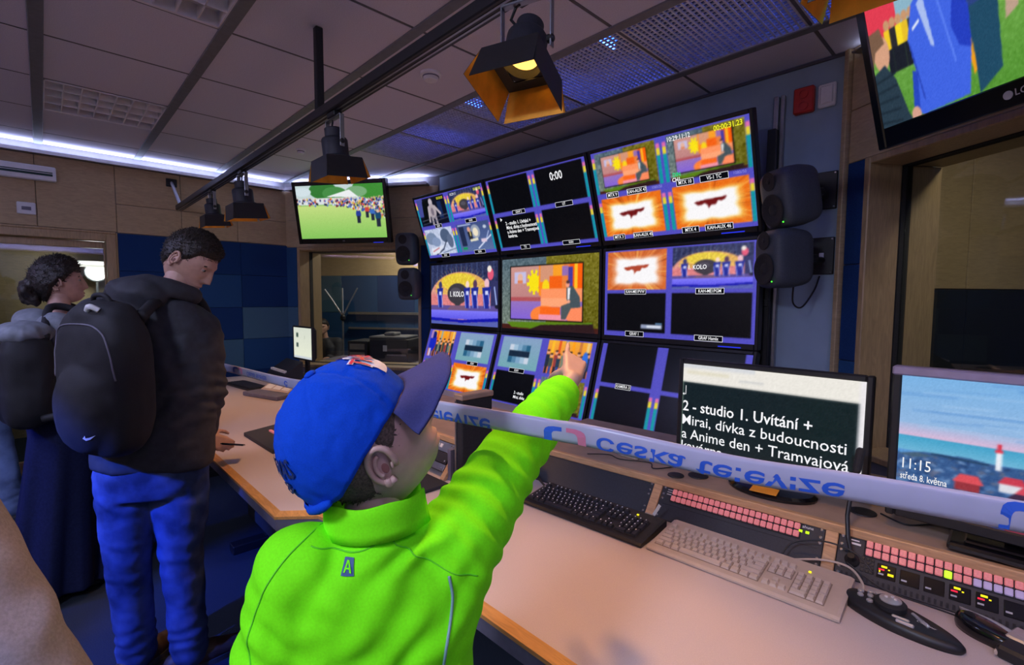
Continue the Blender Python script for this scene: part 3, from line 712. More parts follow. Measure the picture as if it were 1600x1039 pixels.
def science(w, h):
    g = Img(w, h, (74, 92, 140)); g.grad(0, 0, 1, 1, (64, 80, 130), (92, 112, 160)); g.rect(.06, .1, .22, .8, (34, 44, 76)); g.ell(.56, .32, .14, .24, (150, 160, 180)); g.ell(.56, .34, .08, .15, (238, 226, 200)); g.ell(.37, .22, .05, .09, (220, 160, 140)); g.poly([(.31, .3), (.45, .3), (.44, .6), (.33, .6)], (40, 40, 50)); g.rect(.38, .3, .41, .46, (240, 220, 120)); g.poly([(.34, .58), (.6, .54), (.6, .64), (.36, .66)], (226, 222, 200))
    g.line(.55, .92, 1, .5, .025, (230, 236, 255)); g.line(.84, .62, .95, .36, .018, (200, 214, 255)); g.line(.05, .05, .45, .05, .02, (200, 210, 250)); g.rect(.68, .6, .84, .72, (220, 200, 220)); g.ell(.86, .2, .05, .06, (190, 200, 220)); g.rect(.06, .84, .2, .92, (20, 150, 90)); return g
def black(w, h, c=(8, 9, 14)): return Img(w, h, c)

QW, QH = 176, 100
def quad(cells, xs=(.008, .484, .510, .992), ys=(.02, .46, .515, .95), meters=True, base=PUR):
    """four pictures in a purple multiviewer frame with level meters"""
    g = Img(QW*1, QH*1, base)
    k = 0
    for r in (0, 1):
        for c in (0, 1):
            x0, x1, y0, y1 = xs[c*2], xs[c*2+1], ys[r*2], ys[r*2+1]
            if meters: x0 += .022; x1 -= .022
            f = cells[k]; k += 1
            if f: g.blit(f(max(8, int((x1-x0)*QW)), max(8, int((y1-y0)*QH))), x0, y0, x1, y1)
            if meters is True or (meters == 'low' and r == 1):
                for xm in (x0-.026, x1+.004):
                    hh = y1-y0; g.rect(xm, y0+.10*hh, xm+.022, y0+.2*hh, (224, 110, 170)); g.rect(xm, y0+.2*hh, xm+.022, y0+.36*hh, (232, 210, 50)); g.rect(xm, y0+.36*hh, xm+.022, y1, (16, 150, 160))
    return g

def screen_mesh(name, img, w, h, parent, y=0.0, soft=True):
    """picture as a grid of coloured vertices, local x right, z up, facing -y"""
    W_, H_ = img.w, img.h
    if soft:
        a = np.pad(img.a, ((1, 1), (1, 1), (0, 0)), 'edge'); img.a = .4*img.a + .15*(a[:-2, 1:-1]+a[2:, 1:-1]+a[1:-1, :-2]+a[1:-1, 2:])
        img.noise(0, 0, 1, 1, .010, (1, 1))
    X, Z = np.meshgrid(np.linspace(-w/2, w/2, W_), np.linspace(h, 0, H_))
    co = np.stack([X, np.full_like(X, y), Z], -1).reshape(-1, 3)
    idx = np.arange(W_*H_).reshape(H_, W_)
    q = np.stack([idx[1:, :-1], idx[1:, 1:], idx[:-1, 1:], idx[:-1, :-1]], -1).reshape(-1, 4)
    me = bpy.data.meshes.new(name); me.vertices.add(len(co)); me.vertices.foreach_set('co', co.ravel())
    me.loops.add(q.size); me.loops.foreach_set('vertex_index', q.ravel().astype(np.int32))
    me.polygons.add(len(q)); me.polygons.foreach_set('loop_start', np.arange(0, q.size, 4).astype(np.int32))
    me.polygons.foreach_set('loop_total', np.full(len(q), 4, np.int32)); me.update(calc_edges=True)
    a = np.clip(img.a.reshape(-1, 3), 0, 1); a = np.where(a > .04045, ((a+.055)/1.055)**2.4, a/12.92)
    at = me.attributes.new('picture', 'FLOAT_COLOR', 'POINT'); at.data.foreach_set('color', np.concatenate([a, np.ones((len(a), 1))], 1).ravel())
    me.materials.append(MAT['screen']); return link(bpy.data.objects.new(name, me), parent)

def caption(parent, body, w, h, u, v, size, m='cap_white', align='CENTER', bold=0.0, box=None, y=-0.002, squeeze=1.0, name='caption'):
    vs, fs = text_geo(body, size, align, bold)
    b = MB(); cx, cz = (u-.5)*w, (1-v)*h
    if box:
        bw, bh = box; b.cur = 1; b.add([(cx-bw/2, y+.0004, cz-bh/2), (cx+bw/2, y+.0004, cz-bh/2), (cx+bw/2, y+.0004, cz+bh/2), (cx-bw/2, y+.0004, cz+bh/2)], [(0, 1, 2, 3)])
        e = .0022; b.cur = 0
        for q in ((-bw/2, -bh/2, bw/2, -bh/2+e), (-bw/2, bh/2-e, bw/2, bh/2), (-bw/2, -bh/2, -bw/2+e, bh/2), (bw/2-e, -bh/2, bw/2, bh/2)):
            b.add([(cx+q[0], y, cz+q[1]), (cx+q[2], y, cz+q[1]), (cx+q[2], y, cz+q[3]), (cx+q[0], y, cz+q[3])], [(0, 1, 2, 3)])
    b.cur = 0; b.add([(cx+p.x*squeeze, y-.0003, cz+p.y) for p in vs], fs)
    return b.build(name, [MAT[m], MAT['cap_dark']], parent)

def display(name, M, w, h, dep, bez, img, label, cat, group=None, caps=(), body='black', back=0.03, glow=None):
    """flat screen: local origin bottom centre of the front, facing -y"""
    l, r, t, bt = bez
    root = empty(name, M, label, cat, group)
    b = MB()
    b.cbox(-w/2, -w/2+l, 0, dep, 0, h, .004); b.cbox(w/2-r, w/2, 0, dep, 0, h, .004)
    b.cbox(-w/2+l, w/2-r, 0, dep, h-t, h, .004); b.cbox(-w/2+l, w/2-r, 0, dep, 0, bt, .004)
    b.build('bezel', MAT[body], root)
    MB().cbox(-w/2+.01, w/2-.01, .012, dep+back, .01, h-.01, .02).build('back_cover', MAT['matte_black'], root)
    sw, sh = w-l-r, h-t-bt
    s = screen_mesh('screen', img, sw, sh, root, 0.0)
    s.location = ((l-r)/2, .005, bt)
    for c in caps: caption(s, c[0], sw, sh, *c[1:-1], **c[-1])
    return root, s, sw, sh

# ---- the wall of nine monitors: 3 columns, top row leans out at the top, bottom row leans out at the bottom
MWD, MHT = 0.968, 0.588
COLX = [-3.365, -2.385, -1.405]
TOPM = lambda x: frame((x, 2.625, 1.825), x=(1, 0, 0), z=(0, -.185, .558))
MIDM = lambda x: frame((x, 2.625, 1.222), x=(1, 0, 0), z=(0, 0, 1))
BOTM = lambda x: frame((x, 2.452, .660), x=(1, 0, 0), z=(0, .17, .550))
def lower_third(w, h):
    g = black(w, h); g.rect(.60, .80, .95, .90, (150, 160, 190)); g.rect(.70, .82, .93, .875, (225, 232, 245)); g.rect(.84, .755, .95, .785, (120, 170, 220)); return g
def lab(u, v, s, bw, body, m='cap_white'): return (body, u, v, s, dict(box=(bw, s*1.25), m=m, squeeze=.8, bold=.01))
def txt(u, v, s, body, m='cap_white', **k): return (body, u, v, s, dict(m=m, squeeze=k.pop('sq', .85), **k))
bz = (.019, .019, .022, .032)
mons = []
mons.append(display('wall_monitor', TOPM(COLX[0]), MWD, MHT, .05, bz, quad([robot, stage, winter, science]), 'top left wall monitor with white mannequin and snowy pictures', 'monitor', 'monitors on the wall',
    [txt(.4, .06, .03, '00:00:00', 'cap_yellow'), txt(.93, .06, .03, '00:00:00', 'cap_yellow'), txt(.60, .055, .03, '10:29:11'), lab(.28, .485, .026, .1, 'KAH'), lab(.76, .487, .026, .14, 'KAH'), lab(.27, .972, .026, .12, 'KAH'), lab(.78, .972, .026, .14, 'KAH')]))
mons.append(display('wall_monitor', TOPM(COLX[1]), MWD, MHT, .05, bz, quad([black]*4), 'top middle wall monitor with black quarters, timer 0:00 and small white text', 'monitor', 'monitors on the wall',
    [txt(.735, .14, .075, '0:00', bold=.012), txt(.125, .62, .035, '2 - studio 1. Uvítání +', align='LEFT', bold=.02), txt(.125, .68, .035, 'Mirai, dívka z budoucnosti', align='LEFT', bold=.02), txt(.125, .74, .035, 'a Anime den + Tramvajová', align='LEFT', bold=.02), txt(.125, .80, .035, 'kavárna.', align='LEFT', bold=.02), txt(.085, .56, .03, '▶'), lab(.3, .485, .024, .13, 'GRAF 2'), lab(.76, .487, .026, .15, 'UT'), lab(.29, .972, .026, .1, 'TX'), lab(.76, .972, .024, .15, 'KAH')]))
mons.append(display('wall_monitor', TOPM(COLX[2]), MWD, MHT, .05, bz, quad([talk, talk, burst, burst]), 'top right wall monitor with two talk-show pictures above two orange bursts', 'monitor', 'monitors on the wall',
    [txt(.61, .052, .034, '10:29:11:12', bold=.01), txt(.89, .055, .036, '00:00:31.23', 'cap_yellow', bold=.02), txt(.575, .40, .03, 'DIN', 'cap_green', bold=.02), txt(.57, .45, .03, 'CH1', bold=.02),
     lab(.12, .487, .028, .085, 'MTX 9'), lab(.30, .487, .028, .13, 'KAH-AUX 47'), txt(.44, .485, .022, '1080i/50', 'cap_box'), lab(.62, .487, .028, .10, 'MTX 10'), lab(.79, .487, .028, .15, 'VS-1 TC'), txt(.93, .485, .022, '1080i/50', 'cap_box'),
     lab(.12, .972, .028, .085, 'MTX 3'), lab(.30, .972, .028, .13, 'KAH-AUX 45'), lab(.62, .972, .028, .10, 'MTX 4'), lab(.79, .972, .028, .15, 'KAH-AUX 46')]))
mons.append(display('wall_monitor', MIDM(COLX[0]), MWD, MHT, .05, bz, stage(QW, QH), 'middle row left wall monitor showing the quiz stage full screen', 'monitor', 'monitors on the wall', [txt(.42, .5, .065, '1. KOLO', bold=.02)]))
mons.append(display('wall_monitor', MIDM(COLX[1]), MWD, MHT, .05, bz, talk(QW, QH), 'centre wall monitor showing the talk-show guest on an orange sofa', 'monitor', 'monitors on the wall'))
mons.append(display('wall_monitor', MIDM(COLX[2]), MWD, MHT, .05, bz, quad([lambda w, h: burst(w, h, 1), stage, lower_third, black], meters=False, xs=(.025, .46, .5, .975), ys=(.02, .46, .50, .945)), 'middle row right wall monitor with pale burst, quiz stage and two black quarters', 'monitor', 'monitors on the wall',
    [txt(.66, .235, .034, '1. KOLO', bold=.02), lab(.24, .482, .026, .15, 'KAH-ME1PVW'), lab(.74, .482, .026, .16, 'KAH-ME1PGM'), lab(.24, .968, .026, .13, 'GRAF 1'), lab(.74, .968, .026, .16, 'GRAF Hamlx')]))
mons.append(display('wall_monitor', BOTM(COLX[0]), MWD, MHT, .05, bz, quad([folk, chart, talk, burst], meters='low', xs=(.02, .45, .48, .985), ys=(.02, .47, .52, .95)), 'bottom row left wall monitor with grey test chart above an orange burst', 'monitor', 'monitors on the wall',
    [txt(.24, .965, .03, 'KAH', 'led_red'), lab(.76, .495, .026, .14, 'KAH')]))
mons.append(display('wall_monitor', BOTM(COLX[1]), MWD, MHT, .05, bz, quad([chart, lambda w, h: folk(w, h, False), black, talk], meters='low', xs=(.02, .50, .53, .985), ys=(.02, .47, .52, .95)), 'bottom row middle wall monitor behind the boy\'s pointing hand', 'monitor', 'monitors on the wall',
    [lab(.27, .495, .026, .16, 'KAH'), txt(.35, .8, .03, '2 - studio', bold=.02), txt(.36, .86, .03, 'Mirai, dívka', bold=.02), txt(.62, .9, .026, '10:29:11:12'), lab(.75, .968, .026, .14, 'VS-1 TC')]))
mons.append(display('wall_monitor', BOTM(COLX[2]), MWD, MHT, .05, bz, quad([black]*4, meters='low', xs=(.02, .44, .47, .985), ys=(.0, .47, .52, .95)), 'bottom row right wall monitor with four black quarters behind the prompter', 'monitor', 'monitors on the wall',
    [lab(.22, .495, .026, .11, 'KAMERA 3'), txt(.2, .97, .026, 'KAMERA')]))
for k in (2, 1, 5):     # blue standby glow on the lower bezel
    MB().box(.28, .40, -.001, .004, .008, .014).build('standby_light', MAT['led_blue'], mons[k][0])
# ================================================================== TELEVISIONS AND DESK SCREENS
def football(w, h):
    g = Img(w, h, (150, 196, 110)); g.grad(0, .38, 1, 1, (196, 220, 130), (132, 196, 92)); g.rect(0, 0, 1, .34, (196, 214, 214))
    g.ell(.32, .1, .16, .16, (50, 120, 50)); g.ell(.45, .16, .14, .12, (70, 140, 70)); g.ell(.86, .08, .2, .2, (60, 140, 50)); g.ell(.7, .14, .12, .1, (120, 170, 120)); g.ell(.08, .12, .1, .08, (210, 225, 230)); g.poly([(.35, .22), (.62, .1), (.72, .24)], (235, 238, 240)); g.rect(.02, .24, .55, .36, (216, 222, 226))
    pal = [(40, 50, 110), (60, 90, 180), (200, 60, 60), (230, 230, 235), (40, 42, 50), (90, 120, 200), (220, 190, 60)]
    for k in range(420):
        t = rng.uniform(0, 1); x = t; y0 = .28+.06*rng.uniform(-1, 1); 
        if rng.uniform() < .65: x = .45+.55*rng.uniform(0, 1); y0 = .24+rng.uniform(0, 1)*(.12+.55*max(0, x-.55))
        g.ell(x, y0+.04, .009, .022, pal[int(rng.integers(0, 7))]); g.ell(x, y0+.012, .005, .009, (220, 180, 160))
    for x, y, s, c in ((.70, .55, 1.3, (40, 60, 150)), (.92, .60, 1.5, (20, 70, 110)), (.86, .52, 1.2, (60, 110, 190)), (.80, .48, 1.1, (200, 70, 60))):
        g.ell(x, y, .022*s, .06*s, c); g.rect(x-.016*s, y+.03*s, x+.014*s, y+.13*s, (34, 40, 60)); g.ell(x, y-.06*s, .011*s, .02*s, (220, 180, 160))
    return g
def jacket_scene(w, h):
    g = Img(w, h, (90, 170, 60)); g.X = g.X*1.75; g.grad(0, .2, 2.1, 1, (126, 176, 84), (84, 146, 52)); g.noise(0, .3, 2.1, 1, .02, (2, 2))
    for x, c in ((1.15, (60, 80, 150)), (1.32, (200, 60, 60)), (1.5, (50, 54, 66)), (1.72, (70, 110, 200)), (1.9, (220, 220, 226))):
        g.ell(x, .12, .05, .10, (214, 160, 140)); g.poly([(x-.09, .22), (x+.09, .22), (x+.07, .6), (x-.07, .6)], c); g.rect(x-.06, .58, x+.06, .95, (36, 44, 70))
    g.rect(0, 0, .28, .42, (225, 60, 80)); g.rect(.03, .04, .08, .16, (120, 150, 170)); g.rect(.14, 0, .2, .08, (130, 160, 180)); g.poly([(.2, .1), (.5, .02), (.62, .2), (.2, .45)], (140, 180, 200)); g.rect(.28, 0, .42, .2, (214, 60, 90))
    for x, c in ((.13, (240, 200, 40)), (.17, (40, 40, 44)), (.21, (250, 220, 40)), (.25, (230, 190, 40)), (.29, (60, 60, 60))):
        g.ell(x, .34, .02, .035, (200, 150, 110)); g.rect(x-.025, .37, x+.025, .50, c); g.rect(x-.02, .5, x+.02, .66, (26, 30, 40))
    g.ell(.07, .50, .055, .12, (214, 160, 130)); g.poly([(0, .34), (.08, .33), (.10, .44), (.03, .47), (0, .58)], (120, 90, 70)); g.poly([(0, .62), (.08, .58), (.14, .7), (.19, .95), (.21, 1), (0, 1)], (40, 58, 72))
    for k in range(5): g.line(0, .68+.07*k, .14, .66+.08*k, .006, (28, 42, 54))
    # suited man on the right
    g.poly([(.56, .0), (.76, .0), (.77, .28), (.74, .52), (.58, .55), (.55, .3)], (44, 66, 130)); g.poly([(.59, .5), (.74, .48), (.72, .9), (.6, 1.0)], (32, 74, 100)); g.ell(.565, .44, .025, .06, (220, 170, 150)); g.poly([(.555, .5), (.59, .48), (.60, .86), (.585, .88)], (240, 160, 30))
    g.poly([(.78, .2), (1, .02), (1, .14), (.8, .32)], (206, 180, 170)); g.line(.86, .26, .9, .62, .014, (190, 120, 40)); g.poly([(.8, .1), (.9, .0), (.84, .12)], (230, 160, 150)); g.poly([(.78, .46), (.84, .5), (.82, .62), (.76, .66)], (190, 160, 140))
    # boy in the blue hooded jacket
    g.poly([(.30, .0), (.42, .0), (.44, .22), (.34, .34), (.29, .2)], (220, 170, 150)); g.poly([(.27, .0), (.46, .0), (.43, .12), (.38, .16), (.36, .03), (.29, .08)], (104, 72, 64))
    g.poly([(.30, .30), (.36, .24), (.46, .10), (.56, .22), (.60, .5), (.585, .74), (.55, .98), (.28, 1.0), (.24, .96), (.27, .7), (.25, .5)], (64, 100, 226)); g.poly([(.52, .42), (.57, .30), (.6, .5), (.59, .72), (.53, .68), (.5, .55)], (36, 62, 190)); g.poly([(.33, .32), (.37, .27), (.40, .62), (.38, .60)], (170, 190, 240)); g.poly([(.25, .7), (.28, .72), (.26, 1), (.22, 1)], (40, 70, 190)); g.line(.29, .45, .33, .42, .008, (230, 236, 250)); g.line(.26, .55, .3, .9, .008, (40, 66, 180)); g.line(.44, .3, .5, .75, .01, (90, 126, 240)); g.ell(.235, .98, .03, .05, (214, 160, 140))
    return g
def prompter(w, h):
    g = Img(w, h, (18, 32, 38)); g.rect(0, 0, 1, .215, (236, 232, 224)); g.rect(.97, 0, 1, 1, (236, 232, 236)); g.rect(.0, 0, .45, .05, (214, 216, 220)); g.rect(.03, .08, .3, .12, (226, 220, 200)); g.rect(.36, .13, .5, .15, (205, 205, 205)); g.rect(0, .2, .004, 1, (200, 230, 200)); g.rect(.955, .70, .97, .95, (10, 12, 14)); return g
def island(w, h):
    g = Img(w, h, (90, 150, 210)); g.X = g.X*1.5; g.grad(0, 0, 1.5, .42, (120, 176, 226), (150, 184, 224)); g.grad(0, .36, 1.5, .46, (160, 184, 222), (222, 184, 214))
    for k in range(34): 
        y = rng.uniform(.0, .4); x = rng.uniform(-.2, 1.3); g.line(x, y, x+rng.uniform(.2, .6), y-.01, rng.uniform(.004, .014), (84, 140, 206) if k % 2 else (166, 200, 236), .30)
    g.grad(0, .45, 1.5, .56, (64, 160, 200), (110, 180, 214)); g.poly([(0, .60), (.15, .56), (.4, .55), (.55, .57), (.8, .555), (1.5, .58), (1.5, 1), (0, 1)], (52, 88, 140))
    for k in range(760):
        x, y = rng.uniform(0, 1.5), rng.uniform(.58, 1.0); s = .4+1.2*(y-.55); c = [(28, 52, 96), (84, 124, 176), (120, 152, 196), (60, 84, 120), (40, 74, 128), (98, 104, 130)][int(rng.integers(0, 6))]
        g.ell(x, y, .03*s*rng.uniform(.5, 1.4), .02*s, c, .7, rng.uniform(-.4, .4))
    g.poly([(0, .60), (.12, .57), (.22, .58), (.1, .61)], (70, 96, 120)); g.line(.2, .565, .5, .575, .008, (30, 60, 90))
    def house(x, y, s, wall, roof):
        g.rect(x-.05*s, y, x+.05*s, y+.05*s, wall); g.poly([(x-.06*s, y+.005), (x-.03*s, y-.04*s), (x+.04*s, y-.04*s), (x+.065*s, y+.005)], roof)
    g.rect(.535, .47, .565, .60, (235, 238, 246)); g.rect(.53, .46, .57, .48, (220, 60, 80)); g.rect(.54, .42, .56, .46, (214, 50, 70))
    house(.40, .72, 1.3, (150, 50, 60), (220, 80, 90)); house(.62, .68, 1.2, (220, 220, 230), (200, 60, 80)); house(.72, .74, 1.5, (225, 225, 235), (210, 70, 90)); house(.68, .80, 1.6, (130, 40, 60), (60, 40, 70)); house(.85, .7, 1.2, (220, 225, 240), (200, 60, 80)); house(.92, .84, 1.6, (150, 50, 70), (80, 60, 90))
    g.poly([(.42, .92), (.55, .84), (.75, .94), (.72, 1), (.45, 1)], (30, 60, 160)); g.line(.5, .96, .64, .9, .008, (200, 214, 240)); g.poly([(.6, .97), (.72, .92), (.82, 1), (.6, 1)], (120, 40, 60)); g.ell(.22, .85, .05, .05, (170, 190, 220), .8); return g
def files(w, h):
    g = Img(w, h, (222, 226, 206)); g.grad(0, 0, 1, 1, (214, 220, 206), (232, 236, 214)); g.rect(.15, .18, .27, .32, (70, 90, 80)); g.rect(.15, .50, .27, .64, (80, 96, 90)); g.rect(.6, .25, .63, .36, (190, 196, 180)); g.rect(0, .92, 1, 1, (200, 208, 214)); return g

def fit_caption(s, sw, sh, body, u0, u1, v, size, bold=0.0, m='cap_white'):
    vs, fs = text_geo(body, size, 'LEFT', bold); xa = min(p.x for p in vs); xb = max(p.x for p in vs); k = (u1-u0)*sw/(xb-xa)
    b = MB(); b.add([((u0-.5)*sw+(p.x-xa)*k, -.002, (1-v)*sh+p.y) for p in vs], fs); return b.build('caption', MAT[m], s)

M_tv1 = frame(WL @ Vector((.78, -.235, 2.0)), x=DL, z=NL*-.11 + Vector((0, 0, .565)))
tv1, s1_, sw, sh = display('television', M_tv1, .95, .575, .06, (.035, .035, .04, .05), football(200, 112), 'wall television above the left window showing a football crowd', 'television', caps=[], body='gloss_black')
caption(tv1, 'LG', .95, .575, .5, 1-.025/.575, .018, m='print_dim', y=-.001, name='badge')
MB().box(.30, .40, -.001, .004, .002, .008).build('standby_light', MAT['led_blue'], tv1)
b = MB(); b.cbox(-.1, .1, .08, .12, .15, .42); b.tube([(0, .12, .3), (0, .24, .34)], .02); b.build('wall_bracket', MAT['black'], tv1)
M_tv2 = frame(WR @ Vector((.468+.50, -.30, 2.036)), x=DR, z=NR*-.15 + Vector((0, 0, .56)))
tv2, s2_, sw, sh = display('television', M_tv2, 1.0, .60, .06, (.033, .033, .035, .07), jacket_scene(330, 130), 'large television at upper right showing a boy in a blue jacket', 'television', caps=[], body='gloss_black')
caption(tv2, 'LG', 1.0, .6, .455, 1-.035/.6, .026, m='print_dim', y=-.001, name='badge', bold=.01)
b = MB(); b.lathe([(.012, 0), (.012, .002)], 20, frame((-.077, -.0005, .034), z=(0, -1, 0), x=(1, 0, 0))); b.build('badge_disc', MAT['print_dim'], tv2)
b = MB(); b.cbox(-.1, .1, .09, .13, .15, .42); b.tube([(0, .13, .3), (0, .27, .36)], .02); b.build('wall_bracket', MAT['black'], tv2)

# ================================================================== CONTROL DESK
DZT = 0.755
desk = empty('control_desk', (0, 0, 0), 'long control desk with pale speckled worktop and orange wooden front edge', 'desk')
front = [(-5.0, .548), (-1.715, .556), (-1.625, .665), (-1.30, .733), (1.30, .748)]
top = front + [(1.30, 1.35), (.35, 2.05), (-.75, 2.30), (-3.4, 2.30), (-3.85, 2.28), (-4.1, 2.15), (-5.0, 1.75)]
MB().prism(top, DZT-.035, DZT).build('worktop', MAT['laminate'], desk)
def edging(name, pts, m, prof):
    b = MB(); n = len(pts); nor = []
    for i in range(n):
        d = Vector((0, 0))
        if i > 0: d += (Vector(pts[i])-Vector(pts[i-1])).normalized()
        if i < n-1: d += (Vector(pts[i+1])-Vector(pts[i])).normalized()
        d.normalize(); nor.append(Vector((d.y, -d.x)))
    b.loft([[Vector((p[0]+nor[i].x*o, p[1]+nor[i].y*o, z)) for o, z in prof] for i, p in enumerate(pts)])
    return b.build(name, m, desk)
edging('wood_edge', front, MAT['edge_wood'], [(.0, DZT+.0005), (.026, DZT-.010), (.026, DZT-.020), (0, DZT-.020)])
edging('lower_edge', front, MAT['edge_dark'], [(.0, DZT-.020), (.024, DZT-.021), (.020, DZT-.062), (0, DZT-.062)])
for x, y in ((-4.6, .95), (-3.1, .95), (-1.95, .95), (-1.0, 1.1), (.2, 1.1)):
    b = MB(); b.cbox(x-.03, x+.03, y-.04, y+.04, .05, DZT-.035); b.cbox(x-.04, x+.04, y-.22, y+.45, .0, .05); b.cbox(x-.03, x+.03, y-.28, y+.4, DZT-.085, DZT-.035); b.tube([(x, y-.25, DZT-.08), (x, y-.02, .3)], .02)
    b.build('leg', MAT['black'], desk)
b = MB(); b.box(-3.6, -1.55, 1.75, 1.78, .05, DZT-.035); b.box(-1.3, .3, 1.9, 1.93, .05, DZT-.035); b.build('modesty_panel', MAT['edge_dark'], desk)
# turret with the sloping racks (right section)
TA = R_(4.5)
MT = frame((-.83, 1.44, DZT), x=(math.cos(TA), math.sin(TA), 0), z=(0, 0, 1))
TX0, TX1 = -.66, 1.25
tur = empty('console_turret', (0, 0, 0), 'low wooden console turret with sloping racks on the right half of the desk', 'turret')
b = MB(); b.prism([(.085, .093), (.64, .093), (.64, .108), (.085, .108)], TX0, TX1, MT @ Matrix(((0,0,1,0),(1,0,0,0),(0,1,0,0),(0,0,0,1)))); b.build('shelf_top', MAT['wood_top'], tur)
b = MB(); b.cbox(TX0, TX1, .068, .090, .088, .112, .003, MT); b.build('shelf_edge', MAT['rack_wood'], tur)
b = MB(); b.box(TX0, TX1, .62, .64, .0, .093, MT); b.box(TX0, TX0+.018, .06, .64, 0, .093, MT); b.box(TX1-.018, TX1, .06, .64, 0, .093, MT); b.build('shelf_box', MAT['edge_dark'], tur)
SLZ = Vector((0, .080, .092)); SLL = SLZ.length
MP = MT @ frame((0, 0, .001), x=(1, 0, 0), y=SLZ)       # panel frame: x along, y up the slope, z towards the operator
STR = [-.515, 0.0, .508, 1.02]
for x in STR:
    MB().cbox(x-.015, x+.015, .0, SLL, -.012, .006, .002, MP).build('rack_strip', MAT['rack_wood'], tur)

def screw(b, x, y, z=.004): b.lathe([(.0042, z), (.0042, z+.0016), (.0028, z+.0026)], 10, Matrix.Translation((x, y, 0)))
def rack_unit(name, x0, x1, label, cat, face='panel_black'):
    t = empty(name, MP, label, cat)
    MB().cbox(x0+.016, x1-.016, .002, SLL-.003, -.006, .002, .0015).build('faceplate', MAT[face], t)
    b = MB()
    for x in (x0+.025, x1-.025):
        for y in (.012, .028, .072, .088, .112): screw(b, x, min(y, SLL-.012), .002)
    b.build('screws', MAT['chrome'], t)
    return t
rack_unit('blank_rack_panel', STR[0], STR[1], 'blank black rack panel behind the black keyboard', 'panel')
mix = rack_unit('vision_mixer_panel', STR[1], STR[2], 'rack panel with two long rows of pink buttons behind the beige keyboard', 'panel')
btn = MB().cbox(-.0072, .0072, -.0088, .0088, 0, .007, .0018).mesh('button', MAT['pink_button'])
btn_l = MB().cbox(-.0072, .0072, -.0088, .0088, 0, .007, .0018).mesh('button', MAT['lilac_button'])
btn_g = MB().cbox(-.0072, .0072, -.0088, .0088, 0, .007, .0018).mesh('button', MAT['lime_button'])
for r, y in ((0, .101), (1, .079)):
    for k in range(22):
        o = link(bpy.data.objects.new('button', btn), mix); o.location = (STR[1]+.062+k*.01725, y, .002)
MB().cbox(STR[1]+.052, STR[1]+.062+21*.01725+.011, .066, .113, .0, .0035, .001).build('button_bed', MAT['matte_black'], mix)
def flat_text(parent, body, size, x, y, z, m, bold=0.0, name='lettering', align='CENTER'):
    vs, fs = text_geo(body, size, align, bold); b = MB(); b.add([(x+p.x, y+p.y, z) for p in vs], fs); return b.build(name, MAT[m], parent)
flat_text(mix, 'Kahuna', .012, STR[2]-.062, .105, .0026, 'print_white')
b = MB(); b.box(STR[2]-.079, STR[2]-.070, .087, .094, .002, .004); b.box(STR[2]-.062, STR[2]-.053, .087, .094, .002, .004); b.build('status_lights', MAT['led_lime'], mix)
b = MB()
for k in range(3): b.box(STR[1]+.036, STR[1]+.052, .104-.008*k, .107-.008*k, .002, .003)
b.build('printed_label', MAT['print_dim'], mix)
MB().box(STR[1]+.03, STR[2]-.03, .0545, .0555, .002, .0028).build('seam', MAT['matte_black'], mix)
rtr = rack_unit('router_panel', STR[2], STR[3], 'rack panel with pink buttons, one lime button and small lit displays', 'panel')
for r, y in ((0, .104), (1, .083)):
    for k in range(22):
        lime = (r == 1 and k == 9); lil = (r == 1 and k >= 12)
        o = link(bpy.data.objects.new('button', btn_g if lime else btn_l if lil else btn), rtr); o.location = (STR[2]+.085+k*.0172, y, .002)
MB().cbox(STR[2]+.074, STR[3]-.03, .071, .116, 0, .0035, .001).build('button_bed', MAT['matte_black'], rtr)
for k in range(8):
    x = STR[2]+.105+k*.046
    d = MB().cbox(x, x+.038, .028, .064, .0015, .004, .001).build('display_window', MAT['gloss_black'], rtr)
    b = MB(); b.box(x+.003, x+.014, .036, .040, .004, .0045); b.build('silver_caption', MAT['print_dim'], d)
    if k in (0, 3, 4, 6):
        b = MB(); b.box(x+.008, x+.020, .055, .060, .004, .0046); b.box(x+.022, x+.026, .051, .054, .004, .0046) ; b.build('yellow_segments', MAT['led_yellow'], d)
        b = MB(); b.box(x+.003, x+.015, .0475, .0515, .004, .0046); b.build('red_segments', MAT['led_red'], d)
    if k == 0:
        b = MB(); b.box(x+.022, x+.034, .038, .044, .004, .0046); b.box(x+.004, x+.007, .042, .047, .004, .0046); b.build('yellow_segments', MAT['led_yellow'], d)
keym = MB().cbox(-.004, .004, -.004, .004, 0, .003, .001).mesh('pad_key', MAT['black'])
for i in range(3):
    for j in range(4): o = link(bpy.data.objects.new('pad_key', keym), rtr); o.location = (STR[2]+.074+i*.0105, .034+j*.0105, .002)
b = MB(); b.box(STR[2]+.04, STR[2]+.066, .094, .099, .002, .003); b.box(STR[2]+.044, STR[2]+.062, .104, .107, .002, .003); b.build('printed_label', MAT['print_white'], rtr)
b = MB()
for k in range(40): x = STR[2]+.03+k*.011; b.box(x, x+.005, .006, .018, .002, .003)
b.build('vent_slots', MAT['matte_black'], rtr)
# gooseneck microphone on the router panel
gp = MP @ Vector((STR[2]+.052, .050, .002))
t = empty('gooseneck_microphone', gp, 'black gooseneck microphone plugged into the router panel', 'microphone')
pts = [Vector((0, 0, 0)), Vector((0, -.012, .02)), Vector((-.012, .0, .06)), Vector((-.02, .02, .11)), Vector((-.018, .04, .17)), Vector((-.01, .05, .23))]
MB().tube(pts, .0055, 10).build('gooseneck', MAT['black'], t)
MB().lathe([(.016, -.003), (.017, .008), (.011, .016), (.008, .03)], 18, frame((0, 0, 0), z=(0, -.65, .76), x=(1, 0, 0))).build('socket', MAT['black'], t)
MB().capsule(pts[-1], pts[-1]+Vector((.004, .012, .05)), .010, .011, 14).build('capsule_head', MAT['matte_black'], t)
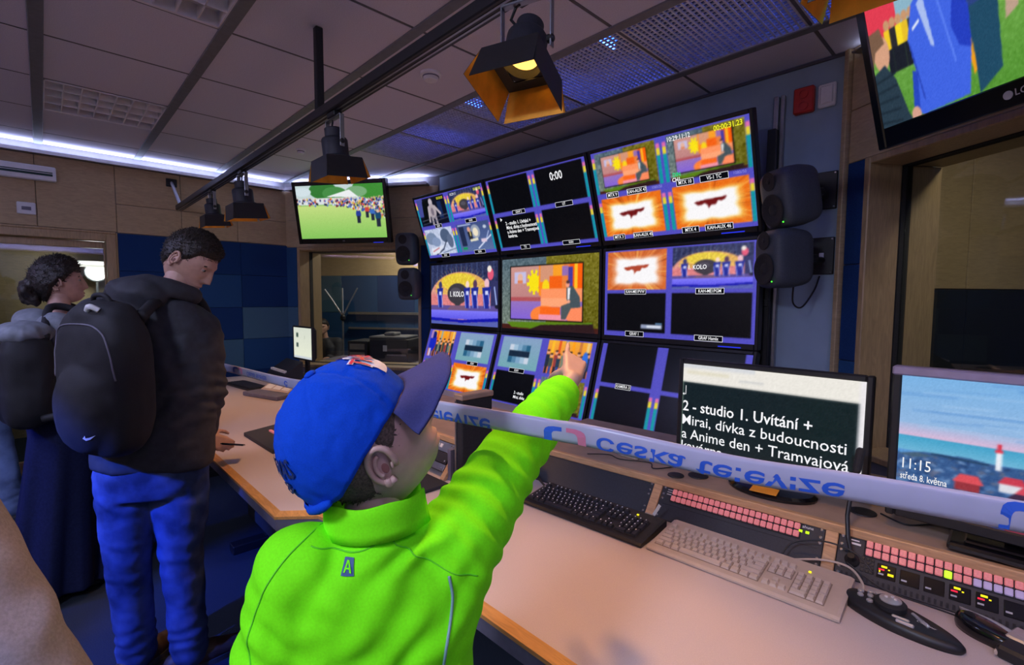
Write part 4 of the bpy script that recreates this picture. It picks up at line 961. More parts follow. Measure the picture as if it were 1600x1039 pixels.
# things on the turret shelf
def on_shelf(x, y): return MT @ Vector((x, y, .1085))
for k, (x, y, lab_) in enumerate(((.56, .22, 'black cable grommet in the shelf left of the landscape screen'), (.09, .19, 'black cable grommet in the shelf in front of the prompter foot'), (.03, .14, 'smaller black cable grommet at the shelf edge left of the prompter'))):
    t = empty('cable_grommet', on_shelf(x, y), lab_, 'grommet', 'cable grommets')
    r = .03 if k != 2 else .024
    MB().lathe([(r, 0), (r+.004, .0015), (r+.003, .004), (r-.008, .005)], 28).build('ring', MAT['black'], t); MB().lathe([(r-.009, .003), (r-.009, .0045)], 24).build('lid', MAT['gloss_black'], t)
t = empty('small_box', MT @ Vector((-.19, .23, .1085)) , 'small pale plastic box with cables on the shelf behind the tape', 'box')
MB().cbox(-.045, .045, -.03, .03, 0, .03, .004).build('shell', MAT['beige_plastic'], t); MB().box(-.04, .04, -.0305, -.03, .012, .014).build('seam', MAT['edge_dark'], t)
def cable(name, pts, r, m, label, n=28):
    P = [Vector(p) for p in pts]; out = []
    for i in range(len(P)-1):
        p0, p1, p2, p3 = P[max(i-1, 0)], P[i], P[i+1], P[min(i+2, len(P)-1)]
        for k in range(n//(len(P)-1)+1):
            t = k/(n//(len(P)-1)+1); out.append(.5*((2*p1)+(p2-p0)*t+(2*p0-5*p1+4*p2-p3)*t*t+(3*p1-p0-3*p2+p3)*t**3))
    out.append(P[-1]); o = MB().tube(out, r, 8).build(name, MAT[m], None, smooth=True); tag(o, label, 'cable'); return o
sp = lambda x, y, z=.003: MT @ Vector((x, y, .1085+z))
cable('thin_cable', [sp(-.33, .13), sp(-.26, .18), sp(-.2, .16), sp(-.1, .2), sp(-.06, .15), sp(-.02, .2), sp(.02, .3)], .002, 'black', 'thin black cable curling on the shelf by the small box')
cable('thin_cable', [sp(.60, .24), sp(.66, .2), sp(.72, .25), sp(.80, .23)], .0025, 'black', 'thin black cable on the shelf left of the right screen foot')

# prompter screen
M_pr = frame((-.562, 1.655, .925), x=(1, .012, 0), z=(0, .03, 1))
pr, s, sw, sh = display('prompter_screen', M_pr, .578, .345, .03, (.016, .018, .018, .022), prompter(120, 70), 'desk monitor showing large white prompter text on dark green', 'monitor', body='black')
fit_caption(s, sw, sh, '2 - studio 1. Uvítání +', .008, .765, .50, .052, .012)
fit_caption(s, sw, sh, 'Mirai, dívka z budoucnosti', .008, .93, .665, .050, .004)
fit_caption(s, sw, sh, 'a Anime den + Tramvajová', .008, .945, .83, .050, .004)
fit_caption(s, sw, sh, 'kavárna', .008, .28, .97, .046, .004)
b = MB(); b.add([(-.5*sw+x, -.002, sh*.64+z) for x, z in ((.012, -.0), (.014, -.0), (.014, .032), (.012, .032))], [(0, 1, 2, 3)]); b.add([(-.5*sw+x, -.002, sh*.64+z) for x, z in ((.004, 0), (.014, 0), (.014, .002), (.004, .002))], [(0, 1, 2, 3)]); b.add([(-.5*sw+x, -.002, sh*.64+z) for x, z in ((.001, .001), (.007, -.004), (.007, .006))], [(0, 1, 2)]); b.build('arrow_mark', MAT['cap_white'], s)
b = MB(); b.cbox(-.04, .04, .06, .085, -.05, .15, .004); b.build('stand_neck', MAT['black'], pr)
zb = on_shelf(0, 0).z-.925
b = MB(); b.lathe([(.13, 0), (.132, .008), (.12, .016), (.05, .02)], 36, Matrix.Translation((.03, .03, zb)) @ Matrix.Diagonal((1, .72, 1, 1))); b.build('stand_base', MAT['gloss_black'], pr)
n = tag(MB().cbox(-.038, .038, -.03, .03, 0, .0015, .0005, Matrix.Translation((-.53, 1.615, on_shelf(0, 0).z+.0205)) @ Matrix.Rotation(R_(8), 4, 'Z')).build('sticky_note', MAT['orange_note']), 'orange note lying on the foot of the prompter screen', 'note')
# landscape screen
M_is = frame((.052, 1.63, .905), x=(1, .0, 0), z=(0, .015, 1))
isl, s, sw, sh = display('landscape_screen', M_is, .562, .402, .035, (.020, .020, .020, .03), island(190, 128), 'desk monitor at right edge showing a lighthouse island lock screen', 'monitor', body='black')
MB().cbox(-.282, .282, -.004, .040, .380, .404, .004).build('top_highlight', MAT['bezel_highlight'], isl)  # lilac highlight along the top, painted as a coloured strip
fit_caption(s, sw, sh, '11:15', .022, .132, .67, .040, 0)
fit_caption(s, sw, sh, 'středa 8. května', .016, .195, .765, .024, .006)
b = MB(); b.cbox(-.05, .05, .055, .085, -.03, .2, .004); b.build('stand_neck', MAT['black'], isl)
b = MB(); b.cbox(-.15, .15, -.04, .17, on_shelf(0, 0).z-.902, on_shelf(0, 0).z-.882, .006); b.cbox(-.12, .12, -.02, .12, on_shelf(0, 0).z-.882, on_shelf(0, 0).z-.874, .004); b.build('stand_base', MAT['gloss_black'], isl)
# small white screen far left
p = W(473, 580, 4.55)
fs_, s, sw, sh = display('file_screen', frame((p.x, p.y, .905), x=(1, .06, 0), z=(0, 0, 1)), .40, .315, .03, (.014, .014, .014, .016), files(70, 52), 'small desk monitor with a nearly blank pale screen below the left window', 'monitor')
b = MB(); b.cbox(-.03, .03, .035, .06, -.147, .15); b.cbox(-.12, .12, -.05, .12, -.149, -.135); b.build('stand', MAT['black'], fs_)

# ---- left console section
LT = frame((-2.62, 1.125, DZT), x=(1, .0, 0), z=(0, 0, 1))
lt = empty('equipment_turret', LT, 'low wooden equipment turret on the left half of the desk', 'turret')
b = MB(); b.prism([(.10, .125), (.62, .125), (.62, .14), (.10, .14)], -.6, 1.08, Matrix(((0,0,1,0),(1,0,0,0),(0,1,0,0),(0,0,0,1)))); b.build('top_board', MAT['wood_top'], lt)
MB().cbox(-.6, 1.08, .085, .105, .12, .145, .003).build('front_edge', MAT['rack_wood'], lt)
b = MB(); b.box(-.6, 1.08, .60, .62, 0, .125); b.box(-.6, -.58, .02, .62, 0, .125); b.box(1.06, 1.08, .02, .62, 0, .125); b.build('carcass', MAT['edge_dark'], lt)
LSL = Vector((0, .09, .12)); LP = frame((0, 0, .001), x=(1, 0, 0), y=LSL)
for x in (-.58, -.06, .48, 1.05): MB().cbox(x-.013, x+.013, 0, .15, -.01, .006, .002, LP).build('rack_strip', MAT['rack_wood'], lt)
units = [(-.55, -.08), (-.04, .46), (.50, 1.03)]
for k, (x0, x1) in enumerate(units):
    t = empty('rack_device', LT @ LP, ('slim rack device at the far end of the left turret', 'rack device in the middle of the left turret', 'rack device with a row of white keys left of the black divider')[k], 'rack device')
    MB().cbox(x0, x1, .105, .146, -.006, .004, .001).build('upper_unit', MAT['metal_grey'], t)
    MB().cbox(x0, x1, .060, .102, -.006, .008, .001).build('middle_unit', MAT['panel_black'], t)
    MB().cbox(x0, x1, .030, .058, -.006, .004, .001).build('lower_unit', MAT['metal_grey'], t)
    wk = MB().cbox(-.009, .009, -.008, .008, 0, .005, .001).mesh('white_key', MAT['white_button'])
    for i in range(11): o = link(bpy.data.objects.new('white_key', wk), t); o.location = (x0+.2+i*.025, .126, .004)
    MB().box(x1-.20, x1-.14, .076, .092, .008, .0085).build('red_mark', MAT['red_plastic'], t)
    b = MB()
    for yy in (.115, .135, .07, .04): screw(b, x1-.012, yy, .008)
    b.build('screws', MAT['chrome'], t)
dv = empty('divider', (-1.50, 1.215, DZT), 'tall narrow black upright divider with wooden cap standing on the desk', 'divider')
MB().cbox(-.010, .035, -.070, .085, 0, .335, .004).build('board', MAT['matte_black'], dv)
MB().cbox(-.014, .039, -.075, .09, .335, .357, .004).build('cap', MAT['wood_top'], dv)
MB().box(-.008, .0, -.074, -.070, .0, .33).build('edge_strip', MAT['metal_grey'], dv)
p = Vector((-1.60, 1.02, DZT))
t = empty('document_tray', p, 'flat dark tray with a small pink mark in front of the left turret', 'tray')
MB().cbox(-.13, .10, -.05, .09, 0, .012, .004).build('base', MAT['panel_black'], t); MB().box(-.02, .0, .0, .015, .012, .0126).build('pink_mark', MAT['red_plastic'], t)

# ---- keyboards
def keyboard(name, M, label, body_m, key_m, leg_m, w=.462, d=.165, u=.0187):
    t = empty(name, M, label, 'keyboard', 'keyboards')
    # shell: wedge with rounded front and back
    prof = [(-d/2, .004), (-d/2+.006, 0), (d/2-.006, 0), (d/2, .006), (d/2, .026), (d/2-.006, .031), (d/2-.05, .028), (-d/2+.035, .016), (-d/2+.008, .013), (-d/2, .009)]
    b = MB(); n = len(prof)
    b.loft([[Vector((x, y if abs(x) < w/2-.005 else y*.985, z if abs(x) < w/2-.005 else .003+(z-.003)*.9)) for y, z in prof] for x in (-w/2, -w/2+.008, -w/4, 0, w/4, w/2-.008, w/2)])
    b.build('shell', MAT[body_m], t)
    b = MB(); u0 = u
    for xa_, xb_, ra, rb in ((0, 15, 0, 5), (15.35, 18.35, 3, 5), (18.7, 22.7, 0, 5)):
        ya = -d/2+.036+u0*(ra-.55); yb = -d/2+.036+u0*(rb-.45); zz_ = lambda y: .0165+(y+d/2-.035)*(.012/(d-.085))+.0006
        b.loft([[Vector((x, ya, .012)), Vector((x, ya, zz_(ya))), Vector((x, yb, zz_(yb))), Vector((x, yb, .012))] for x in (-w/2+.013+xa_*u0, -w/2+.015+xb_*u0)])
    b.build('key_gap_dark', MAT['key_gap_dark' if body_m != 'black' else 'matte_black'], t)  # makes the gaps between the keys darker
    cache = {}
    def top(y): return .0165 + (y+d/2-.035)*(.012/(d-.085))
    leg = MB()
    def key(x, y, wu=1.0, hu=1.0):
        k = (round(wu, 2), hu)
        if k not in cache:
            kw, kh = wu*u-.0018, hu*u-.0018
            lo = [(-kw/2, -kh/2, 0), (kw/2, -kh/2, 0), (kw/2, kh/2, 0), (-kw/2, kh/2, 0)]; hi = [(-kw/2+.0025, -kh/2+.0018, .0075), (kw/2-.0025, -kh/2+.0018, .0075), (kw/2-.0025, kh/2-.003, .0085), (-kw/2+.0025, kh/2-.003, .0085)]
            cache[k] = MB().add(lo+hi, [(4, 5, 6, 7), (0, 1, 5, 4), (1, 2, 6, 5), (2, 3, 7, 6), (3, 0, 4, 7), (3, 2, 1, 0)]).mesh('key', MAT[key_m])
        o = link(bpy.data.objects.new('key', cache[k]), t); o.location = (x+wu*u/2, y, top(y)-.001)
        o.rotation_euler.x = math.atan2(.012, d-.085)
        z = top(y)+.0072+(hu*u*.08); lx, ly = x+wu*u*.30, y+.002
        leg.add([(lx, ly, z), (lx+.0035, ly, z), (lx+.0035, ly+.0042, z+.0012), (lx, ly+.0042, z+.0012)], [(0, 1, 2, 3)])
    X0 = -w/2+.014; Y0 = -d/2+.036
    ry = [Y0+u*k for k in range(5)]; ryf = Y0+u*5+.008
    def row(y, ws, x=X0):
        for q in ws:
            if q > 0: key(x, y, q)
            x += abs(q)*u
    row(ry[0], [1.25, 1.25, 1.25, 6.25, 1.25, 1.25, 1.25, 1.25]); row(ry[1], [2.25]+[1]*10+[2.75]); row(ry[2], [1.75]+[1]*11+[2.25]); row(ry[3], [1.5]+[1]*12+[1.5]); row(ry[4], [1]*13+[2])
    row(ryf, [1, -1, 1, 1, 1, 1, -.5, 1, 1, 1, 1, -.5, 1, 1, 1, 1])
    XN = X0+15.35*u
    row(ryf, [1]*3, XN); row(ry[4], [1]*3, XN); row(ry[3], [1]*3, XN); row(ry[1], [-1, 1], XN); row(ry[0], [1]*3, XN)
    XP = X0+18.7*u
    row(ry[4], [1]*4, XP); row(ry[3], [1]*3, XP); row(ry[2], [1]*3, XP); row(ry[1], [1]*3, XP); row(ry[0], [2, 1], XP)
    key(XP+3*u, (ry[2]+ry[3])/2, 1, 2); key(XP+3*u, (ry[0]+ry[1])/2, 1, 2)
    leg.build('key_legends', MAT[leg_m], t)['kind'] = 'stuff'
    b = MB(); b.box(XP+.02, XP+.026, ryf-.003, ryf+.003, top(ryf)+.001, top(ryf)+.004); b.build('status_light', MAT['led_yellow'], t)
    return t
keyboard('beige_keyboard', frame((-.487, 1.343, DZT), x=(1, .045, 0), z=(0, 0, 1)), 'beige full-size keyboard lying on the worktop', 'beige_plastic', 'beige_key', 'beige_plastic', w=.475, d=.19)
keyboard('black_keyboard', frame((-.972, 1.300, DZT), x=(1, .062, 0), z=(0, 0, 1)), 'black full-size keyboard left of the beige one', 'black', 'panel_black', 'print_white', w=.468, d=.175)
cable('keyboard_cable', [(-.40, 1.445, DZT+.02), (-.33, 1.475, DZT+.035), (-.27, 1.47, DZT+.04), (-.235, 1.44, DZT+.02), (-.24, 1.42, DZT+.008)], .003, 'beige_plastic', 'beige keyboard cable looping beside the rack strip')
cable('thin_cable', [(-.42, 1.44, DZT+.03), (-.40, 1.47, DZT+.06), (-.33, 1.478, DZT+.085), (-.26, 1.475, DZT+.08), (-.22, 1.46, DZT+.05)], .0022, 'black', 'thin black cable hanging over the rack strip behind the beige keyboard')
cable('mouse_cable', [(-.28, 1.475, DZT+.05), (-.2, 1.46, DZT+.02), (-.12, 1.47, DZT+.012), (-.06, 1.48, DZT+.006), (-.02, 1.455, DZT+.006)], .002, 'black', 'thin black mouse cable running under the router panel')
t = empty('pen', (-1.24, 1.375, DZT+.012), 'dark pen with a red end leaning at the left end of the blank panel', 'pen')
MB().cyl((-.09, .02, .022), (.02, -.02, .0), .0042, n=10).build('barrel', MAT['black'], t); MB().cyl((.02, -.02, .0), (.05, -.031, -.006), .0043, .003, n=10).build('red_end', MAT['red_plastic'], t)
t = empty('paper_flag', (-.79, 1.40, DZT+.03), 'narrow white paper flag standing behind the black keyboard', 'flag')
MB().box(-.005, .005, -.0006, .0006, 0, .045, Matrix.Rotation(R_(28), 4, 'Y')).build('strip', MAT['paper'], t); MB().box(-.03, .002, -.006, .006, -.004, -.002).build('foot', MAT['beige_plastic'], t)

# ---- jog controller, mice
def ellipse_shell(b, L, Wd, H, M, n=40, flat=.55, waist=0.0):
    rings = []
    for r, z in ((.96, 0), (1.0, .25), (.99, .55), (.93, .82), (.82, .95), (.55, 1.0), (.2, 1.0)):
        ring = []
        for i in range(n):
            t = 2*PI*i/n; x = math.cos(t); y = math.sin(t)
            ww = 1-waist*math.exp(-((x-.1)/.3)**2) - .18*max(0, x)
            hz = z*H*(1-.28*(x*r+1)/2 if z > .3 else 1)
            ring.append(M @ Vector((x*L/2*r, y*Wd/2*r*ww, hz)))
        rings.append(ring)
    b.loft(rings)
JM = frame((-.155, 1.362, DZT), x=(.97, -.24, 0), z=(0, 0, 1))
jog = empty('jog_controller', JM, 'oval black jog controller with a dial beside the beige keyboard', 'controller')
b = MB(); ellipse_shell(b, .235, .098, .030, Matrix()); b.build('shell', MAT['black'], jog, smooth=True)
b = MB(); b.lathe([(.030, .022), (.031, .036), (.027, .040), (.018, .041)], 28, Matrix.Translation((-.02, .008, 0))); b.build('jog_ring', MAT['matte_black'], jog, angle=40)
b = MB(); b.lathe([(.021, .038), (.021, .043), (.016, .0445)], 24, Matrix.Translation((-.02, .008, 0))); b.build('jog_dial', MAT['silver'], jog, angle=40)
for dx, dy in ((-.009, 0), (.008, 0.004), (0, .01)): MB().lathe([(.0035, .0445), (.003, .047)], 10, Matrix.Translation((-.02+dx, .008+dy, 0))).build('dial_dimple', MAT['white_button'], jog)
for x, y in ((-.082, .012), (-.068, .026), (-.075, -.006), (-.060, .008), (-.052, -.014), (-.055, .036)):
    MB().lathe([(.0065, .024), (.0065, .031), (.005, .0325)], 14, Matrix.Translation((x, y, 0))).build('round_button', MAT['silver'], jog)
for k, (x, y, a) in enumerate(((.012, -.022, 12), (.024, -.033, 12), (.030, .014, -30), (.042, .006, -30))):
    MB().cbox(-.016, .016, -.0035, .0035, .02, .029, .002, Matrix.Translation((x, y, 0)) @ Matrix.Rotation(R_(a), 4, 'Z')).build('bar_button', MAT['silver'], jog)
flat_text(jog, 'Contour', .010, .052, -.004, .0285, 'print_white')
MM = frame((-.01, 1.44, DZT), x=(.90, -.42, 0), z=(0, 0, 1))
ms = empty('computer_mouse', MM, 'glossy black computer mouse with silver side right of the jog controller', 'mouse')
b = MB(); ellipse_shell(b, .125, .066, .036, Matrix(), waist=.08); b.build('shell', MAT['gloss_black'], ms, smooth=True)
b = MB(); b.loft([[Vector((x, .018+.006*math.cos(x*40), .034-.12*abs(x+.02)*.2)), Vector((x, .036-.3*(x+.02)**2*20*.05, .020)), Vector((x, .030, .012)), Vector((x, .014, .028))] for x in (-.064, -.05, -.03, -.01, .01, .03, .045)]); b.build('silver_side', MAT['silver'], ms, smooth=True)
MB().lathe([(.010, -.003), (.010, .003)], 18, frame((-.035, -.004, .031), z=(0, 1, 0), x=(1, 0, 0))).build('wheel', MAT['matte_black'], ms)
t = empty('black_device', frame((.085, 1.40, DZT), x=(.95, -.3, 0), z=(0, 0, 1)), 'dark device with silver corner at the lower right corner', 'device')
MB().cbox(-.075, .09, -.05, .055, 0, .028, .006).build('shell', MAT['black'], t); MB().cbox(-.078, -.01, .0, .057, .020, .032, .004).build('silver_cover', MAT['silver'], t); MB().cbox(-.077, -.07, -.052, .0, .004, .016, .003).build('pale_edge', MAT['beige_plastic'], t)

# ---- things on the left desk
t = empty('sloped_controller', frame((-2.60, .80, DZT), x=(1, .02, 0), z=(0, 0, 1)), 'dark sloped controller with pink light bars on the left worktop', 'controller')
MB().loft([[Vector((-.24, -.02, 0)), Vector((-.24, .10, 0)), Vector((-.24, .10, .016)), Vector((-.24, -.02, .012))], [Vector((-.20, -.06, 0)), Vector((-.20, .15, 0)), Vector((-.20, .15, .04)), Vector((-.20, -.06, .018))], [Vector((.22, -.06, 0)), Vector((.22, .15, 0)), Vector((.22, .15, .045)), Vector((.22, -.06, .018))]]).build('shell', MAT['panel_black'], t)
for k in range(2): MB().cbox(-.10, .18, .03+k*.045, .045+k*.045, .024+.009*k, .036+.009*k, .002).build('light_bar', MAT['pink_button'], t)
t = empty('black_keyboard', frame((-4.35, 1.18, DZT), x=(1, .12, 0), z=(0, 0, 1)), 'black keyboard at the far end of the left worktop', 'keyboard', 'keyboards')
MB().cbox(-.23, .23, -.08, .08, 0, .02, .005).build('shell', MAT['black'], t)
km = MB().cbox(-.0085, .0085, -.0085, .0085, 0, .006, .0015).mesh('key', MAT['panel_black'])
for i in range(22):
    for j in range(6): o = link(bpy.data.objects.new('key', km), t); o.location = (-.21+i*.02, -.055+j*.021, .019)
t = empty('paper_stand', frame((-3.82, 1.20, DZT), x=(1, .3, 0), z=(0, 0, 1)), 'tilted pale document stand on the far left worktop', 'stand')
MB().cbox(-.2, .2, -.10, .10, 0, .03, .005).build('base', MAT['edge_dark'], t); MB().box(-.16, .16, -.004, .004, 0, .16, Matrix.Translation((0, .02, .03)) @ Matrix.Rotation(R_(-62), 4, 'X')).build('board', MAT['beige_plastic'], t)
for k in range(3): MB().box(-.14+.1*k, -.06+.1*k, -.006, -.004, .02, .14, Matrix.Translation((0, .02, .03)) @ Matrix.Rotation(R_(-62), 4, 'X')).build('sheet', MAT['paper'], t)
for k, (x, y) in enumerate(((-4.6, 1.55), (-3.52, 1.80))):
    t = empty('talkback_box', (x, y, DZT), ('dark talkback box beside the blank pale screen', 'dark talkback box behind the paper stand')[k], 'box')
    MB().loft([[Vector((-.2, -.1, 0)), Vector((-.2, .1, 0)), Vector((-.2, .1, .16)), Vector((-.2, -.06, .06))], [Vector((.2, -.1, 0)), Vector((.2, .1, 0)), Vector((.2, .1, .16)), Vector((.2, -.06, .06))]]).build('shell', MAT['panel_black'], t)
    for i in range(8): MB().cbox(-.17+i*.045, -.14+i*.045, -.055, -.03, .068, .09, .003).build('button', MAT['white_button'], t)

# office chair pushed under the left desk
ch = empty('office_chair', (-2.15, .92, 0), 'dark office chair pushed under the left worktop behind the boy', 'chair')
MB().cbox(-.23, .23, -.22, .22, .43, .50, .03).build('seat', MAT['matte_black'], ch); MB().cbox(-.2, .2, -.30, -.25, .50, .66, .02).build('backrest', MAT['matte_black'], ch)
MB().cyl((0, 0, .08), (0, 0, .43), .025).build('column', MAT['black'], ch)
for k in range(5):
    a = k*2*PI/5+.3; e = Vector((.29*math.cos(a), .29*math.sin(a), .06))
    lg = MB().tube([(0, 0, .10), e*.6+Vector((0, 0, .045)), e], .018, 10, [.024, .02, .014]).build('leg', MAT['black'], ch)
    MB().cyl(e+Vector((-.012*math.sin(a), .012*math.cos(a), -.032)), e+Vector((.012*math.sin(a), -.012*math.cos(a), -.032)), .028, n=16).build('castor', MAT['matte_black'], lg)
for sx in (-1, 1): MB().tube([(sx*.22, .0, .46), (sx*.29, 0, .48), (sx*.29, -.02, .64)], .014).build('arm_post', MAT['black'], ch); MB().cbox(sx*.29-.03, sx*.29+.03, -.14, .12, .635, .665, .01).build('armrest', MAT['matte_black'], ch)
# ================================================================== LIGHTING TRACK AND SPOT LAMPS
TY, TZ = 0.91, 2.25
t = empty('lighting_track', (0, TY, TZ), 'long black lighting track hanging below the ceiling', 'track')
b = MB(); b.cbox(-5.2, 1.3, -.028, .028, .0, .042, .004); b.build('rail', MAT['black'], t)
b = MB(); b.box(-5.2, 1.3, -.013, -.006, -.0015, .001); b.box(-5.2, 1.3, .006, .013, -.0015, .001); b.build('conductor_slots', MAT['metal_grey'], t)
for x in (-2.166, .6): MB().cbox(x-.016, x+.016, -.016, .016, .034, ZT-TZ, .003).build('hanger', MAT['matte_black'], t); MB().cbox(x-.03, x+.03, -.022, .022, .030, .042, .003).build('hanger_clamp', MAT['black'], t)
b = MB(); b.cyl((-5.235, -.045, .24), (-5.12, .0, .02), .013, n=10); b.build('wall_strut', MAT['steel_strut'], t); MB().cbox(-5.236, -5.225, -.085, -.005, .20, .27, .004).build('wall_plate', MAT['black'], t)
t2 = empty('lighting_track', (0, -1.55, TZ), 'added black lighting track behind the viewer for the blue fill lamps', 'track')  # unseen track added to carry the blue fill lamps
b = MB(); b.cbox(-5.2, 1.3, -.020, .020, .0, .034, .003); b.build('rail', MAT['black'], t2)
for x in (-3.9, -.4): MB().cbox(x-.016, x+.016, -.016, .016, .034, ZT-TZ, .003).build('hanger', MAT['matte_black'], t2)

def track_lamp(x, y, label, tilt, turn, power, size=1.0, gel='gold', drop=0.05, color=(1.0, .50, .16), cone=82, spread=1.0, glow='lamp_glow'):
    """spot lamp: clamp, hook, yoke, stepped housing, barn-door box with golden inside"""
    t = empty('track_spot_lamp', (x, y, TZ), label, 'lamp', 'track spot lamps')
    MB().cbox(-.035, .035, -.018, .018, -.022, .0, .003).build('adapter', MAT['black'], t)
    s = size; d = -drop
    Rm = Matrix.Rotation(R_(turn), 4, 'Z') @ Matrix.Rotation(R_(tilt), 4, 'X')
    H = Matrix.Translation((0, 0, -.075*s-drop)) @ Rm       # housing centre; aims along its -z
    Hy = Matrix.Translation((0, 0, -.075*s-drop)) @ Matrix.Rotation(R_(turn), 4, 'Z')
    y_ = MB()
    for sx in (-1, 1):
        y_.cbox(sx*.066*s-.002, sx*.066*s+.002, -.009*s, .009*s, -.02*s, .075*s+drop-.022, .001, Hy)
    y_.cbox(-.066*s, .066*s, -.010*s, .010*s, .075*s+drop-.026, .075*s+drop-.020, .001, Hy)
    y_.build('yoke', MAT['metal_grey'], t)
    for sx in (-1, 1): MB().lathe([(.010*s, 0), (.010*s, .012*s), (.006*s, .016*s)], 12, H @ frame((sx*.056*s, 0, 0), z=(sx, 0, 0), x=(0, 1, 0))).build('tilt_knob', MAT['black'], t)
    MB().tube([Hy @ Vector((-.02, .0, .04*s)), Hy @ Vector((-.05, .01, .05*s+drop*.5)), Hy @ Vector((-.035, .008, .06*s+drop*.8)), Hy @ Vector((-.02, 0, .07*s+drop-.02))], .004, 8).build('lead', MAT['black'], t)
    hs = MB(); hs.lathe([(.030*s, .062*s), (.034*s, .058*s), (.034*s, .028*s), (.046*s, .022*s), (.050*s, .015*s), (.050*s, -.045*s), (.060*s, -.050*s), (.060*s, -.058*s), (.045*s, -.058*s), (.040*s, -.03*s)], 28, H); hs.build('housing', MAT['panel_black'], t, angle=35)
    MB().lathe([(.036*s, -.034*s), (.036*s, -.040*s), (.018*s, -.044*s)], 24, H).build('bulb', MAT[glow], t)
    MB().cbox(-.068*s, .068*s, -.068*s, .068*s, -.066*s, -.058*s, .002, H @ Matrix.Identity(4)).build('gel_frame', MAT['black'], t) if False else None
    # barn doors: four flaps, black outside and golden inside
    a, l = .072*s, .080*s
    fb = MB(); n = 4
    for q in range(4):
        B = H @ Matrix.Rotation(q*PI/2, 4, 'Z')
        fl = R_((16, 18, 5, 5)[q]*spread)
        yo, zo = a+math.sin(fl)*l, -.058*s-math.cos(fl)*l
        w0, w1 = a, a+math.sin(R_(9*spread))*l
        m = MB(); th = .0016
        o = [Vector((-w0, a, -.058*s)), Vector((w0, a, -.058*s)), Vector((w1, yo, zo)), Vector((-w1, yo, zo))]
        nr = Vector((0, math.cos(fl), math.sin(fl)))*th
        m.cur = 0; m.add([B @ (v+nr) for v in o], [(0, 1, 2, 3)]); m.cur = 1; m.add([B @ v for v in o], [(3, 2, 1, 0)])
        m.cur = 0; P = [B @ v for v in o]; Q = [B @ (v+nr) for v in o]
        m.add(P+Q, [(0, 1, 5, 4), (1, 2, 6, 5), (2, 3, 7, 6), (3, 0, 4, 7)])
        m.build('barn_door', [MAT['black'], MAT['gold_inside' if gel == 'gold' else 'black']], t)
    c = MB(); c.box(-a, a, -a, -.045*s, -.061*s, -.057*s, H); c.box(-a, a, .045*s, a, -.061*s, -.057*s, H); c.box(-a, -.045*s, -.045*s, .045*s, -.061*s, -.057*s, H); c.box(.045*s, a, -.045*s, .045*s, -.061*s, -.057*s, H); c.build('gel_frame', MAT['black'], t)
    p = t.matrix_basis @ (H @ Vector((0, 0, -.052*s))) if False else Vector((x, y, TZ)) + (H @ Vector((0, 0, -.062*s)))
    aim = (H.to_3x3() @ Vector((0, 0, -1)))
    if power: spot('track_spot_light', p, p+aim, power, color, cone, .55, .035)
    return t
track_lamp(-4.05, TY, 'track spot lamp half hidden behind the head of the man', 6, 0, 10, 1.0)
track_lamp(-3.32, TY, 'small-looking track spot lamp left of the football television', 6, 0, 26, 1.15)
track_lamp(-2.02, TY, 'track spot lamp hanging in front of the football television', 6, 0, 34, 1.05)
track_lamp(-.90, TY, 'track spot lamp with glowing golden barn doors above the wall monitors', -20, 18, 40, 1.05)
track_lamp(-1.45, TY, 'track spot lamp between the golden one and the television', 14, 20, 0, 1.0) if False else None
track_lamp(-.21, TY+.08, 'golden barn doors of the track lamp cut off at the top right', 6, 0, 14, .75, drop=.11)
for k, (loc, tgt, e, sz) in enumerate(BLUE_FILL):  # housings for the added blue fill lamps
    t = empty('blue_fill_lamp', loc, 'added blue fill lamp on the rear track, %s one' % ('right', 'left')[k], 'lamp')
    d = (Vector(tgt)-Vector(loc)).normalized(); H = frame((0, 0, 0), z=-d, x=d.orthogonal())
    MB().lathe([(.03, .10), (.05, .08), (.055, -.06), (.06, -.075), (.05, -.075), (.046, -.05)], 24, H).build('housing', MAT['black'], t)
    MB().lathe([(.044, -.056), (.04, -.058)], 24, H).build('gel', MAT['blue_fill_glow'], t); MB().cbox(-.01, .01, -.01, .01, .05, .06).build('clamp', MAT['black'], t)

# ================================================================== WALL FIXTURES
ac = empty('air_grille', (-5.236, -.18, 2.415), 'long white slotted air grille high on the left wall', 'grille')
MB().cbox(0, .05, -.62, .30, -.055, .055, .008).build('casing', MAT['white_plastic'], ac); MB().box(.05, .0512, -.60, .28, -.018, .012).build('slot', MAT['green_dark'], ac); MB().box(.048, .056, -.60, .28, -.001, .003).build('vane', MAT['white_plastic'], ac)
t = empty('door_sign', (-5.236, -.055, 2.145), 'small white sign with a dark window above the glazed door', 'sign')
MB().cbox(0, .02, -.052, .052, -.045, .045, .006).build('plate', MAT['white_plastic'], t); MB().box(.02, .0215, -.026, .026, -.014, .012).build('dark_window', MAT['edge_dark'], t)
for k, (x, y, r, lb) in enumerate(((-2.183, 1.504, .055, 'round white smoke detector on the ceiling above the track'), (-3.973, 1.513, .035, 'small white detector on the ceiling near the football television'))):
    t = empty('smoke_detector', (x, y, ZT), lb, 'detector')
    MB().lathe([(r, 0), (r, -.012), (r*.86, -.016)], 28).build('base', MAT['white_plastic'], t, angle=40); MB().lathe([(r*.72, -.014), (r*.74, -.024), (r*.6, -.036), (r*.2, -.04)], 28).build('dome', MAT['white_plastic'], t, angle=40)
    MB().lathe([(r*.78, -.016), (r*.78, -.022)], 28).build('slot_ring', MAT['edge_dark'], t)
Yw = 2.78
t = empty('red_socket', (-.797, Yw, 2.468), 'red wall socket high on the grey wall', 'socket')
MB().cbox(-.045, .045, -.035, 0, -.062, .062, .006).build('box', MAT['red_plastic'], t)
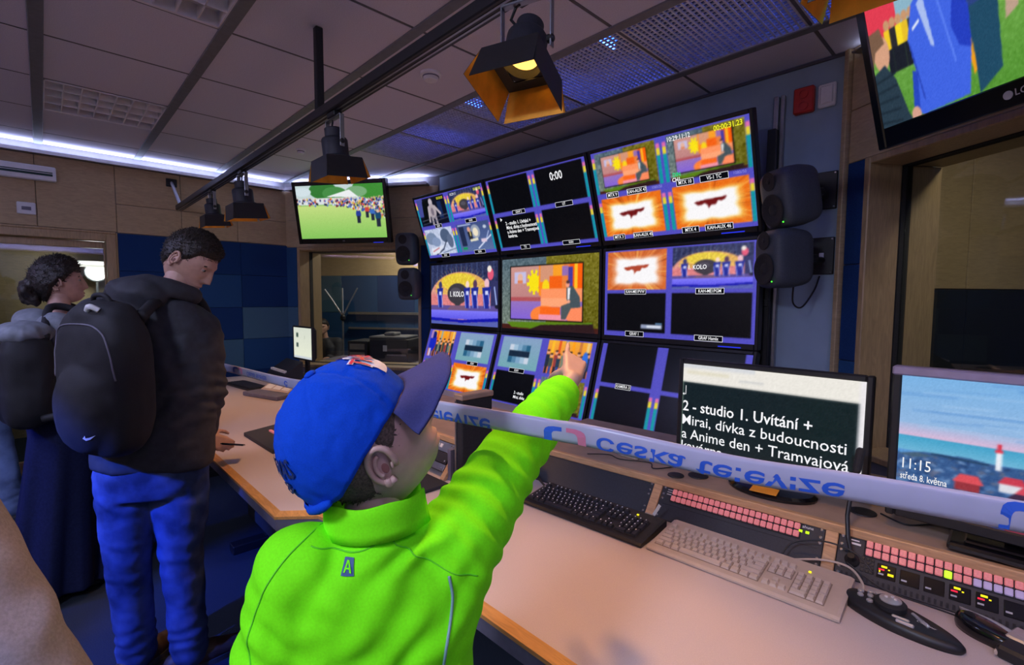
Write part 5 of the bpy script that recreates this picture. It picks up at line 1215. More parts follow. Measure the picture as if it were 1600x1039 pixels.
for z in (-.028, .028): MB().lathe([(.022, 0), (.022, .004), (.016, .004), (.016, .0005)], 22, frame((0, -.035, z), z=(0, -1, 0), x=(1, 0, 0))).build('outlet', MAT['red_plastic'], t)
t = empty('white_switch', (-.700, Yw, 2.468), 'white wall switch beside the red socket', 'switch')
MB().cbox(-.038, .038, -.02, 0, -.055, .055, .006).build('frame', MAT['white_plastic'], t); MB().cbox(-.027, .027, -.028, -.018, -.042, .042, .004).build('rocker', MAT['white_plastic'], t)
t = empty('cable_trunking', (-.905, Yw, 0), 'vertical grey cable trunking on the wall behind the right speakers', 'trunking')
MB().cbox(-.03, -.006, -.03, 0, .7, 2.52, .003).build('channel', MAT['metal_grey'], t); MB().cbox(.004, .022, -.03, 0, .7, 2.52, .003).build('channel', MAT['metal_grey'], t)
# monitor rack behind the screens
t = empty('monitor_rack', (0, 0, 0), 'black steel rack carrying the nine wall monitors', 'rack')
for x in (-3.84, -2.87, -1.9, -.925):
    MB().cbox(x-.02, x+.02, 2.71, 2.755, 0.0, 2.35, .003).build('upright', MAT['black'], t)
for z in (.70, 1.45, 2.05): MB().cbox(-3.86, -.905, 2.70, 2.715, z, z+.04, .003).build('rail', MAT['black'], t)

# ================================================================== SPEAKERS
def super_shell(b, w, d, h, M, e=.38, n=36, m=20, front=.5):
    rings = []
    sg = lambda v, p: math.copysign(abs(v)**p, v)
    for k in range(m+1):
        ph = -PI/2 + PI*k/m; cz = sg(math.sin(ph), e); cr = sg(math.cos(ph), e) if 0 < k < m else .02
        ring = []
        for i in range(n):
            t = 2*PI*i/n; x, y = cr*sg(math.cos(t), e), cr*sg(math.sin(t), e)
            k2 = 1-.12*max(0, y)                  # tapers towards the back
            ring.append(M @ Vector((x*w/2*k2, y*d/2, cz*h/2*k2)))
        rings.append(ring)
    b.loft(rings)
def speaker(M, label, w=.19, d=.20, h=.30, tone='speaker_grey', plate=None):
    t = empty('studio_speaker', M, label, 'speaker', 'studio speakers')
    b = MB(); super_shell(b, w, d, h, Matrix()); b.build('cabinet', MAT[tone], t, smooth=True)
    f = -d/2
    MF = frame((0, f-.001, -.045), z=(0, -1, 0), x=(1, 0, 0)); r = w*.36
    wf = MB().lathe([(r, .0), (r+.004, .004), (r-.004, .006), (r-.012, .001), (r*.45, -.004), (r*.40, .0), (r*.2, .004)], 32, MF).build('woofer', MAT['matte_black'], t, angle=50)
    MF2 = frame((0, f-.001, .085), z=(0, -1, 0), x=(1, 0, 0))
    MB().lathe([(.042, .003), (.036, .004), (.016, -.001), (.011, .003), (.004, .006)], 28, MF2).build('tweeter', MAT['matte_black'], t, angle=50)
    MB().lathe([(.0035, 0), (.0035, .003), (.002, .004)], 12, frame((.058, f-.001, -.105), z=(0, -1, 0), x=(1, 0, 0))).build('power_light', MAT['led_green'], t)
    b = MB(); b.cyl((0, d/2-.01, 0), (0, d/2+.06, 0), .018, n=14); b.cbox(-.03, .03, d/2-.012, d/2+.008, -.04, .04, .004); b.build('mount_arm', MAT['black'], t)
    return t
sf = Vector((-.82, -.52, -.22))      # direction the right pair looks
for k, (c, lb, ff) in enumerate(((Vector((-.757, 2.50, 1.955)), 'upper studio speaker right of the wall monitors', Vector((-.57, -.80, -.20))), (Vector((-.775, 2.50, 1.675)), 'lower studio speaker right of the wall monitors', Vector((-.60, -.78, -.04))))):
    ff.normalize(); up = Vector((0, 0, 1)); M = frame(c, y=-ff, z=(up - ff*up.dot(ff)))
    speaker(M, lb, .19, .20, .272)
    pz = (2.015, 1.70)[k]
    p = empty('speaker_wall_plate', (-.690, Yw, pz), ('upper', 'lower')[k]+' black wall plate holding a right speaker', 'plate')
    MB().cbox(-.05, .05, -.012, 0, -.09, .09, .003).build('plate', MAT['black'], p)
    b = MB()
    for sx in (-.04, .04):
        for sz in (-.08, .08): b.lathe([(.005, 0), (.004, .003)], 10, frame((sx, -.012, sz), z=(0, -1, 0), x=(1, 0, 0)))
    b.build('screws', MAT['chrome'], p)
    MB().cyl((0, -.01, -.02), Vector((c.x+.02+.690, 2.60-Yw, c.z-pz)), .016, n=12).build('arm', MAT['black'], p)
    if k: MB().cbox(-.012, .008, -.018, -.012, -.02, .015, .002).build('white_connector', MAT['white_plastic'], p)
    else:
        for q in range(3): MB().tube([(-.03, -.012, .05-.02*q), (-.05, -.09, .03-.02*q), (-.04, -.06, -.05), (-.02, -.02, -.07)], .006, 8).build('blue_cable', MAT['fabric_teal'], p)
cable('speaker_cable', [(-.75, 2.56, 1.55), (-.76, 2.60, 1.47), (-.73, 2.63, 1.45), (-.70, 2.70, 1.53), (-.695, 2.76, 1.60)], .004, 'black', 'black cable hanging below the lower right speaker')
for k, (c, lb) in enumerate(((Vector((-4.02, 2.50, 1.945)), 'upper studio speaker left of the wall monitors'), (Vector((-3.985, 2.50, 1.620)), 'lower studio speaker left of the wall monitors'))):
    ff = Vector((.50, -.86, -.06+.02*k)).normalized(); up = Vector((0, 0, 1))
    speaker(frame(c, y=-ff, z=(up-ff*up.dot(ff))), lb, .19, .19, .30)

# ================================================================== BARRIER TAPE
TW = .035
TP = [(200, 540, 3.1), (345, 572.5, 2.22), (440, 596, 1.72), (560, 619, 1.22), (662, 636, .965), (770, 655, .855), (860, 671, .80), (930, 683, .742), (1150, 732, .655), (1340, 762, .593), (1600, 808, .525), (1800, 845, .47), (2100, 905, .40)]
def dens(P, n):
    out = []
    for i in range(len(P)-1):
        p0, p1, p2, p3 = P[max(i-1, 0)], P[i], P[i+1], P[min(i+2, len(P)-1)]
        for k in range(n):
            t = k/n; out.append(.5*((2*p1)+(p2-p0)*t+(2*p0-5*p1+4*p2-p3)*t*t+(3*p1-p0-3*p2+p3)*t**3))
    out.append(P[-1]); return out
TC = dens([W(*p) for p in TP], 12)
TXs = [TP[i][0] + (TP[i+1][0]-TP[i][0])*k/12 for i in range(len(TP)-1) for k in range(12)] + [TP[-1][0]]
TS = [0.0]
for i in range(1, len(TC)): TS.append(TS[-1] + (TC[i]-TC[i-1]).length)
def s_at(px): return float(np.interp(px, TXs, TS))
def tape_pt(s, v, off=0.0):
    k = max(0, min(len(TS)-2, int(np.searchsorted(TS, s))-1)); t = (s-TS[k])/(TS[k+1]-TS[k]); p = TC[k].lerp(TC[k+1], t)
    d = (TC[k+1]-TC[k]).normalized(); up = Vector((0, 0, 1)); up = (up - d*up.dot(d)).normalized(); nrm = d.cross(up)
    return p + up*TW*(.5-v) + nrm*(off + .0025*math.sin(v*PI))
tp = empty('barrier_tape', (0, 0, 0), 'white barrier tape with blue lettering stretched across the room', 'tape')
b = MB(); NV = 5
ss = [TS[-1]*k/240 for k in range(241)]
gridv = [[tape_pt(s, v/NV) for v in range(NV+1)] for s in ss]
vs = [p for r in gridv for p in r]; fs = [(i*(NV+1)+j, (i+1)*(NV+1)+j, (i+1)*(NV+1)+j+1, i*(NV+1)+j+1) for i in range(240) for j in range(NV)]
b.add(vs, fs); o = b.build('ribbon', MAT['tape'], tp, smooth=True)
md = o.modifiers.new('thickness', 'SOLIDIFY'); md.thickness = .0008; md.offset = 0
def tape_text(body, x0, x1, v0, v1, m, bold=.0, flip=True):
    """lettering seen from behind and upside down: mirrored top to bottom, cut by the folded edge"""
    vs, fs = text_geo(body, 1.0, 'LEFT', bold, 3, 'BOTTOM_BASELINE'); xa, xb = min(p.x for p in vs), max(p.x for p in vs); sa, sb = s_at(x0), s_at(x1)
    bm = bmesh.new(); L = [bm.verts.new((sa+(p.x-xa)/(xb-xa)*(sb-sa), v0+(p.y/.74)*(v1-v0), 0)) for p in vs]
    for f in fs:
        try: bm.faces.new([L[i] for i in f])
        except ValueError: pass
    bmesh.ops.bisect_plane(bm, geom=bm.verts[:]+bm.edges[:]+bm.faces[:], plane_co=(0, .985, 0), plane_no=(0, 1, 0), clear_outer=True)
    b = MB(); b.add([tape_pt(v.co.x, v.co.y, .0009) for v in bm.verts] if not bm.verts.index_update() else [], [[v.index for v in f.verts] for f in bm.faces]); bm.free()
    return b.build('lettering', MAT[m], tp)
tape_text('česká televize', 935, 1322, .44, 1.22, 'tape_blue', .012)
tape_text('televize', 664, 767, .52, 1.5, 'tape_blue', .012)
tape_text('česká televize', 380, 416, .35, .95, 'tape_blue', .012)
tape_text('č', 446, 452, .35, .95, 'tape_blue', .02)
def tape_logo(x0, x1, va=.30, vb=1.0):
    sa, sb = s_at(x0), s_at(x1); w = sb-sa
    for q, m in ((0, 'tape_blue'), (1, 'tape_red')):
        b = MB(); n = 14; out = []; inn = []
        for k in range(n+1):
            a = PI/2*k/n
            # a rounded bracket: flat arm then a bend
            ex = 1-math.cos(a); ey = math.sin(a)
            out.append((.42*(1-ey) if False else .42*math.cos(a), 1-math.sin(a)))
        arc = [(.44, .0), (.22, .0), (.10, .06), (.03, .18), (.0, .38), (.0, 1.0)]
        ins = [(.44, .28), (.30, .28), (.23, .32), (.20, .40), (.18, .5), (.18, 1.0)]
        P = []
        for (ax, ay), (ix, iy) in zip(arc, ins):
            for x_, y_ in ((ax, ay), (ix, iy)):
                u = x_ if q == 0 else 1-x_
                P.append(tape_pt(sa+u*w, va+y_*(vb-va)*.99, .0009))
        b.add(P, [(2*i, 2*i+1, 2*i+3, 2*i+2) for i in range(5)]); b.build('logo_bracket', MAT[m], tp)
tape_logo(850, 922); tape_logo(360, 373, .1, .8); tape_logo(1560, 1660, .05, .98)

# ================================================================== BOOTH BEHIND THE LEFT WINDOW
def Wb(s, n, z): return WL @ Vector((s, n, z))
t = empty('stand_tree', Wb(-.26, 1.50, 0), 'slim stand with three upward arms behind the left window', 'stand')
MB().cyl((0, 0, .02), (0, 0, 1.24), .012, n=10).build('pole', MAT['metal_grey'], t); MB().lathe([(.02, 1.18), (.035, 1.20), (.035, 1.24), (.015, 1.26)], 16).build('hub', MAT['black'], t)
for dx, dz in ((-.26, .36), (0.0, .38), (.22, .38)):
    v = DL*dx; MB().tube([(0, 0, 1.24), (v.x*.5, v.y*.5, 1.24+dz*.52), (v.x, v.y, 1.24+dz)], .010, 8).build('arm', MAT['steel_strut'], t)
for k in range(3): a = k*2.1; MB().tube([(0, 0, .25), (.28*math.cos(a), .28*math.sin(a), .012)], .010, 8).build('leg', MAT['metal_grey'], t)
bd = empty('booth_desk', frame(Wb(.60, .95, 0), x=DL, y=NL), 'dark booth desk behind the left window', 'desk')
MB().cbox(-.75, .75, -.35, .35, .70, .74).build('top', MAT['edge_dark'], bd)
for sx in (-.7, .7):
    for sy in (-.3, .3): MB().cbox(sx-.025, sx+.025, sy-.025, sy+.025, 0, .70).build('leg', MAT['black'], bd)
rk = empty('equipment_case', frame(Wb(.76, .95, .74), x=DL, y=NL), 'dark equipment case with a pale cover on the booth desk', 'case')
MB().cbox(-.24, .24, -.22, .22, 0, .27, .008).build('case', MAT['panel_black'], rk); MB().cbox(-.26, .20, -.2, .2, .27, .30, .01).build('pale_cover', MAT['metal_grey'], rk); MB().cbox(-.12, .02, -.1, .1, .30, .34, .015).build('bag', MAT['metal_grey'], rk)
MB().box(-.07, -.02, -.222, -.22, .13, .20).build('sticker', MAT['paper'], rk); MB().cbox(-.02, .22, -.232, -.22, .08, .1).build('handle', MAT['metal_grey'], rk)
rk2 = empty('amplifier_rack', frame(Wb(.36, .95, .74), x=DL, y=NL), 'small amplifier rack left of the equipment case in the booth', 'rack')
MB().cbox(-.13, .12, -.2, .2, 0, .24, .006).build('case', MAT['panel_black'], rk2)
for k in range(2): MB().cbox(-.10, .09, -.208, -.2, .04+.1*k, .11+.1*k, .003).build('unit_front', MAT['metal_grey'], rk2)
t = empty('reflection_bars', frame(Wb(0, BL0-.03, 0), x=DL, y=NL), 'pale bars standing in for reflected lines on the booth wall', 'rail')  # solid bars added in place of pale reflected lines
MB().cbox(-.6, 1.9, -.04, 0, 1.24, 1.28).build('upper_bar', MAT['metal_grey'], t); MB().cbox(-.6, 1.9, -.04, 0, 1.02, 1.05).build('lower_bar', MAT['metal_grey'], t); MB().cbox(1.82, 1.9, -.04, 0, 1.05, 1.24).build('end_bar', MAT['metal_grey'], t)
# ================================================================== BOOTH BEHIND THE RIGHT WINDOW
t = empty('booth_cabinet', frame(WR @ Vector((.95, 1.9, 0)), x=DR, y=NR), 'grey cabinet standing in the booth behind the right window', 'cabinet')
MB().cbox(-.35, .35, -.25, .25, 0, 1.10, .006).build('body', MAT['edge_dark'], t)
for sx in (-1, 1):
    dr = MB().cbox(sx*.175-.165, sx*.175+.165, -.262, -.25, .05, 1.05, .004).build('door', MAT['plaster_dark'], t); MB().cbox(sx*.03-.006, sx*.03+.006, -.275, -.262, .5, .62, .002).build('handle', MAT['chrome'], dr)
t = empty('booth_reflection_strip', frame(WR @ Vector((.6, BR0-.02, 2.12)), x=DR, y=NR), 'thin white glowing strip in the right booth standing in for the reflected cove', 'lamp')  # glowing strip added in place of the cove reflection in the glass
MB().cbox(-.5, 2.0, -.03, 0, 0, .03).build('profile', MAT['metal_grey'], t); MB().box(-.5, 2.0, -.034, -.03, .006, .024).build('diffuser', MAT['tube_white'], t)
# ================================================================== PEOPLE
FH = Vector((CF.x, CF.y, 0)).normalized(); RH = Vector((CR.x, CR.y, 0)).normalized(); UP = Vector((0, 0, 1))
def heading(az, pitch=0.0): return (FH*math.cos(R_(az)) + RH*math.sin(R_(az)))*math.cos(R_(pitch)) + UP*math.sin(R_(pitch))
mat('skin_boy', (0.50, 0.33, 0.27), 0.5, var=0.05, scale=40, bump=0.02, bscale=300)
mat('skin_man', (0.52, 0.30, 0.23), 0.5, var=0.06, scale=40)
mat('skin_woman', (0.50, 0.29, 0.23), 0.5, var=0.06, scale=40)
mat('hair_brown', (0.020, 0.012, 0.008), 0.55, var=0.3, scale=90, stretch=(1, 1, .3), bump=0.3, bscale=200)
mat('hair_dark', (0.022, 0.015, 0.013), 0.55, var=0.3, scale=90, bump=0.3, bscale=150)
mat('hair_short', (0.10, 0.075, 0.055), 0.75, var=0.3, scale=300, bump=0.2, bscale=400)
mat('neon', (0.19, 0.93, 0.008), 0.8, var=0.03, scale=300, bump=0.06, bscale=500, spec=0.12, sheen=0.0)
mat('neon_seam', (0.10, 0.62, 0.01), 0.8, var=0.05)
mat('piping_grey', (0.20, 0.36, 0.34), 0.5, var=0.06)
mat('patch_navy', (0.012, 0.06, 0.20), 0.6, var=0.05)
mat('cap_blue', (0.004, 0.060, 0.50), 0.85, var=0.06, scale=500, bump=0.08, bscale=700, spec=0.1)
mat('cap_bill', (0.055, 0.062, 0.19), 0.85, var=0.06, scale=500, bump=0.08, bscale=700, spec=0.1)
mat('cap_print_dark', (0.006, 0.02, 0.10), 0.8)
mat('cap_red', (0.60, 0.02, 0.05), 0.6); mat('cap_white_cloth', (0.55, 0.60, 0.72), 0.7)
mat('jacket_dark', (0.035, 0.036, 0.046), 0.7, var=0.1, scale=40, bump=0.05, bscale=300, spec=0.3)
mat('jeans', (0.13, 0.19, 0.38), 0.85, var=0.25, scale=9, bump=0.12, bscale=400, spec=0.1)
mat('backpack_black', (0.010, 0.010, 0.014), 0.75, var=0.1, scale=200, bump=0.08, bscale=300)
mat('navy_trousers', (0.012, 0.016, 0.055), 0.9, var=0.1, scale=100, spec=0.1)
mat('grey_jacket', (0.20, 0.22, 0.26), 0.75, var=0.12, scale=30)
mat('beige_coat', (0.22, 0.205, 0.25), 0.9, var=0.08, scale=200, bump=0.1, bscale=400, spec=0.1)
mat('shoe_dark', (0.06, 0.03, 0.02), 0.6, var=0.15); mat('shoe_white', (0.55, 0.56, 0.60), 0.6, var=0.05); mat('sole', (0.05, 0.05, 0.055), 0.7)
mat('eye_white', (0.38, 0.37, 0.36), 0.25); mat('eye_dark', (0.02, 0.015, 0.012), 0.15); mat('lip', (0.42, 0.17, 0.15), 0.5); mat('ear_hole', (0.20, 0.08, 0.07), 0.7)

def organic(name, mb, mats, parent=None, voxel=.005, sm=3, wrinkle=None, extra=None, folds=()):
    """one continuous skin grown over overlapping limbs (voxel remesh, smoothing, cloth folds)"""
    me = bpy.data.meshes.new('tmp'); me.from_pydata([tuple(v) for v in mb.v], [], mb.f); me.update()
    bm = bmesh.new(); bm.from_mesh(me); bmesh.ops.recalc_face_normals(bm, faces=bm.faces); bm.to_mesh(me); bm.free()
    o = bpy.data.objects.new('tmp', me); COL.objects.link(o)
    md = o.modifiers.new('r', 'REMESH'); md.mode = 'VOXEL'; md.voxel_size = voxel; md.adaptivity = 0
    dg = bpy.context.evaluated_depsgraph_get(); m2 = bpy.data.meshes.new_from_object(o.evaluated_get(dg))
    bpy.data.objects.remove(o); bpy.data.meshes.remove(me)
    n = len(m2.vertices); co = np.empty(n*3); m2.vertices.foreach_get('co', co); co = co.reshape(-1, 3)
    ne = len(m2.edges); ed = np.empty(ne*2, np.int64); m2.edges.foreach_get('vertices', ed); ed = ed.reshape(-1, 2)
    deg = np.bincount(ed.ravel(), minlength=n).astype(float)[:, None]; deg[deg == 0] = 1
    for _ in range(sm):
        acc = np.zeros_like(co)
        for a in range(3):
            acc[:, a] = np.bincount(ed[:, 0], co[ed[:, 1], a], n) + np.bincount(ed[:, 1], co[ed[:, 0], a], n)
        co = co*.45 + (acc/deg)*.55
    m2.vertices.foreach_set('co', co.ravel()); m2.update()
    if wrinkle or len(folds):
        no = np.empty(n*3); m2.vertices.foreach_get('normal', no); no = no.reshape(-1, 3); d = np.zeros(n)
        if wrinkle:
            amp, fr, stretch = wrinkle
            for i in range(n):
                p = co[i]; v = Vector((p[0]*fr*stretch[0], p[1]*fr*stretch[1], p[2]*fr*stretch[2]))
                q = noise.noise(v); q2 = noise.noise(v*2.3+Vector((7, 3, 1)))
                d[i] += amp*((1-abs(q)*2.2)*.7 + q2*.5)
        for c, ax, sp_, amp, rad in folds:
            rel = co-np.array(c); ax_ = np.array(Vector(ax).normalized()); tt = rel@ax_
            wob = np.array([noise.noise(Vector(co[i])*14) for i in range(n)])
            d += amp*np.sin(2*PI*(tt/sp_) + 2.2*wob)*np.exp(-(np.sum(rel**2, 1)/rad**2))
        co = co + no*d[:, None]; m2.vertices.foreach_set('co', co.ravel())
    m2.name = name
    m2.materials.clear()
    for m in (mats if isinstance(mats, (list, tuple)) else [mats]): m2.materials.append(m)
    if extra is not None:          # join finished pieces (head, ears, eyes)
        b = bmesh.new(); b.from_mesh(m2)
        for eb in extra:
            L = [b.verts.new(v) for v in eb.v]
            for f, mi in zip(eb.f, eb.m):
                try: q = b.faces.new([L[i] for i in f]); q.material_index = mi
                except ValueError: pass
        b.to_mesh(m2); b.free()
    m2.shade_smooth(); m2.update()
    return link(bpy.data.objects.new(name, m2), parent)

def sstep(a, b, x): t = max(0.0, min(1.0, (x-a)/(b-a))); return t*t*(3-2*t)
def head_point(dx, dy, dz, k=1.0, nose=1.0):
    a, b, c = .0745, .096, .114
    x, y, z = a*dx, b*dy, c*dz
    t = max(0, -dz)
    x *= 1-.30*t**1.4
    if dy < 0: y *= 1-.42*t**1.2
    else: y += .034*dy*sstep(.25, .85, t)*(1 if t < .93 else .8); y -= .012*dy*sstep(.1, .5, dz)*0
    if dy > 0: x *= 1-.10*dy*sstep(-.2, .4, -dz)
    if dy > 0.2:
        w = sstep(.2, .6, dy); ax = abs(x)
        y -= .010*w*(1-sstep(.0, .05, ax))*0
        pr = 0.0
        if -.046 < z < .026: pr = (.026-z)/.056 if z > -.030 else max(0, (z+.046)/.016)
        y += nose*w*.026*max(0, pr)*math.exp(-(x/(.0095+.006*sstep(.0, -.03, z) if z < 0 else .0095))**2)
        y -= w*.010*math.exp(-((ax-.032)/.016)**2-((z-.010)/.011)**2)
        y += w*.005*math.exp(-((ax-.028)/.024)**2-((z-.030)/.009)**2)
        y += w*.006*math.exp(-(x/.024)**2-((z+.058)/.006)**2) + w*.006*math.exp(-(x/.020)**2-((z+.072)/.006)**2) - w*.004*math.exp(-(x/.026)**2-((z+.065)/.003)**2)
        y += w*.004*math.exp(-((ax-.045)/.018)**2-((z+.02)/.02)**2)
        y += w*.006*math.exp(-(x/.02)**2-((z+.098)/.012)**2)
    return Vector((x*k, y*k, z*k))
def head_geo(M, k=1.0, skin=0, nose=1.0, eyes=True):
    """head mesh with face; local x right, y to the face, z up"""
    b = MB(); nu, nv = 96, 72; b.cur = skin; vs = []
    for j in range(1, nv):
        th = PI*j/nv
        for i in range(nu):
            ph = 2*PI*i/nu; vs.append(M @ head_point(math.sin(th)*math.sin(ph), math.sin(th)*math.cos(ph), math.cos(th), k, nose))
    vs += [M @ head_point(0, 0, 1, k), M @ head_point(0, 0, -1, k)]; T = len(vs)-2; fs = []
    for j in range(nv-2):
        for i in range(nu):
            q = (i+1) % nu; fs.append((j*nu+i, j*nu+q, (j+1)*nu+q, (j+1)*nu+i))
    for i in range(nu): q = (i+1) % nu; fs.append((T, q, i)); fs.append((T+1, (nv-2)*nu+i, (nv-2)*nu+q))
    b.add(vs, fs)
    # ears
    for sx in (-1, 1):
        E = M @ Matrix.Scale(k, 4) @ Matrix.Translation((sx*.071, -.010, -.012)) @ Matrix.Rotation(sx*R_(-24), 4, 'Z') @ Matrix.Rotation(R_(-10), 4, 'X')
        b.cur = skin
        rim = []; rad = []
        for q in range(19):
            a = R_(-118+q*17.2); rr = 1.0
            rim.append(E @ Vector((sx*(.008+.004*math.sin(a)), -.002+.0185*math.cos(PI/2-a*0+a-PI/2)*-1*math.cos(0)*1.0 if False else -.0185*math.cos(a), .030*math.sin(a)*rr+(.002)))); rad.append(k*(.0045 if q > 2 else .0055))
        b.tube(rim, .005, 10, rad)
        rim2 = []
        for q in range(13):
            a = R_(-70+q*13); rim2.append(E @ Vector((sx*.007, -.0095*math.cos(a), .0165*math.sin(a)+.001)))
        b.tube(rim2, .003*k, 8, [k*.0034]*13)
        b.ball(E @ Vector((sx*.001, -.006, .0)), .0055*k, .0165*k, .028*k, (E.to_3x3().normalized().to_4x4()))
        b.ball(E @ Vector((sx*.006, -.002, -.027)), .0045*k, .006*k, .008*k, (E.to_3x3().normalized().to_4x4()))
        b.ball(E @ Vector((sx*.005, .0125, -.004)), .003*k, .003*k, .0055*k, (E.to_3x3().normalized().to_4x4()))
        b.cur = skin+4; b.ball(E @ Vector((sx*.0062, .002, -.004)), 0.0012*k, .0050*k, .008*k, (E.to_3x3().normalized().to_4x4()))
    if eyes:
        for sx in (-1, 1):
            c = head_point(sx*.42, .905, .085, 1.0); c.y -= .006
            b.cur = skin+1; b.ball(M @ (c*k), .0115*k, nu=16, nv=10); b.cur = skin+2; b.ball(M @ ((c+Vector((0, .0085, 0)))*k), .005*k, nu=12, nv=8)
            b.cur = skin; 
            for zz, rx in ((.0075, .0135), (-.0085, .0125)): b.tube([M @ ((c+Vector((u*rx, .0085-.006*u*u, zz*(1-.55*u*u))))*k) for u in (-1, -.5, 0, .5, 1)], .003*k, 8)
            b.cur = skin+2; b.tube([M @ ((c+Vector((u*.016, .0105-.004*u*u-sx*u*.003, .021-.004*u*u)))*k) for u in (-1, -.5, 0, .5, 1)], .0026*k, 8)
    return b
def hair_shell(name, M, k, line, thick, m, parent, rough=.25, tufts=0, tuft_len=.02, seed=1, freq=40, top=None):
    """hair over the skull: line(az deg from front) gives hairline height"""
    b = MB(); nu, nv = 120, 90; P = {}; vs = []
    for j in range(0, nv+1):
        th = PI*j/nv
        for i in range(nu):
            ph = 2*PI*i/nu; p = head_point(math.sin(th)*math.sin(ph), math.sin(th)*math.cos(ph), math.cos(th), 1.0, 0)
            az = abs(math.degrees(math.atan2(p.x, p.y))); e = p.z-line(az)
            if e > -.006:
                g = sstep(-.006, .022, e); nn = p.normalized(); q = noise.noise(p*freq)*.5+noise.noise(p*freq*2.6)*.5
                th_ = thick*(top(p) if top else 1.0)
                P[(j, i)] = len(vs); vs.append(M @ ((p + nn*(-.003+th_*g*(1+rough*q)))*k))
    fs = []
    for j in range(nv):
        for i in range(nu):
            q = (i+1) % nu; key = [(j, i), (j, q), (j+1, q), (j+1, i)]
            if all(t in P for t in key): fs.append(tuple(P[t] for t in key))
    b.add(vs, fs)
    rs = random.Random(seed); keys = list(P.values())
    C0 = M @ Vector((0, 0, 0))
    fw = (M.to_3x3() @ Vector((0, 1, -.1))).normalized()
    for _ in range(tufts):
        p = vs[rs.choice(keys)]; nn = (p-C0).normalized(); d = (nn*.55 + fw*.45 + Vector((rs.uniform(-.5, .5), rs.uniform(-.5, .5), rs.uniform(-.5, .5)))).normalized(); L = tuft_len*rs.uniform(.5, 1.1)
        a = d.orthogonal().normalized()*.0022*k; c = d.cross(a)
        b.add([p+a, p-a*.5+c*.8, p-a*.5-c*.8, p+d*L], [(0, 1, 3), (1, 2, 3), (2, 0, 3)])
    return b.build(name, m, parent, smooth=True)
def hand(b, wr, d, n, side, k=1.0, curl=(30, 25, 30, 35, 40), thumb_in=.35):
    """palm and five fingers; d along the hand, n the way the fingers curl, side towards the thumb"""
    d = Vector(d).normalized(); n = Vector(n); n = (n-d*n.dot(d)).normalized(); side = Vector(side); side = (side-d*side.dot(d)-n*side.dot(n)).normalized()
    offs = (.026, .009, -.009, -.025); base = (.086, .090, .086, .078); lens = (.070, .078, .072, .056); rad = (.0085, .009, .0085, .0075)
    for i in range(4):
        p = wr + d*base[i]*k + side*offs[i]*k
        b.capsule(wr + d*.012*k + side*offs[i]*.55*k, p, .014*k, .0115*k, 10)
        a = R_(curl[i+1]); ang = a*.35; q = p
        for s_, L in enumerate((.46, .30, .24)):
            dd = d*math.cos(ang)+n*math.sin(ang); e = q+dd*lens[i]*L*k; b.capsule(q, e, rad[i]*k*(1-.07*s_), rad[i]*k*(.93-.08*s_), 10); q = e; ang += a*(.75 if s_ == 0 else .55)
    q = wr + d*.025*k + side*.020*k
    t1 = (d*.62+side*.70+n*thumb_in).normalized(); e = q+t1*.042*k; b.capsule(q, e, .0125*k, .0105*k, 10)
    t2 = (d*.86+side*.25+n*(thumb_in+.15)).normalized(); e2 = e+t2*.030*k; b.capsule(e, e2, .0105*k, .0095*k, 10)
    t3 = (d*.95+side*.0+n*(thumb_in+.3)).normalized(); b.capsule(e2, e2+t3*.022*k, .0095*k, .0078*k, 10)

def ring(c, ax, ay, rx, ry, n=28, p=2.4):
    out = []
    for i in range(n):
        t = 2*PI*i/n; ct, st = math.cos(t), math.sin(t)
        out.append(c + ax*rx*math.copysign(abs(ct)**(2/p), ct) + ay*ry*math.copysign(abs(st)**(2/p), st))
    return out
def torso(b, J, prof, lean=None):
    """prof: list of (t from hips 0 to neck 1, half width, half depth, forward shift)"""
    hip = (J['hipL']+J['hipR'])/2; nk = J['neck']; f = J['fwd']
    lh = (J['hipR']-J['hipL']); lh.z = 0; lh.normalize(); ls = J['shR']-J['shL']; ls.normalize()
    rings = []
    for t, rx, ry, fs in prof:
        c = hip.lerp(nk, t) + f*fs; ax = lh.lerp(ls, sstep(.2, .9, t)).normalized(); up = (nk-hip).normalized(); ay = up.cross(ax).normalized(); ax = ay.cross(up).normalized() if t < .6 else ax
        rings.append(ring(c, ax, ay, rx, ry))
    b.loft(rings)
def limb(b, pts, rads, n=18):
    for i in range(len(pts)-1): b.capsule(pts[i], pts[i+1], rads[i], rads[i+1], n)
def foot(b, an, toe, k=1.0, fat=1.0):
    toe = Vector((toe[0], toe[1], 0)).normalized(); h = Vector((an.x, an.y, .035*k)); s = Vector((-toe.y, toe.x, 0))
    b.capsule(Vector((an.x, an.y, an.z)), h-toe*.03*k, .034*k*fat, .036*k*fat, 14); b.capsule(h-toe*.045*k, h+toe*.07*k, .036*k*fat, .040*k*fat, 14); b.capsule(h+toe*.05*k, h+toe*.145*k+Vector((0, 0, -.008*k)), .040*k*fat, .030*k*fat, 14)

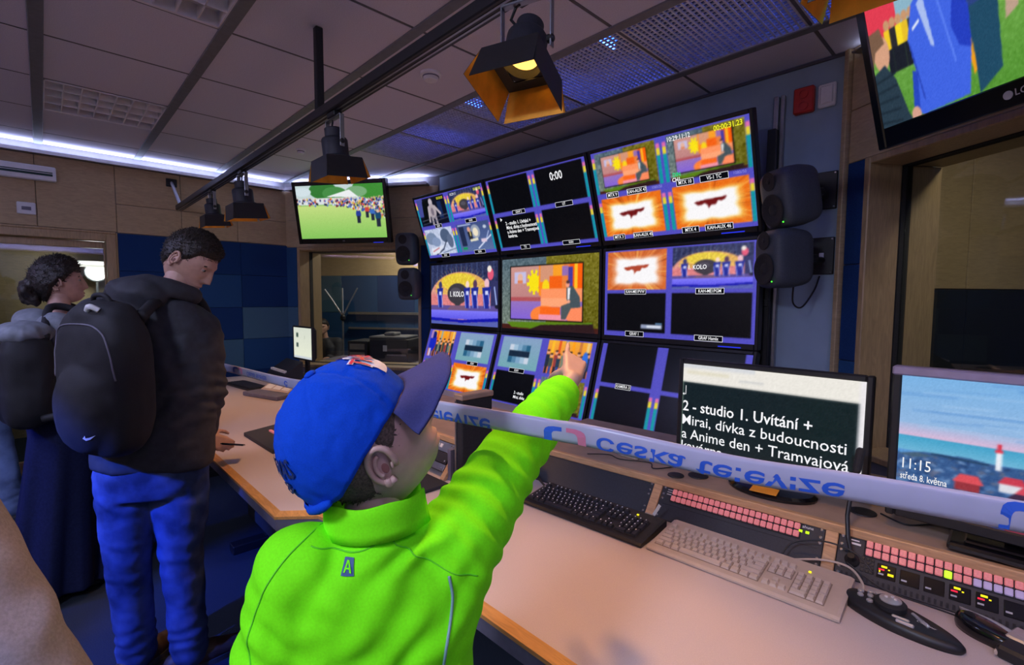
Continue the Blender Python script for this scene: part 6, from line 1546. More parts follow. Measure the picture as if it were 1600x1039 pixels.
def body_mesh(root, J, skin, k=1.0, voxel=.005, hk=1.0, nose=1.0, handsR=None, handsL=None, sc=1.0):
    b = MB()
    torso(b, J, [(-.06, .13*k, .09*k, 0), (.12, .135*k, .09*k, 0), (.4, .115*k, .08*k, 0), (.7, .13*k, .09*k, 0), (.88, .12*k, .075*k, 0), (1.0, .05*k, .05*k, 0)])
    limb(b, [J['neck']-UP*.03*k, J['head']+ (J['neck']-J['head'])*.35], [.052*k, .047*k*hk])
    for s in 'LR':
        limb(b, [J['sh'+s], J['el'+s], J['wr'+s]], [.045*k, .035*k, .024*k]); limb(b, [J['neck']-UP*.05*k, J['sh'+s]], [.045*k, .045*k])
        limb(b, [J['hip'+s], J['kn'+s], J['an'+s]], [.075*k, .05*k, .035*k]); foot(b, J['an'+s], J['toe'+s], k*.92)
        hd = J.get('hand'+s)
        if hd: hand(b, J['wr'+s], *hd)
    mats = [MAT[skin], MAT['eye_white'], MAT['eye_dark'], MAT['lip'], MAT['ear_hole']]
    return organic('body', b, mats, root, voxel, 2, extra=[head_geo(J['HM'], hk, 0, nose)])
def person_root(J, label): 
    c = (J['anL']+J['anR'])/2
    r = empty('person', None, label, 'person'); return r
def shoes(root, J, m='shoe_dark', k=1.0, name='shoe'):
    for s in 'LR':
        b = MB(); foot(b, J['an'+s]-UP*.01, J['toe'+s], k*1.08, 1.05)
        o = organic(name, b, MAT[m], root, .006, 2)
        t = Vector((J['toe'+s][0], J['toe'+s][1], 0)).normalized(); c = Vector((J['an'+s].x, J['an'+s].y, 0)); sd = Vector((-t.y, t.x, 0))
        pts = []
        for i in range(24):
            a = 2*PI*i/24; pts.append((c + t*(.045*k+.135*k*math.cos(a)) + sd*.046*k*math.sin(a)))
        MB().prism([(p.x, p.y) for p in pts], .0, .022).build('sole', MAT['sole'], o)

# ---------------------------------------------------------------- the boy in front
J = {}
J['neck'] = W(586, 806, .705); J['head'] = W(572, 690, .70); J['fwd'] = heading(5)
hf = heading(53, 32); hu = (UP - hf*UP.dot(hf)).normalized(); hu = (hu - CR*.04).normalized()
J['HM'] = frame(J['head'], y=hf, z=(hu-hf*hu.dot(hf)))
J['shL'] = W(472, 893, .665); J['shR'] = W(708, 856, .755)
J['elR'] = W(799, 716, .905) + UP*.004; J['wrR'] = W(894, 592, 1.035)
J['elL'] = W(420, 1120, .66); J['wrL'] = W(452, 1290, .76)
base = Vector((J['neck'].x, J['neck'].y, 0)) + J['fwd']*.01
rt = heading(95)
J['hipL'] = base - rt*.075 + UP*.72; J['hipR'] = base + rt*.075 + UP*.72
J['knL'] = base - rt*.085 + UP*.40 + J['fwd']*.02; J['knR'] = base + rt*.085 + UP*.40 + J['fwd']*.02
J['anL'] = base - rt*.09 + UP*.075; J['anR'] = base + rt*.09 + UP*.075
J['toeL'] = heading(-5); J['toeR'] = heading(15)
ad = (J['wrR']-J['elR']).normalized()
hdn = (W(903, 532, 1.15) - J['wrR']).normalized()
J['handR'] = (hdn, CF*.75-UP*.55-CR*.25, -CR*.9+UP*.2, .80, (55, 6, 130, 140, 145), 1.5)
J['handL'] = (-UP+J['fwd']*.4, J['fwd']-UP*.1, rt*.8+J['fwd']*.5, .78)
boy = person_root(J, 'boy in a neon green pullover and blue cap pointing at the monitors')
body_mesh(boy, J, 'skin_boy', .80, .004, .955, 1.15)
HM = J['HM']
hair_shell('hair', HM, .955, lambda az: float(np.interp(az, [0, 35, 60, 80, 95, 110, 125, 180], [.06, .05, .015, -.012, .012, -.010, -.062, -.078])), .0045, MAT['hair_short'], boy, .4, 900, .006, 3, 90)
# pullover
b = MB()
torso(b, J, [(-.10, .150, .118, 0), (.02, .152, .118, 0), (.25, .146, .112, 0), (.45, .140, .108, 0), (.62, .142, .106, 0), (.76, .140, .102, 0), (.85, .116, .090, 0), (.93, .080, .074, 0), (.97, .064, .064, 0)])
limb(b, [J['neck']-UP*.085-CR*.03, J['shL'], J['elL'], J['wrL']], [.060, .064, .060, .044]); 
limb(b, [J['neck']-UP*.085+CR*.02, J['shR'], J['elR'], J['wrR']-ad*.055], [.066, .072, .058, .043])
limb(b, [J['neck']-UP*.16+CR*.06, J['shR']], [.085, .072])
pull = organic('pullover', b, MAT['neon'], boy, .0045, 6, wrinkle=(.0016, 7, (1, 1, .5)),
    folds=[(J['shR']+ad*.02, ad, .034, .0036, .085), (J['shR']+ad*.10, ad+UP*.3, .04, .0042, .09), (J['elR']+ad*.05, ad-UP*.5, .036, .0034, .08), (J['wrR']-ad*.06, ad, .026, .0022, .06),
           (J['elL']+UP*.08, UP+CR*.4, .04, .004, .09), (W(640, 960, .64), CR-UP*1.0, .05, .0034, .12), (W(520, 960, .62), CR+UP*.6, .06, .003, .13), (W(640, 830, .66), CR*.6-UP, .03, .003, .05)])
# stand-up collar, open at the front right
cb = MB(); ncol = 40; rows_ = []
cn = (J['head']-J['neck']).normalized(); cax = (RH - cn*RH.dot(cn)).normalized(); cay = cn.cross(cax)
fd = math.atan2(heading(70).dot(cay), heading(70).dot(cax))
for lv, (hh, rr) in enumerate(((-.012, .070), (.000, .0685), (.018, .067), (.034, .066), (.0355, .064), (.032, .062), (.010, .063), (-.012, .064))):
    L = []
    for i in range(ncol+1):
        a = fd + R_(14) + (2*PI-R_(28))*i/ncol; fl = 1+.10*sstep(.86, 1.0, abs(2*i/ncol-1)); dr = .012*math.cos(a-fd)
        L.append(J['neck'] + cn*(hh+.002*math.sin(5*a)*(lv > 2)-dr*.4) + (cax*math.cos(a)*1.02+cay*math.sin(a)*1.0)*rr*fl)
    rows_.append(L)
vs = [p for L in rows_ for p in L]; m_ = ncol+1
cb.add(vs, [(r*m_+i, r*m_+i+1, ((r+1) % 8)*m_+i+1, ((r+1) % 8)*m_+i) for r in range(8) for i in range(ncol)] + [tuple(r*m_ for r in range(8)), tuple(r*m_+ncol for r in range(7, -1, -1))])
cb.build('collar', MAT['neon'], boy, smooth=True)
# seams, piping and the badge laid on the cloth
dgp = bpy.context.evaluated_depsgraph_get(); BV = BVHTree.FromObject(pull, dgp)
def on_cloth(P, off=.0012, bv=None):
    h = (bv or BV).ray_cast(P - CF*.35, CF, 1.0)
    if h[0] is None: h = (bv or BV).find_nearest(P)
    return h[0] + h[1]*off
def seam(name, pix, r, m, d=.68):
    P = dens([W(x, y, d) for x, y in pix], 10); MB().tube([on_cloth(p, r*.35) for p in P], r, 6).build(name, MAT[m], boy, smooth=True)
seam('seam', [(505, 815), (478, 842), (455, 880), (437, 925), (432, 960), (440, 990), (458, 1015)], .0011, 'neon_seam')
seam('seam', [(610, 829), (640, 850), (675, 874), (710, 893), (745, 908)], .0011, 'neon_seam')
seam('seam', [(508, 830), (540, 840), (572, 841), (605, 832), (640, 815)], .0011, 'neon_seam')
seam('piping', [(703, 895), (708, 925), (706, 960), (700, 1000), (692, 1045)], .0022, 'piping_grey')
c0 = W(540, 891, .62); ex = CR*.98+CF*.05; ey = CU
def badge(poly, m, off, name):
    b = MB(); n = len(poly); c = Vector((sum(p[0] for p in poly)/n, sum(p[1] for p in poly)/n)); 
    P = [on_cloth(c0 + ex*x + ey*y, off) for x, y in poly]; C = on_cloth(c0+ex*c.x+ey*c.y, off)
    Q = [on_cloth(c0 + ex*x*.96 + ey*y*.96, off-.002) for x, y in poly]
    b.add(P+[C], [(i, (i+1) % n, n) for i in range(n)]); b.build(name, MAT[m], boy)
badge([(-.0075, -.0095), (0, -.0098), (.0095, -.0095), (.008, .0), (.007, .0095), (0, .0098), (-.0055, .0095), (-.0065, 0)], 'patch_navy', .0016, 'badge')
for q in ([(-.0045, -.0065), (-.0022, -.0065), (.0012, .0065), (-.0012, .0065)], [(.0062, -.0065), (.0038, -.0065), (-.0002, .0065), (.0018, .0065)], [(-.002, -.003), (.004, -.003), (.0035, -.0012), (-.0015, -.0012)]):
    badge(q, 'neon', .0026, 'badge_letter')
# trousers and shoes (below the frame)
b = MB(); limb(b, [J['hipL'], J['knL'], J['anL']+UP*.02], [.092, .07, .06]); limb(b, [J['hipR'], J['knR'], J['anR']+UP*.02], [.092, .07, .06]); limb(b, [J['hipL']+UP*.05, J['hipR']+UP*.05], [.10, .10])
organic('trousers', b, MAT['navy_trousers'], boy, .007, 4, wrinkle=(.003, 9, (1, 1, 1))); shoes(boy, J, 'shoe_dark', .85)
# cap
def cap_pt(az, t, extra=0.0):
    """az deg from the face (positive to the wearer's right), t 0 rim .. 1 crown button"""
    rim = float(np.interp(abs(az), [0, 45, 75, 100, 130, 180], [.042, .040, .030, .012, -.022, -.040]))
    a = R_(az); el0 = math.asin(max(-1, min(1, (rim-.004)/.122))); el = el0 + (PI/2-el0)*t
    bulge = 1+.020*math.cos(3*a)**2*0; ry = .107 if math.cos(a) > 0 else .107
    v = Vector((math.sin(a)*math.cos(el)*(.0865+extra), math.cos(a)*math.cos(el)*(ry+extra)-.002, .004+math.sin(el)*(.118+extra)))
    if math.cos(a) > 0.3: v.z += .010*math.sin(min(1, t*1.6)*PI)*math.cos(a)*.5; v.y += .004*math.cos(a)*math.sin(t*PI)
    v += v.normalized()*(.0018*noise.noise(v*42) + .0012*noise.noise(v*95))
    # stitched panel seams
    sd = abs(((az+360) % 60)-0); sd = min(sd, 60-sd)
    v -= v.normalized()*.0012*math.exp(-(sd*math.cos(el)/1.4)**2)
    return HM @ (v*.955 + Vector((0, -.006, .010)))
cap = empty('ball_cap', None, 'blue ball cap with red lettering worn by the boy', 'cap')
b = MB(); na, nt = 180, 44; vs = []; fs = []
for lay_, ex_ in ((0, 0), (1, -.004)):
    for j in range(nt):
        for i in range(na):
            vs.append(cap_pt(-180+360*i/na, j/nt if j else -.015, ex_))
    vs.append(cap_pt(0, 1.0, ex_))
B0 = na*nt+1
for o_, flip in ((0, False), (B0, True)):
    for j in range(nt-1):
        for i in range(na):
            q = (i+1) % na; f = (o_+j*na+i, o_+j*na+q, o_+(j+1)*na+q, o_+(j+1)*na+i); fs.append(f[::-1] if flip else f)
    for i in range(na): q = (i+1) % na; f = (o_+(nt-1)*na+i, o_+(nt-1)*na+q, o_+na*nt); fs.append(f[::-1] if flip else f)
for i in range(na): q = (i+1) % na; fs.append((i, B0+i, B0+q, q))
b.add(vs, fs); crown = b.build('crown', MAT['cap_blue'], cap, smooth=True)
MB().lathe([(.008, 0), (.0075, .003), (.004, .005)], 16, HM @ Matrix.Translation((0, -.008, .955*.121+.010))).build('button', MAT['cap_blue'], cap, smooth=True)
# bill
b = MB(); nb, nr = 36, 12; top_, bot_ = [], []
for j in range(nr+1):
    for i in range(nb+1):
        a = -62+124*i/nb; p = HM.inverted() @ cap_pt(a, .0); u = j/nr
        ln = .084*math.cos(R_(a*90/63))**.62
        tip = p + Vector((math.sin(R_(a))*.016, ln, 0)); v = p.lerp(tip, u)
        v.z += -.010*u - .030*(v.x/.085)**2*sstep(0, .8, u) - .004
        top_.append(HM @ v); bot_.append(HM @ (v - Vector((0, 0, .0035))))
n1 = nb+1; N = len(top_); fs = []
for j in range(nr):
    for i in range(nb):
        f = (j*n1+i, j*n1+i+1, (j+1)*n1+i+1, (j+1)*n1+i); fs.append(f); fs.append(tuple(N+q for q in f[::-1]))
for i in range(nb): fs.append((nr*n1+i, nr*n1+i+1, N+nr*n1+i+1, N+nr*n1+i))
for j in range(nr): fs.append((j*n1, (j+1)*n1, N+(j+1)*n1, N+j*n1)); fs.append((j*n1+nb, N+j*n1+nb, N+(j+1)*n1+nb, (j+1)*n1+nb))
b.add(top_+bot_, fs); b.build('bill', MAT['cap_bill'], cap, smooth=True)
def cap_text(body, az0, az1, t0, t1, m, off, bold, name):
    vs, fs = text_geo(body, 1.0, 'LEFT', bold, 3, 'BOTTOM_BASELINE'); xa, xb = min(p.x for p in vs), max(p.x for p in vs)
    bm = bmesh.new(); L = [bm.verts.new(p) for p in vs]
    for f in fs:
        try: bm.faces.new([L[i] for i in f])
        except ValueError: pass
    bmesh.ops.triangulate(bm, faces=bm.faces[:]); bmesh.ops.subdivide_edges(bm, edges=[e for e in bm.edges if e.calc_length() > .15], cuts=2)
    b = MB(); bm.verts.index_update()
    b.add([cap_pt(az0+(v.co.x-xa)/(xb-xa)*(az1-az0), t0+(v.co.y/.72)*(t1-t0), off) for v in bm.verts], [[v.index for v in f.verts] for f in bm.faces]); bm.free()
    b.build(name, MAT[m], cap)
def cap_patch(az0, az1, t0, t1, m, off, name, n=16):
    b = MB(); b.add([cap_pt(az0+(az1-az0)*i/n, t0+(t1-t0)*j/n*(1-.5*abs(2*i/n-1)**2), off) for j in range(n+1) for i in range(n+1)], [(j*(n+1)+i, j*(n+1)+i+1, (j+1)*(n+1)+i+1, (j+1)*(n+1)+i) for j in range(n) for i in range(n)]); b.build(name, MAT[m], cap, smooth=True)
cap_patch(34, -38, .20, .66, 'cap_white_cloth', .0022, 'white_patch')
cap_text('THOMAS', 42, -42, .36, .60, 'cap_white_cloth', .0032, .055, 'lettering_outline')
cap_text('THOMAS', 42, -42, .37, .59, 'cap_red', .0042, .012, 'lettering')
cap_text('THOMAS', -152, -206, .30, .42, 'cap_print_dark', .0022, .02, 'back_lettering')
cap_text('&', -184, -198, .19, .28, 'cap_print_dark', .0022, .03, 'back_lettering')
cap_patch(168, 196, -.01, .07, 'cap_print_dark', .0025, 'strap_opening')
b = MB(); b.tube([cap_pt(140+8*i, .012, .003) for i in range(11)], .006, 8, [.004]+[.007]*9+[.004]); b.build('strap', MAT['cap_blue'], cap, smooth=True)
mat('jeans_dark', (0.060, 0.090, 0.21), 0.85, var=0.3, scale=9, bump=0.12, bscale=400, spec=0.1)
# ---------------------------------------------------------------- the man with the backpack
def prism_box(b, M, w, d, h, e=.42): super_shell(b, w, d, h, M, e, 36, 20)
J = {}
J['fwd'] = heading(24); rt = heading(114)
J['neck'] = W(262, 462, 1.90); J['head'] = W(296, 406, 1.93)
hf = heading(82, -40); J['HM'] = frame(J['head'], y=hf, z=(UP-hf*UP.dot(hf)))
J['shL'] = W(160, 500, 1.84); J['shR'] = W(306, 515, 1.96)
J['elR'] = W(322, 612, 1.97); J['wrR'] = W(316, 682, 2.08)
J['elL'] = W(132, 628, 1.93); J['wrL'] = W(215, 672, 2.10)
J['hipL'] = W(197, 745, 1.86); J['hipR'] = W(282, 742, 1.92)
J['knL'] = W(200, 872, 1.86); J['knR'] = W(284, 868, 1.93)
def ground(x, y, z): 
    d = (CF + CR*((x-800)/FPX) - CU*((y-519.5)/FPX)); return Vector((0, 0, CAM_Z)) + d*((z-CAM_Z)/d.z)
J['anL'] = ground(214, 1012, .09); J['anR'] = ground(297, 1008, .09)
J['toeL'] = heading(10); J['toeR'] = heading(50)
J['handR'] = (heading(60, -30), -UP*.4+heading(-30), UP*.6+heading(60)*.4, 1.0, (40, 60, 65, 70, 75), .5)
J['handL'] = (heading(80, -10), UP*-1+heading(30)*.2, heading(0), 1.0, (30, 60, 60, 60, 60), .4)
man = person_root(J, 'young man in a dark hooded jacket and blue jeans looking down at the desk')
body_mesh(man, J, 'skin_man', 1.0, .006, 1.0, 1.0)
hair_shell('hair', J['HM'], 1.0, lambda az: float(np.interp(az, [0, 30, 55, 72, 84, 100, 115, 135, 180], [.062, .058, .050, .012, -.004, .020, -.030, -.062, -.070])), .016, MAT['hair_brown'], man, .16, 2600, .011, 5, 30, lambda p: .45+.75*sstep(-.02, .09, p.z)+.35*sstep(.02, .09, p.y)*sstep(.05, .1, p.z))
b = MB()
torso(b, J, [(.06, .190, .130, 0), (.12, .196, .132, 0), (.3, .190, .128, 0), (.55, .195, .130, 0), (.75, .200, .128, 0), (.88, .165, .110, 0), (.98, .09, .085, 0)])
for s in 'LR':
    limb(b, [J['neck']-UP*.06, J['sh'+s], J['el'+s], J['wr'+s]], [.075, .088, .072, .046])
jk = organic('jacket', b, MAT['jacket_dark'], man, .008, 5, wrinkle=(.010, 5.5, (1, 1, .6)), folds=[(J['elR'], UP+heading(60)*.4, .05, .009, .10), (J['shR']-UP*.08, UP-RH*.4, .07, .007, .12), (W(270, 640, 1.75), UP-RH*.8, .07, .008, .14), (W(280, 560, 1.8), RH+UP*.3, .08, .006, .12)])
b = MB(); hb = J['neck']-J['fwd']*.085+UP*.0-RH*.03
b.ball(hb, .135, .085, .075, frame((0, 0, 0), y=J['fwd'], z=UP).to_3x3().to_4x4()); b.ball(hb-UP*.07-J['fwd']*.02-RH*.02, .115, .07, .08, frame((0, 0, 0), y=J['fwd'], z=UP).to_3x3().to_4x4())
nr = []
for i in range(15):
    a = R_(-150+i*300/14); nr.append(J['neck']+UP*.015 + (rt*math.sin(a)*.085 - J['fwd']*math.cos(a)*.085) + UP*(.03*math.cos(a)))
b.tube(nr, .03, 12, [.018]+[.034]*13+[.018])
organic('hood', b, MAT['jacket_dark'], man, .007, 5, wrinkle=(.006, 9, (1, 1, 1.4)))
b = MB(); nr = [J['neck'] + (rt*math.cos(2*PI*i/24)*.062 + J['fwd']*math.sin(2*PI*i/24)*.064) + UP*(.045-.02*math.sin(2*PI*i/24)) for i in range(25)]
b.tube(nr, .012, 10); b.build('jacket_collar', MAT['jacket_dark'], man, smooth=True)
def jeans(root, J, m, name='jeans', rad=(.112, .082, .066), vox=.007, hip=.135, wr=(.0045, 8, (1, 1, 1.1))):
    b = MB(); fl = []
    for s in 'LR':
        limb(b, [J['hip'+s]+UP*.02, J['hip'+s].lerp(J['kn'+s], .45), J['kn'+s], J['kn'+s].lerp(J['an'+s], .5), J['an'+s]-UP*.02], [rad[0], rad[0]*.93, rad[1], rad[1]*.93, rad[2]])
        fl += [(J['kn'+s]-FH*.06, UP+RH*.35, .07, .0035, .09), (J['an'+s]+UP*.06, UP-RH*.2, .05, .005, .08), (J['hip'+s]-UP*.07-FH*.06, UP+RH*.6, .07, .003, .10)]
    c = (J['hipL']+J['hipR'])/2; lat = (J['hipR']-J['hipL']); lat.z = 0; lat.normalize(); fw = Vector((-lat.y, lat.x, 0))
    b.loft([ring(c+UP*z, lat, fw, rx, ry) for z, rx, ry in ((-.06, hip*1.15, hip*.9), (.03, hip*1.3, hip*.95), (.12, hip*1.22, hip*.85), (.17, hip*1.15, hip*.8))])
    return organic(name, b, MAT[m], root, vox, 4, wrinkle=wr, folds=fl)
jeans(man, J, 'jeans_dark', rad=(.098, .072, .064), wr=(.006, 8, (1, 1, 1.2))); shoes(man, J, 'shoe_dark', 1.02)
ph = tag(MB().cbox(-.036, .036, -.004, .004, -.072, .072, .003, frame(J['wrR']+heading(60, -30)*.10+heading(-30)*.02, y=UP+heading(0)*.3, z=heading(70, -10))).build('phone', MAT['gloss_black']), 'black phone in the right hand of the man with the backpack', 'phone')
# backpack
bc = W(168, 596, 1.665); bf = heading(20); BM = frame(bc, y=bf, z=UP)
bp = empty('backpack', None, 'black backpack with a small white tick mark worn by the man', 'backpack')
b = MB(); prism_box(b, BM, .33, .17, .50, .5); b.ball(BM @ Vector((0, -.07, -.08)), .13, .06, .15, BM.to_3x3().to_4x4()); b.ball(BM @ Vector((0, 0, .22)), .13, .075, .06, BM.to_3x3().to_4x4())
bag = organic('bag', b, MAT['backpack_black'], bp, .008, 4, wrinkle=(.004, 9, (1, 1, 1)))
for sx in (-1, 1):
    sh = J['shR'] if sx > 0 else J['shL']
    P = dens([BM @ Vector((sx*.10, .05, .22)), sh.lerp(J['neck'], .45)-J['fwd']*.05+UP*.085, sh.lerp(J['neck'], .40)+J['fwd']*.06+UP*.06, sh.lerp(J['neck'], .45)+J['fwd']*.115-UP*.10, sh.lerp(J['neck'], .5)+J['fwd']*.10-UP*.26], 8)
    MB().tube(P, .02, 8).build('shoulder_strap', MAT['backpack_black'], bp, smooth=True)
MB().tube(dens([BM @ Vector((-.05, 0, .25)), BM @ Vector((-.03, -.01, .29)), BM @ Vector((.03, -.01, .29)), BM @ Vector((.05, 0, .25))], 6), .008, 8).build('top_handle', MAT['backpack_black'], bp, smooth=True)
dgp = bpy.context.evaluated_depsgraph_get(); BVB = BVHTree.FromObject(bag, dgp)
MB().tube([on_cloth(p, .001, BVB) for p in dens([BM @ Vector((-.15, -.06, .02)), BM @ Vector((-.12, -.09, .17)), BM @ Vector((.0, -.09, .20)), BM @ Vector((.12, -.09, .17)), BM @ Vector((.15, -.06, .02))], 10)], .003, 6).build('zip', MAT['edge_dark'], bp, smooth=True)
sw_ = [(108, 690), (112, 694), (119, 692), (128, 685), (119, 688.5), (113, 689.5), (113.5, 685)]
P = [on_cloth(W(x, y, 1.5), .003, BVB) for x, y in sw_]; MB().add(P, [(0, 1, 5), (0, 5, 6), (1, 2, 4, 5), (2, 3, 4)]).build('tick_mark', MAT['print_white'], bp)
tp_ = W(145, 485, 1.575); MB().tube(dens([tp_+RH*-.018, tp_+UP*.012-CF*.012, tp_+RH*.02], 6), .009, 8).build('white_loop', MAT['white_plastic'], bp, smooth=True)

# ---------------------------------------------------------------- the woman behind him
J = {}
J['fwd'] = heading(50); rt = heading(140)
fl0 = ground(100, 922, 0.0)
J['neck'] = W(92, 492, 2.42); J['head'] = W(92, 441, 2.44)
hf = heading(44, 2); J['HM'] = frame(J['head'], y=hf, z=(UP-hf*UP.dot(hf)))
J['shL'] = J['neck'] - rt*.17 - UP*.05 ; J['shR'] = J['neck'] + rt*.17 - UP*.06
pc = Vector((fl0.x, fl0.y, 0)) + heading(90)*.03 + heading(0)*.03
J['hipL'] = pc - rt*.09 + UP*.93; J['hipR'] = pc + rt*.09 + UP*.93
J['knL'] = pc - rt*.10 + UP*.50; J['knR'] = pc + rt*.10 + UP*.50 + J['fwd']*.03
J['anL'] = pc - rt*.10 + UP*.08 + J['fwd']*.12; J['anR'] = Vector((fl0.x, fl0.y, .08)) + heading(90)*.01
J['toeL'] = heading(40); J['toeR'] = heading(45)
for s, sg in (('L', -1), ('R', 1)):
    J['el'+s] = J['sh'+s] + rt*sg*.03 - UP*.27 + J['fwd']*.03; J['wr'+s] = J['el'+s] - rt*sg*.08 - UP*.12 + J['fwd']*.20
    J['hand'+s] = (J['fwd']-UP*.2, -UP, -rt*sg, .92, (30, 40, 45, 50, 55), .4)
woman = person_root(J, 'woman with dark curly hair and wide navy trousers standing at far left')
body_mesh(woman, J, 'skin_woman', .93, .007, .96, .9)
hair_shell('hair', J['HM'], .96, lambda az: float(np.interp(az, [0, 40, 62, 78, 95, 112, 140, 180], [.062, .055, .035, .005, .0, -.03, -.085, -.095])), .026, MAT['hair_dark'], woman, .30, 1500, .020, 9, 26)
b = MB(); hc = J['head'] - hf*.105 - UP*.045
for k in range(26):
    a = k*2.4; r_ = .045*math.sqrt(k/26); c = hc + rt*r_*math.cos(a) + UP*r_*math.sin(a)*1.2 - hf*(.02*math.sin(k)); b.ball(c, .022, .022, .022, nu=10, nv=6)
organic('hair_bun', b, MAT['hair_dark'], woman, .007, 2, wrinkle=(.006, 40, (1, 1, 1)))
b = MB(); torso(b, J, [(.02, .165, .125, 0), (.3, .155, .115, 0), (.6, .165, .115, 0), (.8, .165, .11, 0), (.92, .12, .09, 0), (1.0, .075, .075, 0)])
for s in 'LR': limb(b, [J['neck']-UP*.06, J['sh'+s], J['el'+s], J['wr'+s]], [.062, .075, .062, .042])
b.ball(J['neck']-J['fwd']*.09-UP*.03, .13, .075, .06, frame((0, 0, 0), y=J['fwd'], z=UP).to_3x3().to_4x4())
organic('jacket', b, MAT['grey_jacket'], woman, .008, 4, wrinkle=(.008, 8, (1, 1, .8)))
# wide trousers with deep folds
b = MB(); c0_ = (J['hipL']+J['hipR'])/2
def flare(top_c, an, r0, r1, ph_):
    rings = []
    for k in range(11):
        t = k/10; c = top_c.lerp(Vector((an.x, an.y, .045)), t); r = r0+(r1-r0)*t**1.3; L = []
        for i in range(40):
            a = 2*PI*i/40; q = r*(1+(.02+.10*t)*math.sin(7*a+ph_+t)+.04*t*math.sin(13*a)); L.append(c + RH*q*math.cos(a) + FH*q*.92*math.sin(a))
        rings.append(L)
    b.loft(rings)
flare(J['hipL'], J['anL']-J['toeL']*.02, .125, .185, 0.4); flare(J['hipR'], J['anR']-J['toeR']*.04, .125, .185, 1.7)
b.loft([ring(c0_+UP*z, rt, J['fwd'], rx, ry) for z, rx, ry in ((-.10, .18, .14), (.02, .185, .14), (.12, .16, .125), (.16, .155, .12))])
organic('wide_trousers', b, MAT['navy_trousers'], woman, .009, 2)
shoes(woman, J, 'shoe_white', .92)
bc = W(48, 590, 2.20); BM = frame(bc, y=J['fwd'], z=UP)
bp = empty('backpack', None, 'dark backpack with grey top worn by the woman at far left', 'backpack')
b = MB(); prism_box(b, BM, .30, .18, .44, .5); b.ball(BM @ Vector((0, -.07, -.06)), .12, .06, .14, BM.to_3x3().to_4x4())
organic('bag', b, MAT['backpack_black'], bp, .009, 4, wrinkle=(.006, 9, (1, 1, 1)))
b = MB(); b.ball(BM @ Vector((0, -.01, .20)), .15, .10, .055, BM.to_3x3().to_4x4()); organic('bag_lid', b, MAT['grey_jacket'], bp, .008, 3, wrinkle=(.007, 14, (1, 1, 1)))
for sx in (-1, 1):
    sh = J['shR'] if sx > 0 else J['shL']
    P = dens([BM @ Vector((sx*.09, .06, .18)), sh.lerp(J['neck'], .45)-J['fwd']*.02+UP*.075, sh.lerp(J['neck'], .4)+J['fwd']*.11, BM @ Vector((sx*.15, .20, -.10)), BM @ Vector((sx*.13, .04, -.17))], 8)
    MB().tube(P, .017, 8).build('shoulder_strap', MAT['backpack_black'], bp, smooth=True)

# ---------------------------------------------------------------- person cut off by the left edge
J = {}
g0 = ground(22, 806, 0.0); J['fwd'] = heading(35); rt = heading(125)
pc = Vector((g0.x, g0.y, 0)) - heading(90)*.20
J['hipL'] = pc - rt*.09 + UP*.92; J['hipR'] = pc + rt*.09 + UP*.92; J['neck'] = pc + UP*1.45; J['head'] = pc + UP*1.60 + J['fwd']*.03
J['HM'] = frame(J['head'], y=J['fwd'], z=UP); J['shL'] = pc - rt*.17 + UP*1.38; J['shR'] = pc + rt*.17 + UP*1.38
J['knL'] = pc - rt*.10 + UP*.5; J['knR'] = pc.lerp(Vector((g0.x, g0.y, 0)), .6) + UP*.5; J['anL'] = pc - rt*.11 + UP*.085; J['anR'] = Vector((g0.x, g0.y, .085)); J['toeL'] = J['fwd']; J['toeR'] = heading(60)
for s, sg in (('L', -1), ('R', 1)):
    J['el'+s] = J['sh'+s] + rt*sg*.04 - UP*.28; J['wr'+s] = J['el'+s] - UP*.24 + J['fwd']*.06; J['hand'+s] = (-UP+J['fwd']*.2, -rt*sg, J['fwd'], 1.0)
p3 = person_root(J, 'person in blue jeans and dark boots at the left edge behind the woman')
body_mesh(p3, J, 'skin_man', 1.0, .009, .98)
hair_shell('hair', J['HM'], .98, lambda az: float(np.interp(az, [0, 60, 90, 120, 180], [.06, .04, 0, -.05, -.07])), .016, MAT['hair_dark'], p3, .3, 200, .015, 4)
b = MB(); torso(b, J, [(-.02, .18, .125, 0), (.3, .17, .12, 0), (.7, .185, .12, 0), (.9, .14, .10, 0), (1.0, .07, .07, 0)])
for s in 'LR': limb(b, [J['neck']-UP*.06, J['sh'+s], J['el'+s], J['wr'+s]], [.07, .078, .065, .045])
organic('jacket', b, MAT['jacket_dark'], p3, .010, 3, wrinkle=(.006, 7, (1, 1, 1))); jeans(p3, J, 'jeans', rad=(.105, .08, .068), vox=.010); shoes(p3, J, 'shoe_dark', 1.05, 'boot')

# ---------------------------------------------------------------- person in the beige coat close to the viewer, cut off at lower left
J = {}
J['fwd'] = heading(15); rt = heading(105)
sh_ = W(-250, 720, .78); el_ = W(30, 1130, .72)
J['shR'] = sh_; J['elR'] = el_; J['wrR'] = W(-90, 1200, .90)
pc = Vector((sh_.x, sh_.y, 0)) - rt*.19
J['neck'] = pc + UP*1.44; J['head'] = pc + UP*1.60 + J['fwd']*.02; J['HM'] = frame(J['head'], y=J['fwd'], z=UP)
J['shR'] = Vector((sh_.x, sh_.y, 1.36)); J['shL'] = pc - rt*.19 + UP*1.37
J['elL'] = J['shL'] - rt*.05 - UP*.28; J['wrL'] = J['elL'] - UP*.2 + J['fwd']*.14
J['hipL'] = pc - rt*.09 + UP*.92; J['hipR'] = pc + rt*.09 + UP*.92; J['knL'] = pc - rt*.1 + UP*.5; J['knR'] = pc + rt*.1 + UP*.5; J['anL'] = pc - rt*.1 + UP*.085; J['anR'] = pc + rt*.1 + UP*.085; J['toeL'] = heading(0); J['toeR'] = heading(30)
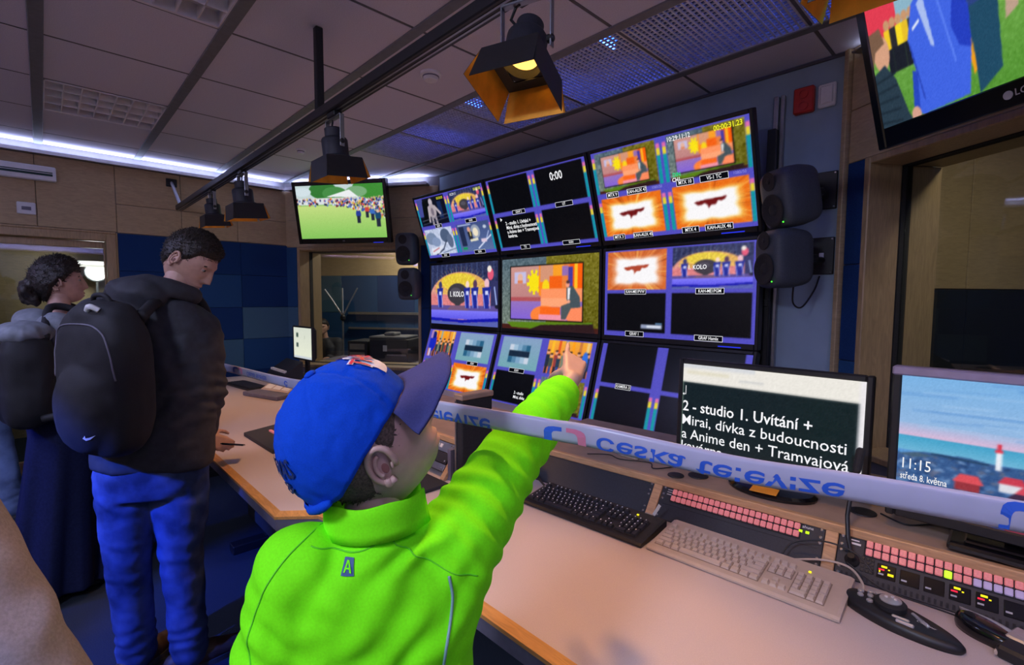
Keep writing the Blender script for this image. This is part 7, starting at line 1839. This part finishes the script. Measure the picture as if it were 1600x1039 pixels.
J['handR'] = (-rt+J['fwd']*.5, -UP, J['fwd'], 1.0, (30, 60, 60, 60, 60), .4); J['handL'] = (-UP+J['fwd']*.3, rt, J['fwd'], 1.0)
p4 = person_root(J, 'person in a beige coat close to the viewer at the lower left corner')
body_mesh(p4, J, 'skin_woman', .97, .009, .97)
hair_shell('hair', J['HM'], .97, lambda az: float(np.interp(az, [0, 60, 90, 120, 180], [.06, .04, -.06, -.09, -.1])), .025, MAT['hair_brown'], p4, .3, 200, .02, 6)
b = MB(); torso(b, J, [(-.45, .27, .22, 0), (-.1, .24, .19, 0), (.2, .215, .165, 0), (.5, .20, .145, 0), (.75, .20, .13, 0), (.9, .15, .11, 0), (1.0, .08, .08, 0)])
limb(b, [J['neck']-UP*.06, J['shR'], J['elR'], J['wrR']], [.075, .088, .092, .06]); limb(b, [J['neck']-UP*.06, J['shL'], J['elL'], J['wrL']], [.075, .088, .085, .06])
organic('coat', b, MAT['beige_coat'], p4, .009, 4, wrinkle=(.006, 6, (1, 1, .7)), folds=[(J['elR']+UP*.12, UP+CR*.4, .06, .005, .12)])
jeans(p4, J, 'navy_trousers', 'trousers', (.10, .08, .07), .010); shoes(p4, J, 'shoe_dark', .98)

# ---------------------------------------------------------------- operator sitting in the booth behind the left window
J = {}
J['fwd'] = -NL; rt = -DL
pc = Wb(-.72, 1.85, -.10)
J['hipL'] = pc - rt*.09 + UP*.50; J['hipR'] = pc + rt*.09 + UP*.50; J['neck'] = pc + UP*1.02 + J['fwd']*.05; J['head'] = pc + UP*1.175 + J['fwd']*.10
hf = (J['fwd']-UP*.12+DL*.25).normalized(); J['HM'] = frame(J['head'], y=hf, z=(UP-hf*UP.dot(hf))); J['shL'] = pc - rt*.17 + UP*.95; J['shR'] = pc + rt*.17 + UP*.95
for s, sg in (('L', -1), ('R', 1)):
    J['kn'+s] = pc + rt*sg*.11 + UP*.50 + J['fwd']*.40; J['an'+s] = pc + rt*sg*.11 + UP*.185 + J['fwd']*.38; J['toe'+s] = J['fwd']
    J['el'+s] = J['sh'+s] - UP*.26 + J['fwd']*.06 + rt*sg*.04; J['wr'+s] = J['el'+s] + J['fwd']*.24 + UP*.08; J['hand'+s] = (J['fwd'], -UP, -rt*sg, .95)
p5 = person_root(J, 'operator in dark clothes sitting behind the glass of the left window')
body_mesh(p5, J, 'skin_man', .95, .009, .97)
hair_shell('hair', J['HM'], .97, lambda az: float(np.interp(az, [0, 60, 90, 120, 180], [.06, .04, 0, -.05, -.07])), .016, MAT['hair_dark'], p5, .3, 200, .015, 4)
b = MB(); torso(b, J, [(.0, .17, .12, 0), (.35, .16, .115, 0), (.75, .18, .12, 0), (.9, .13, .10, 0), (1.0, .07, .07, 0)])
for s in 'LR': limb(b, [J['neck']-UP*.06, J['sh'+s], J['el'+s], J['wr'+s]], [.065, .072, .06, .042])
organic('pullover', b, MAT['jacket_dark'], p5, .010, 3, wrinkle=(.005, 8, (1, 1, 1)))
b = MB()
for s in 'LR': limb(b, [J['hip'+s], J['kn'+s], J['an'+s]], [.10, .075, .06])
limb(b, [J['hipL'], J['hipR']], [.12, .12]); organic('trousers', b, MAT['navy_trousers'], p5, .010, 3); shoes(p5, J, 'shoe_dark', .95)
st = empty('booth_stool', frame(pc+UP*.10, y=J['fwd'], z=UP), 'black stool under the operator in the booth', 'stool')
MB().lathe([(.19, .24), (.20, .25), (.20, .275), (.17, .285)], 24).build('seat', MAT['matte_black'], st)
for k in range(4): a = PI/4+k*PI/2; MB().tube([(.1*math.cos(a), .1*math.sin(a), .24), (.2*math.cos(a), .2*math.sin(a), .0)], .014, 8).build('leg', MAT['metal_grey'], st)
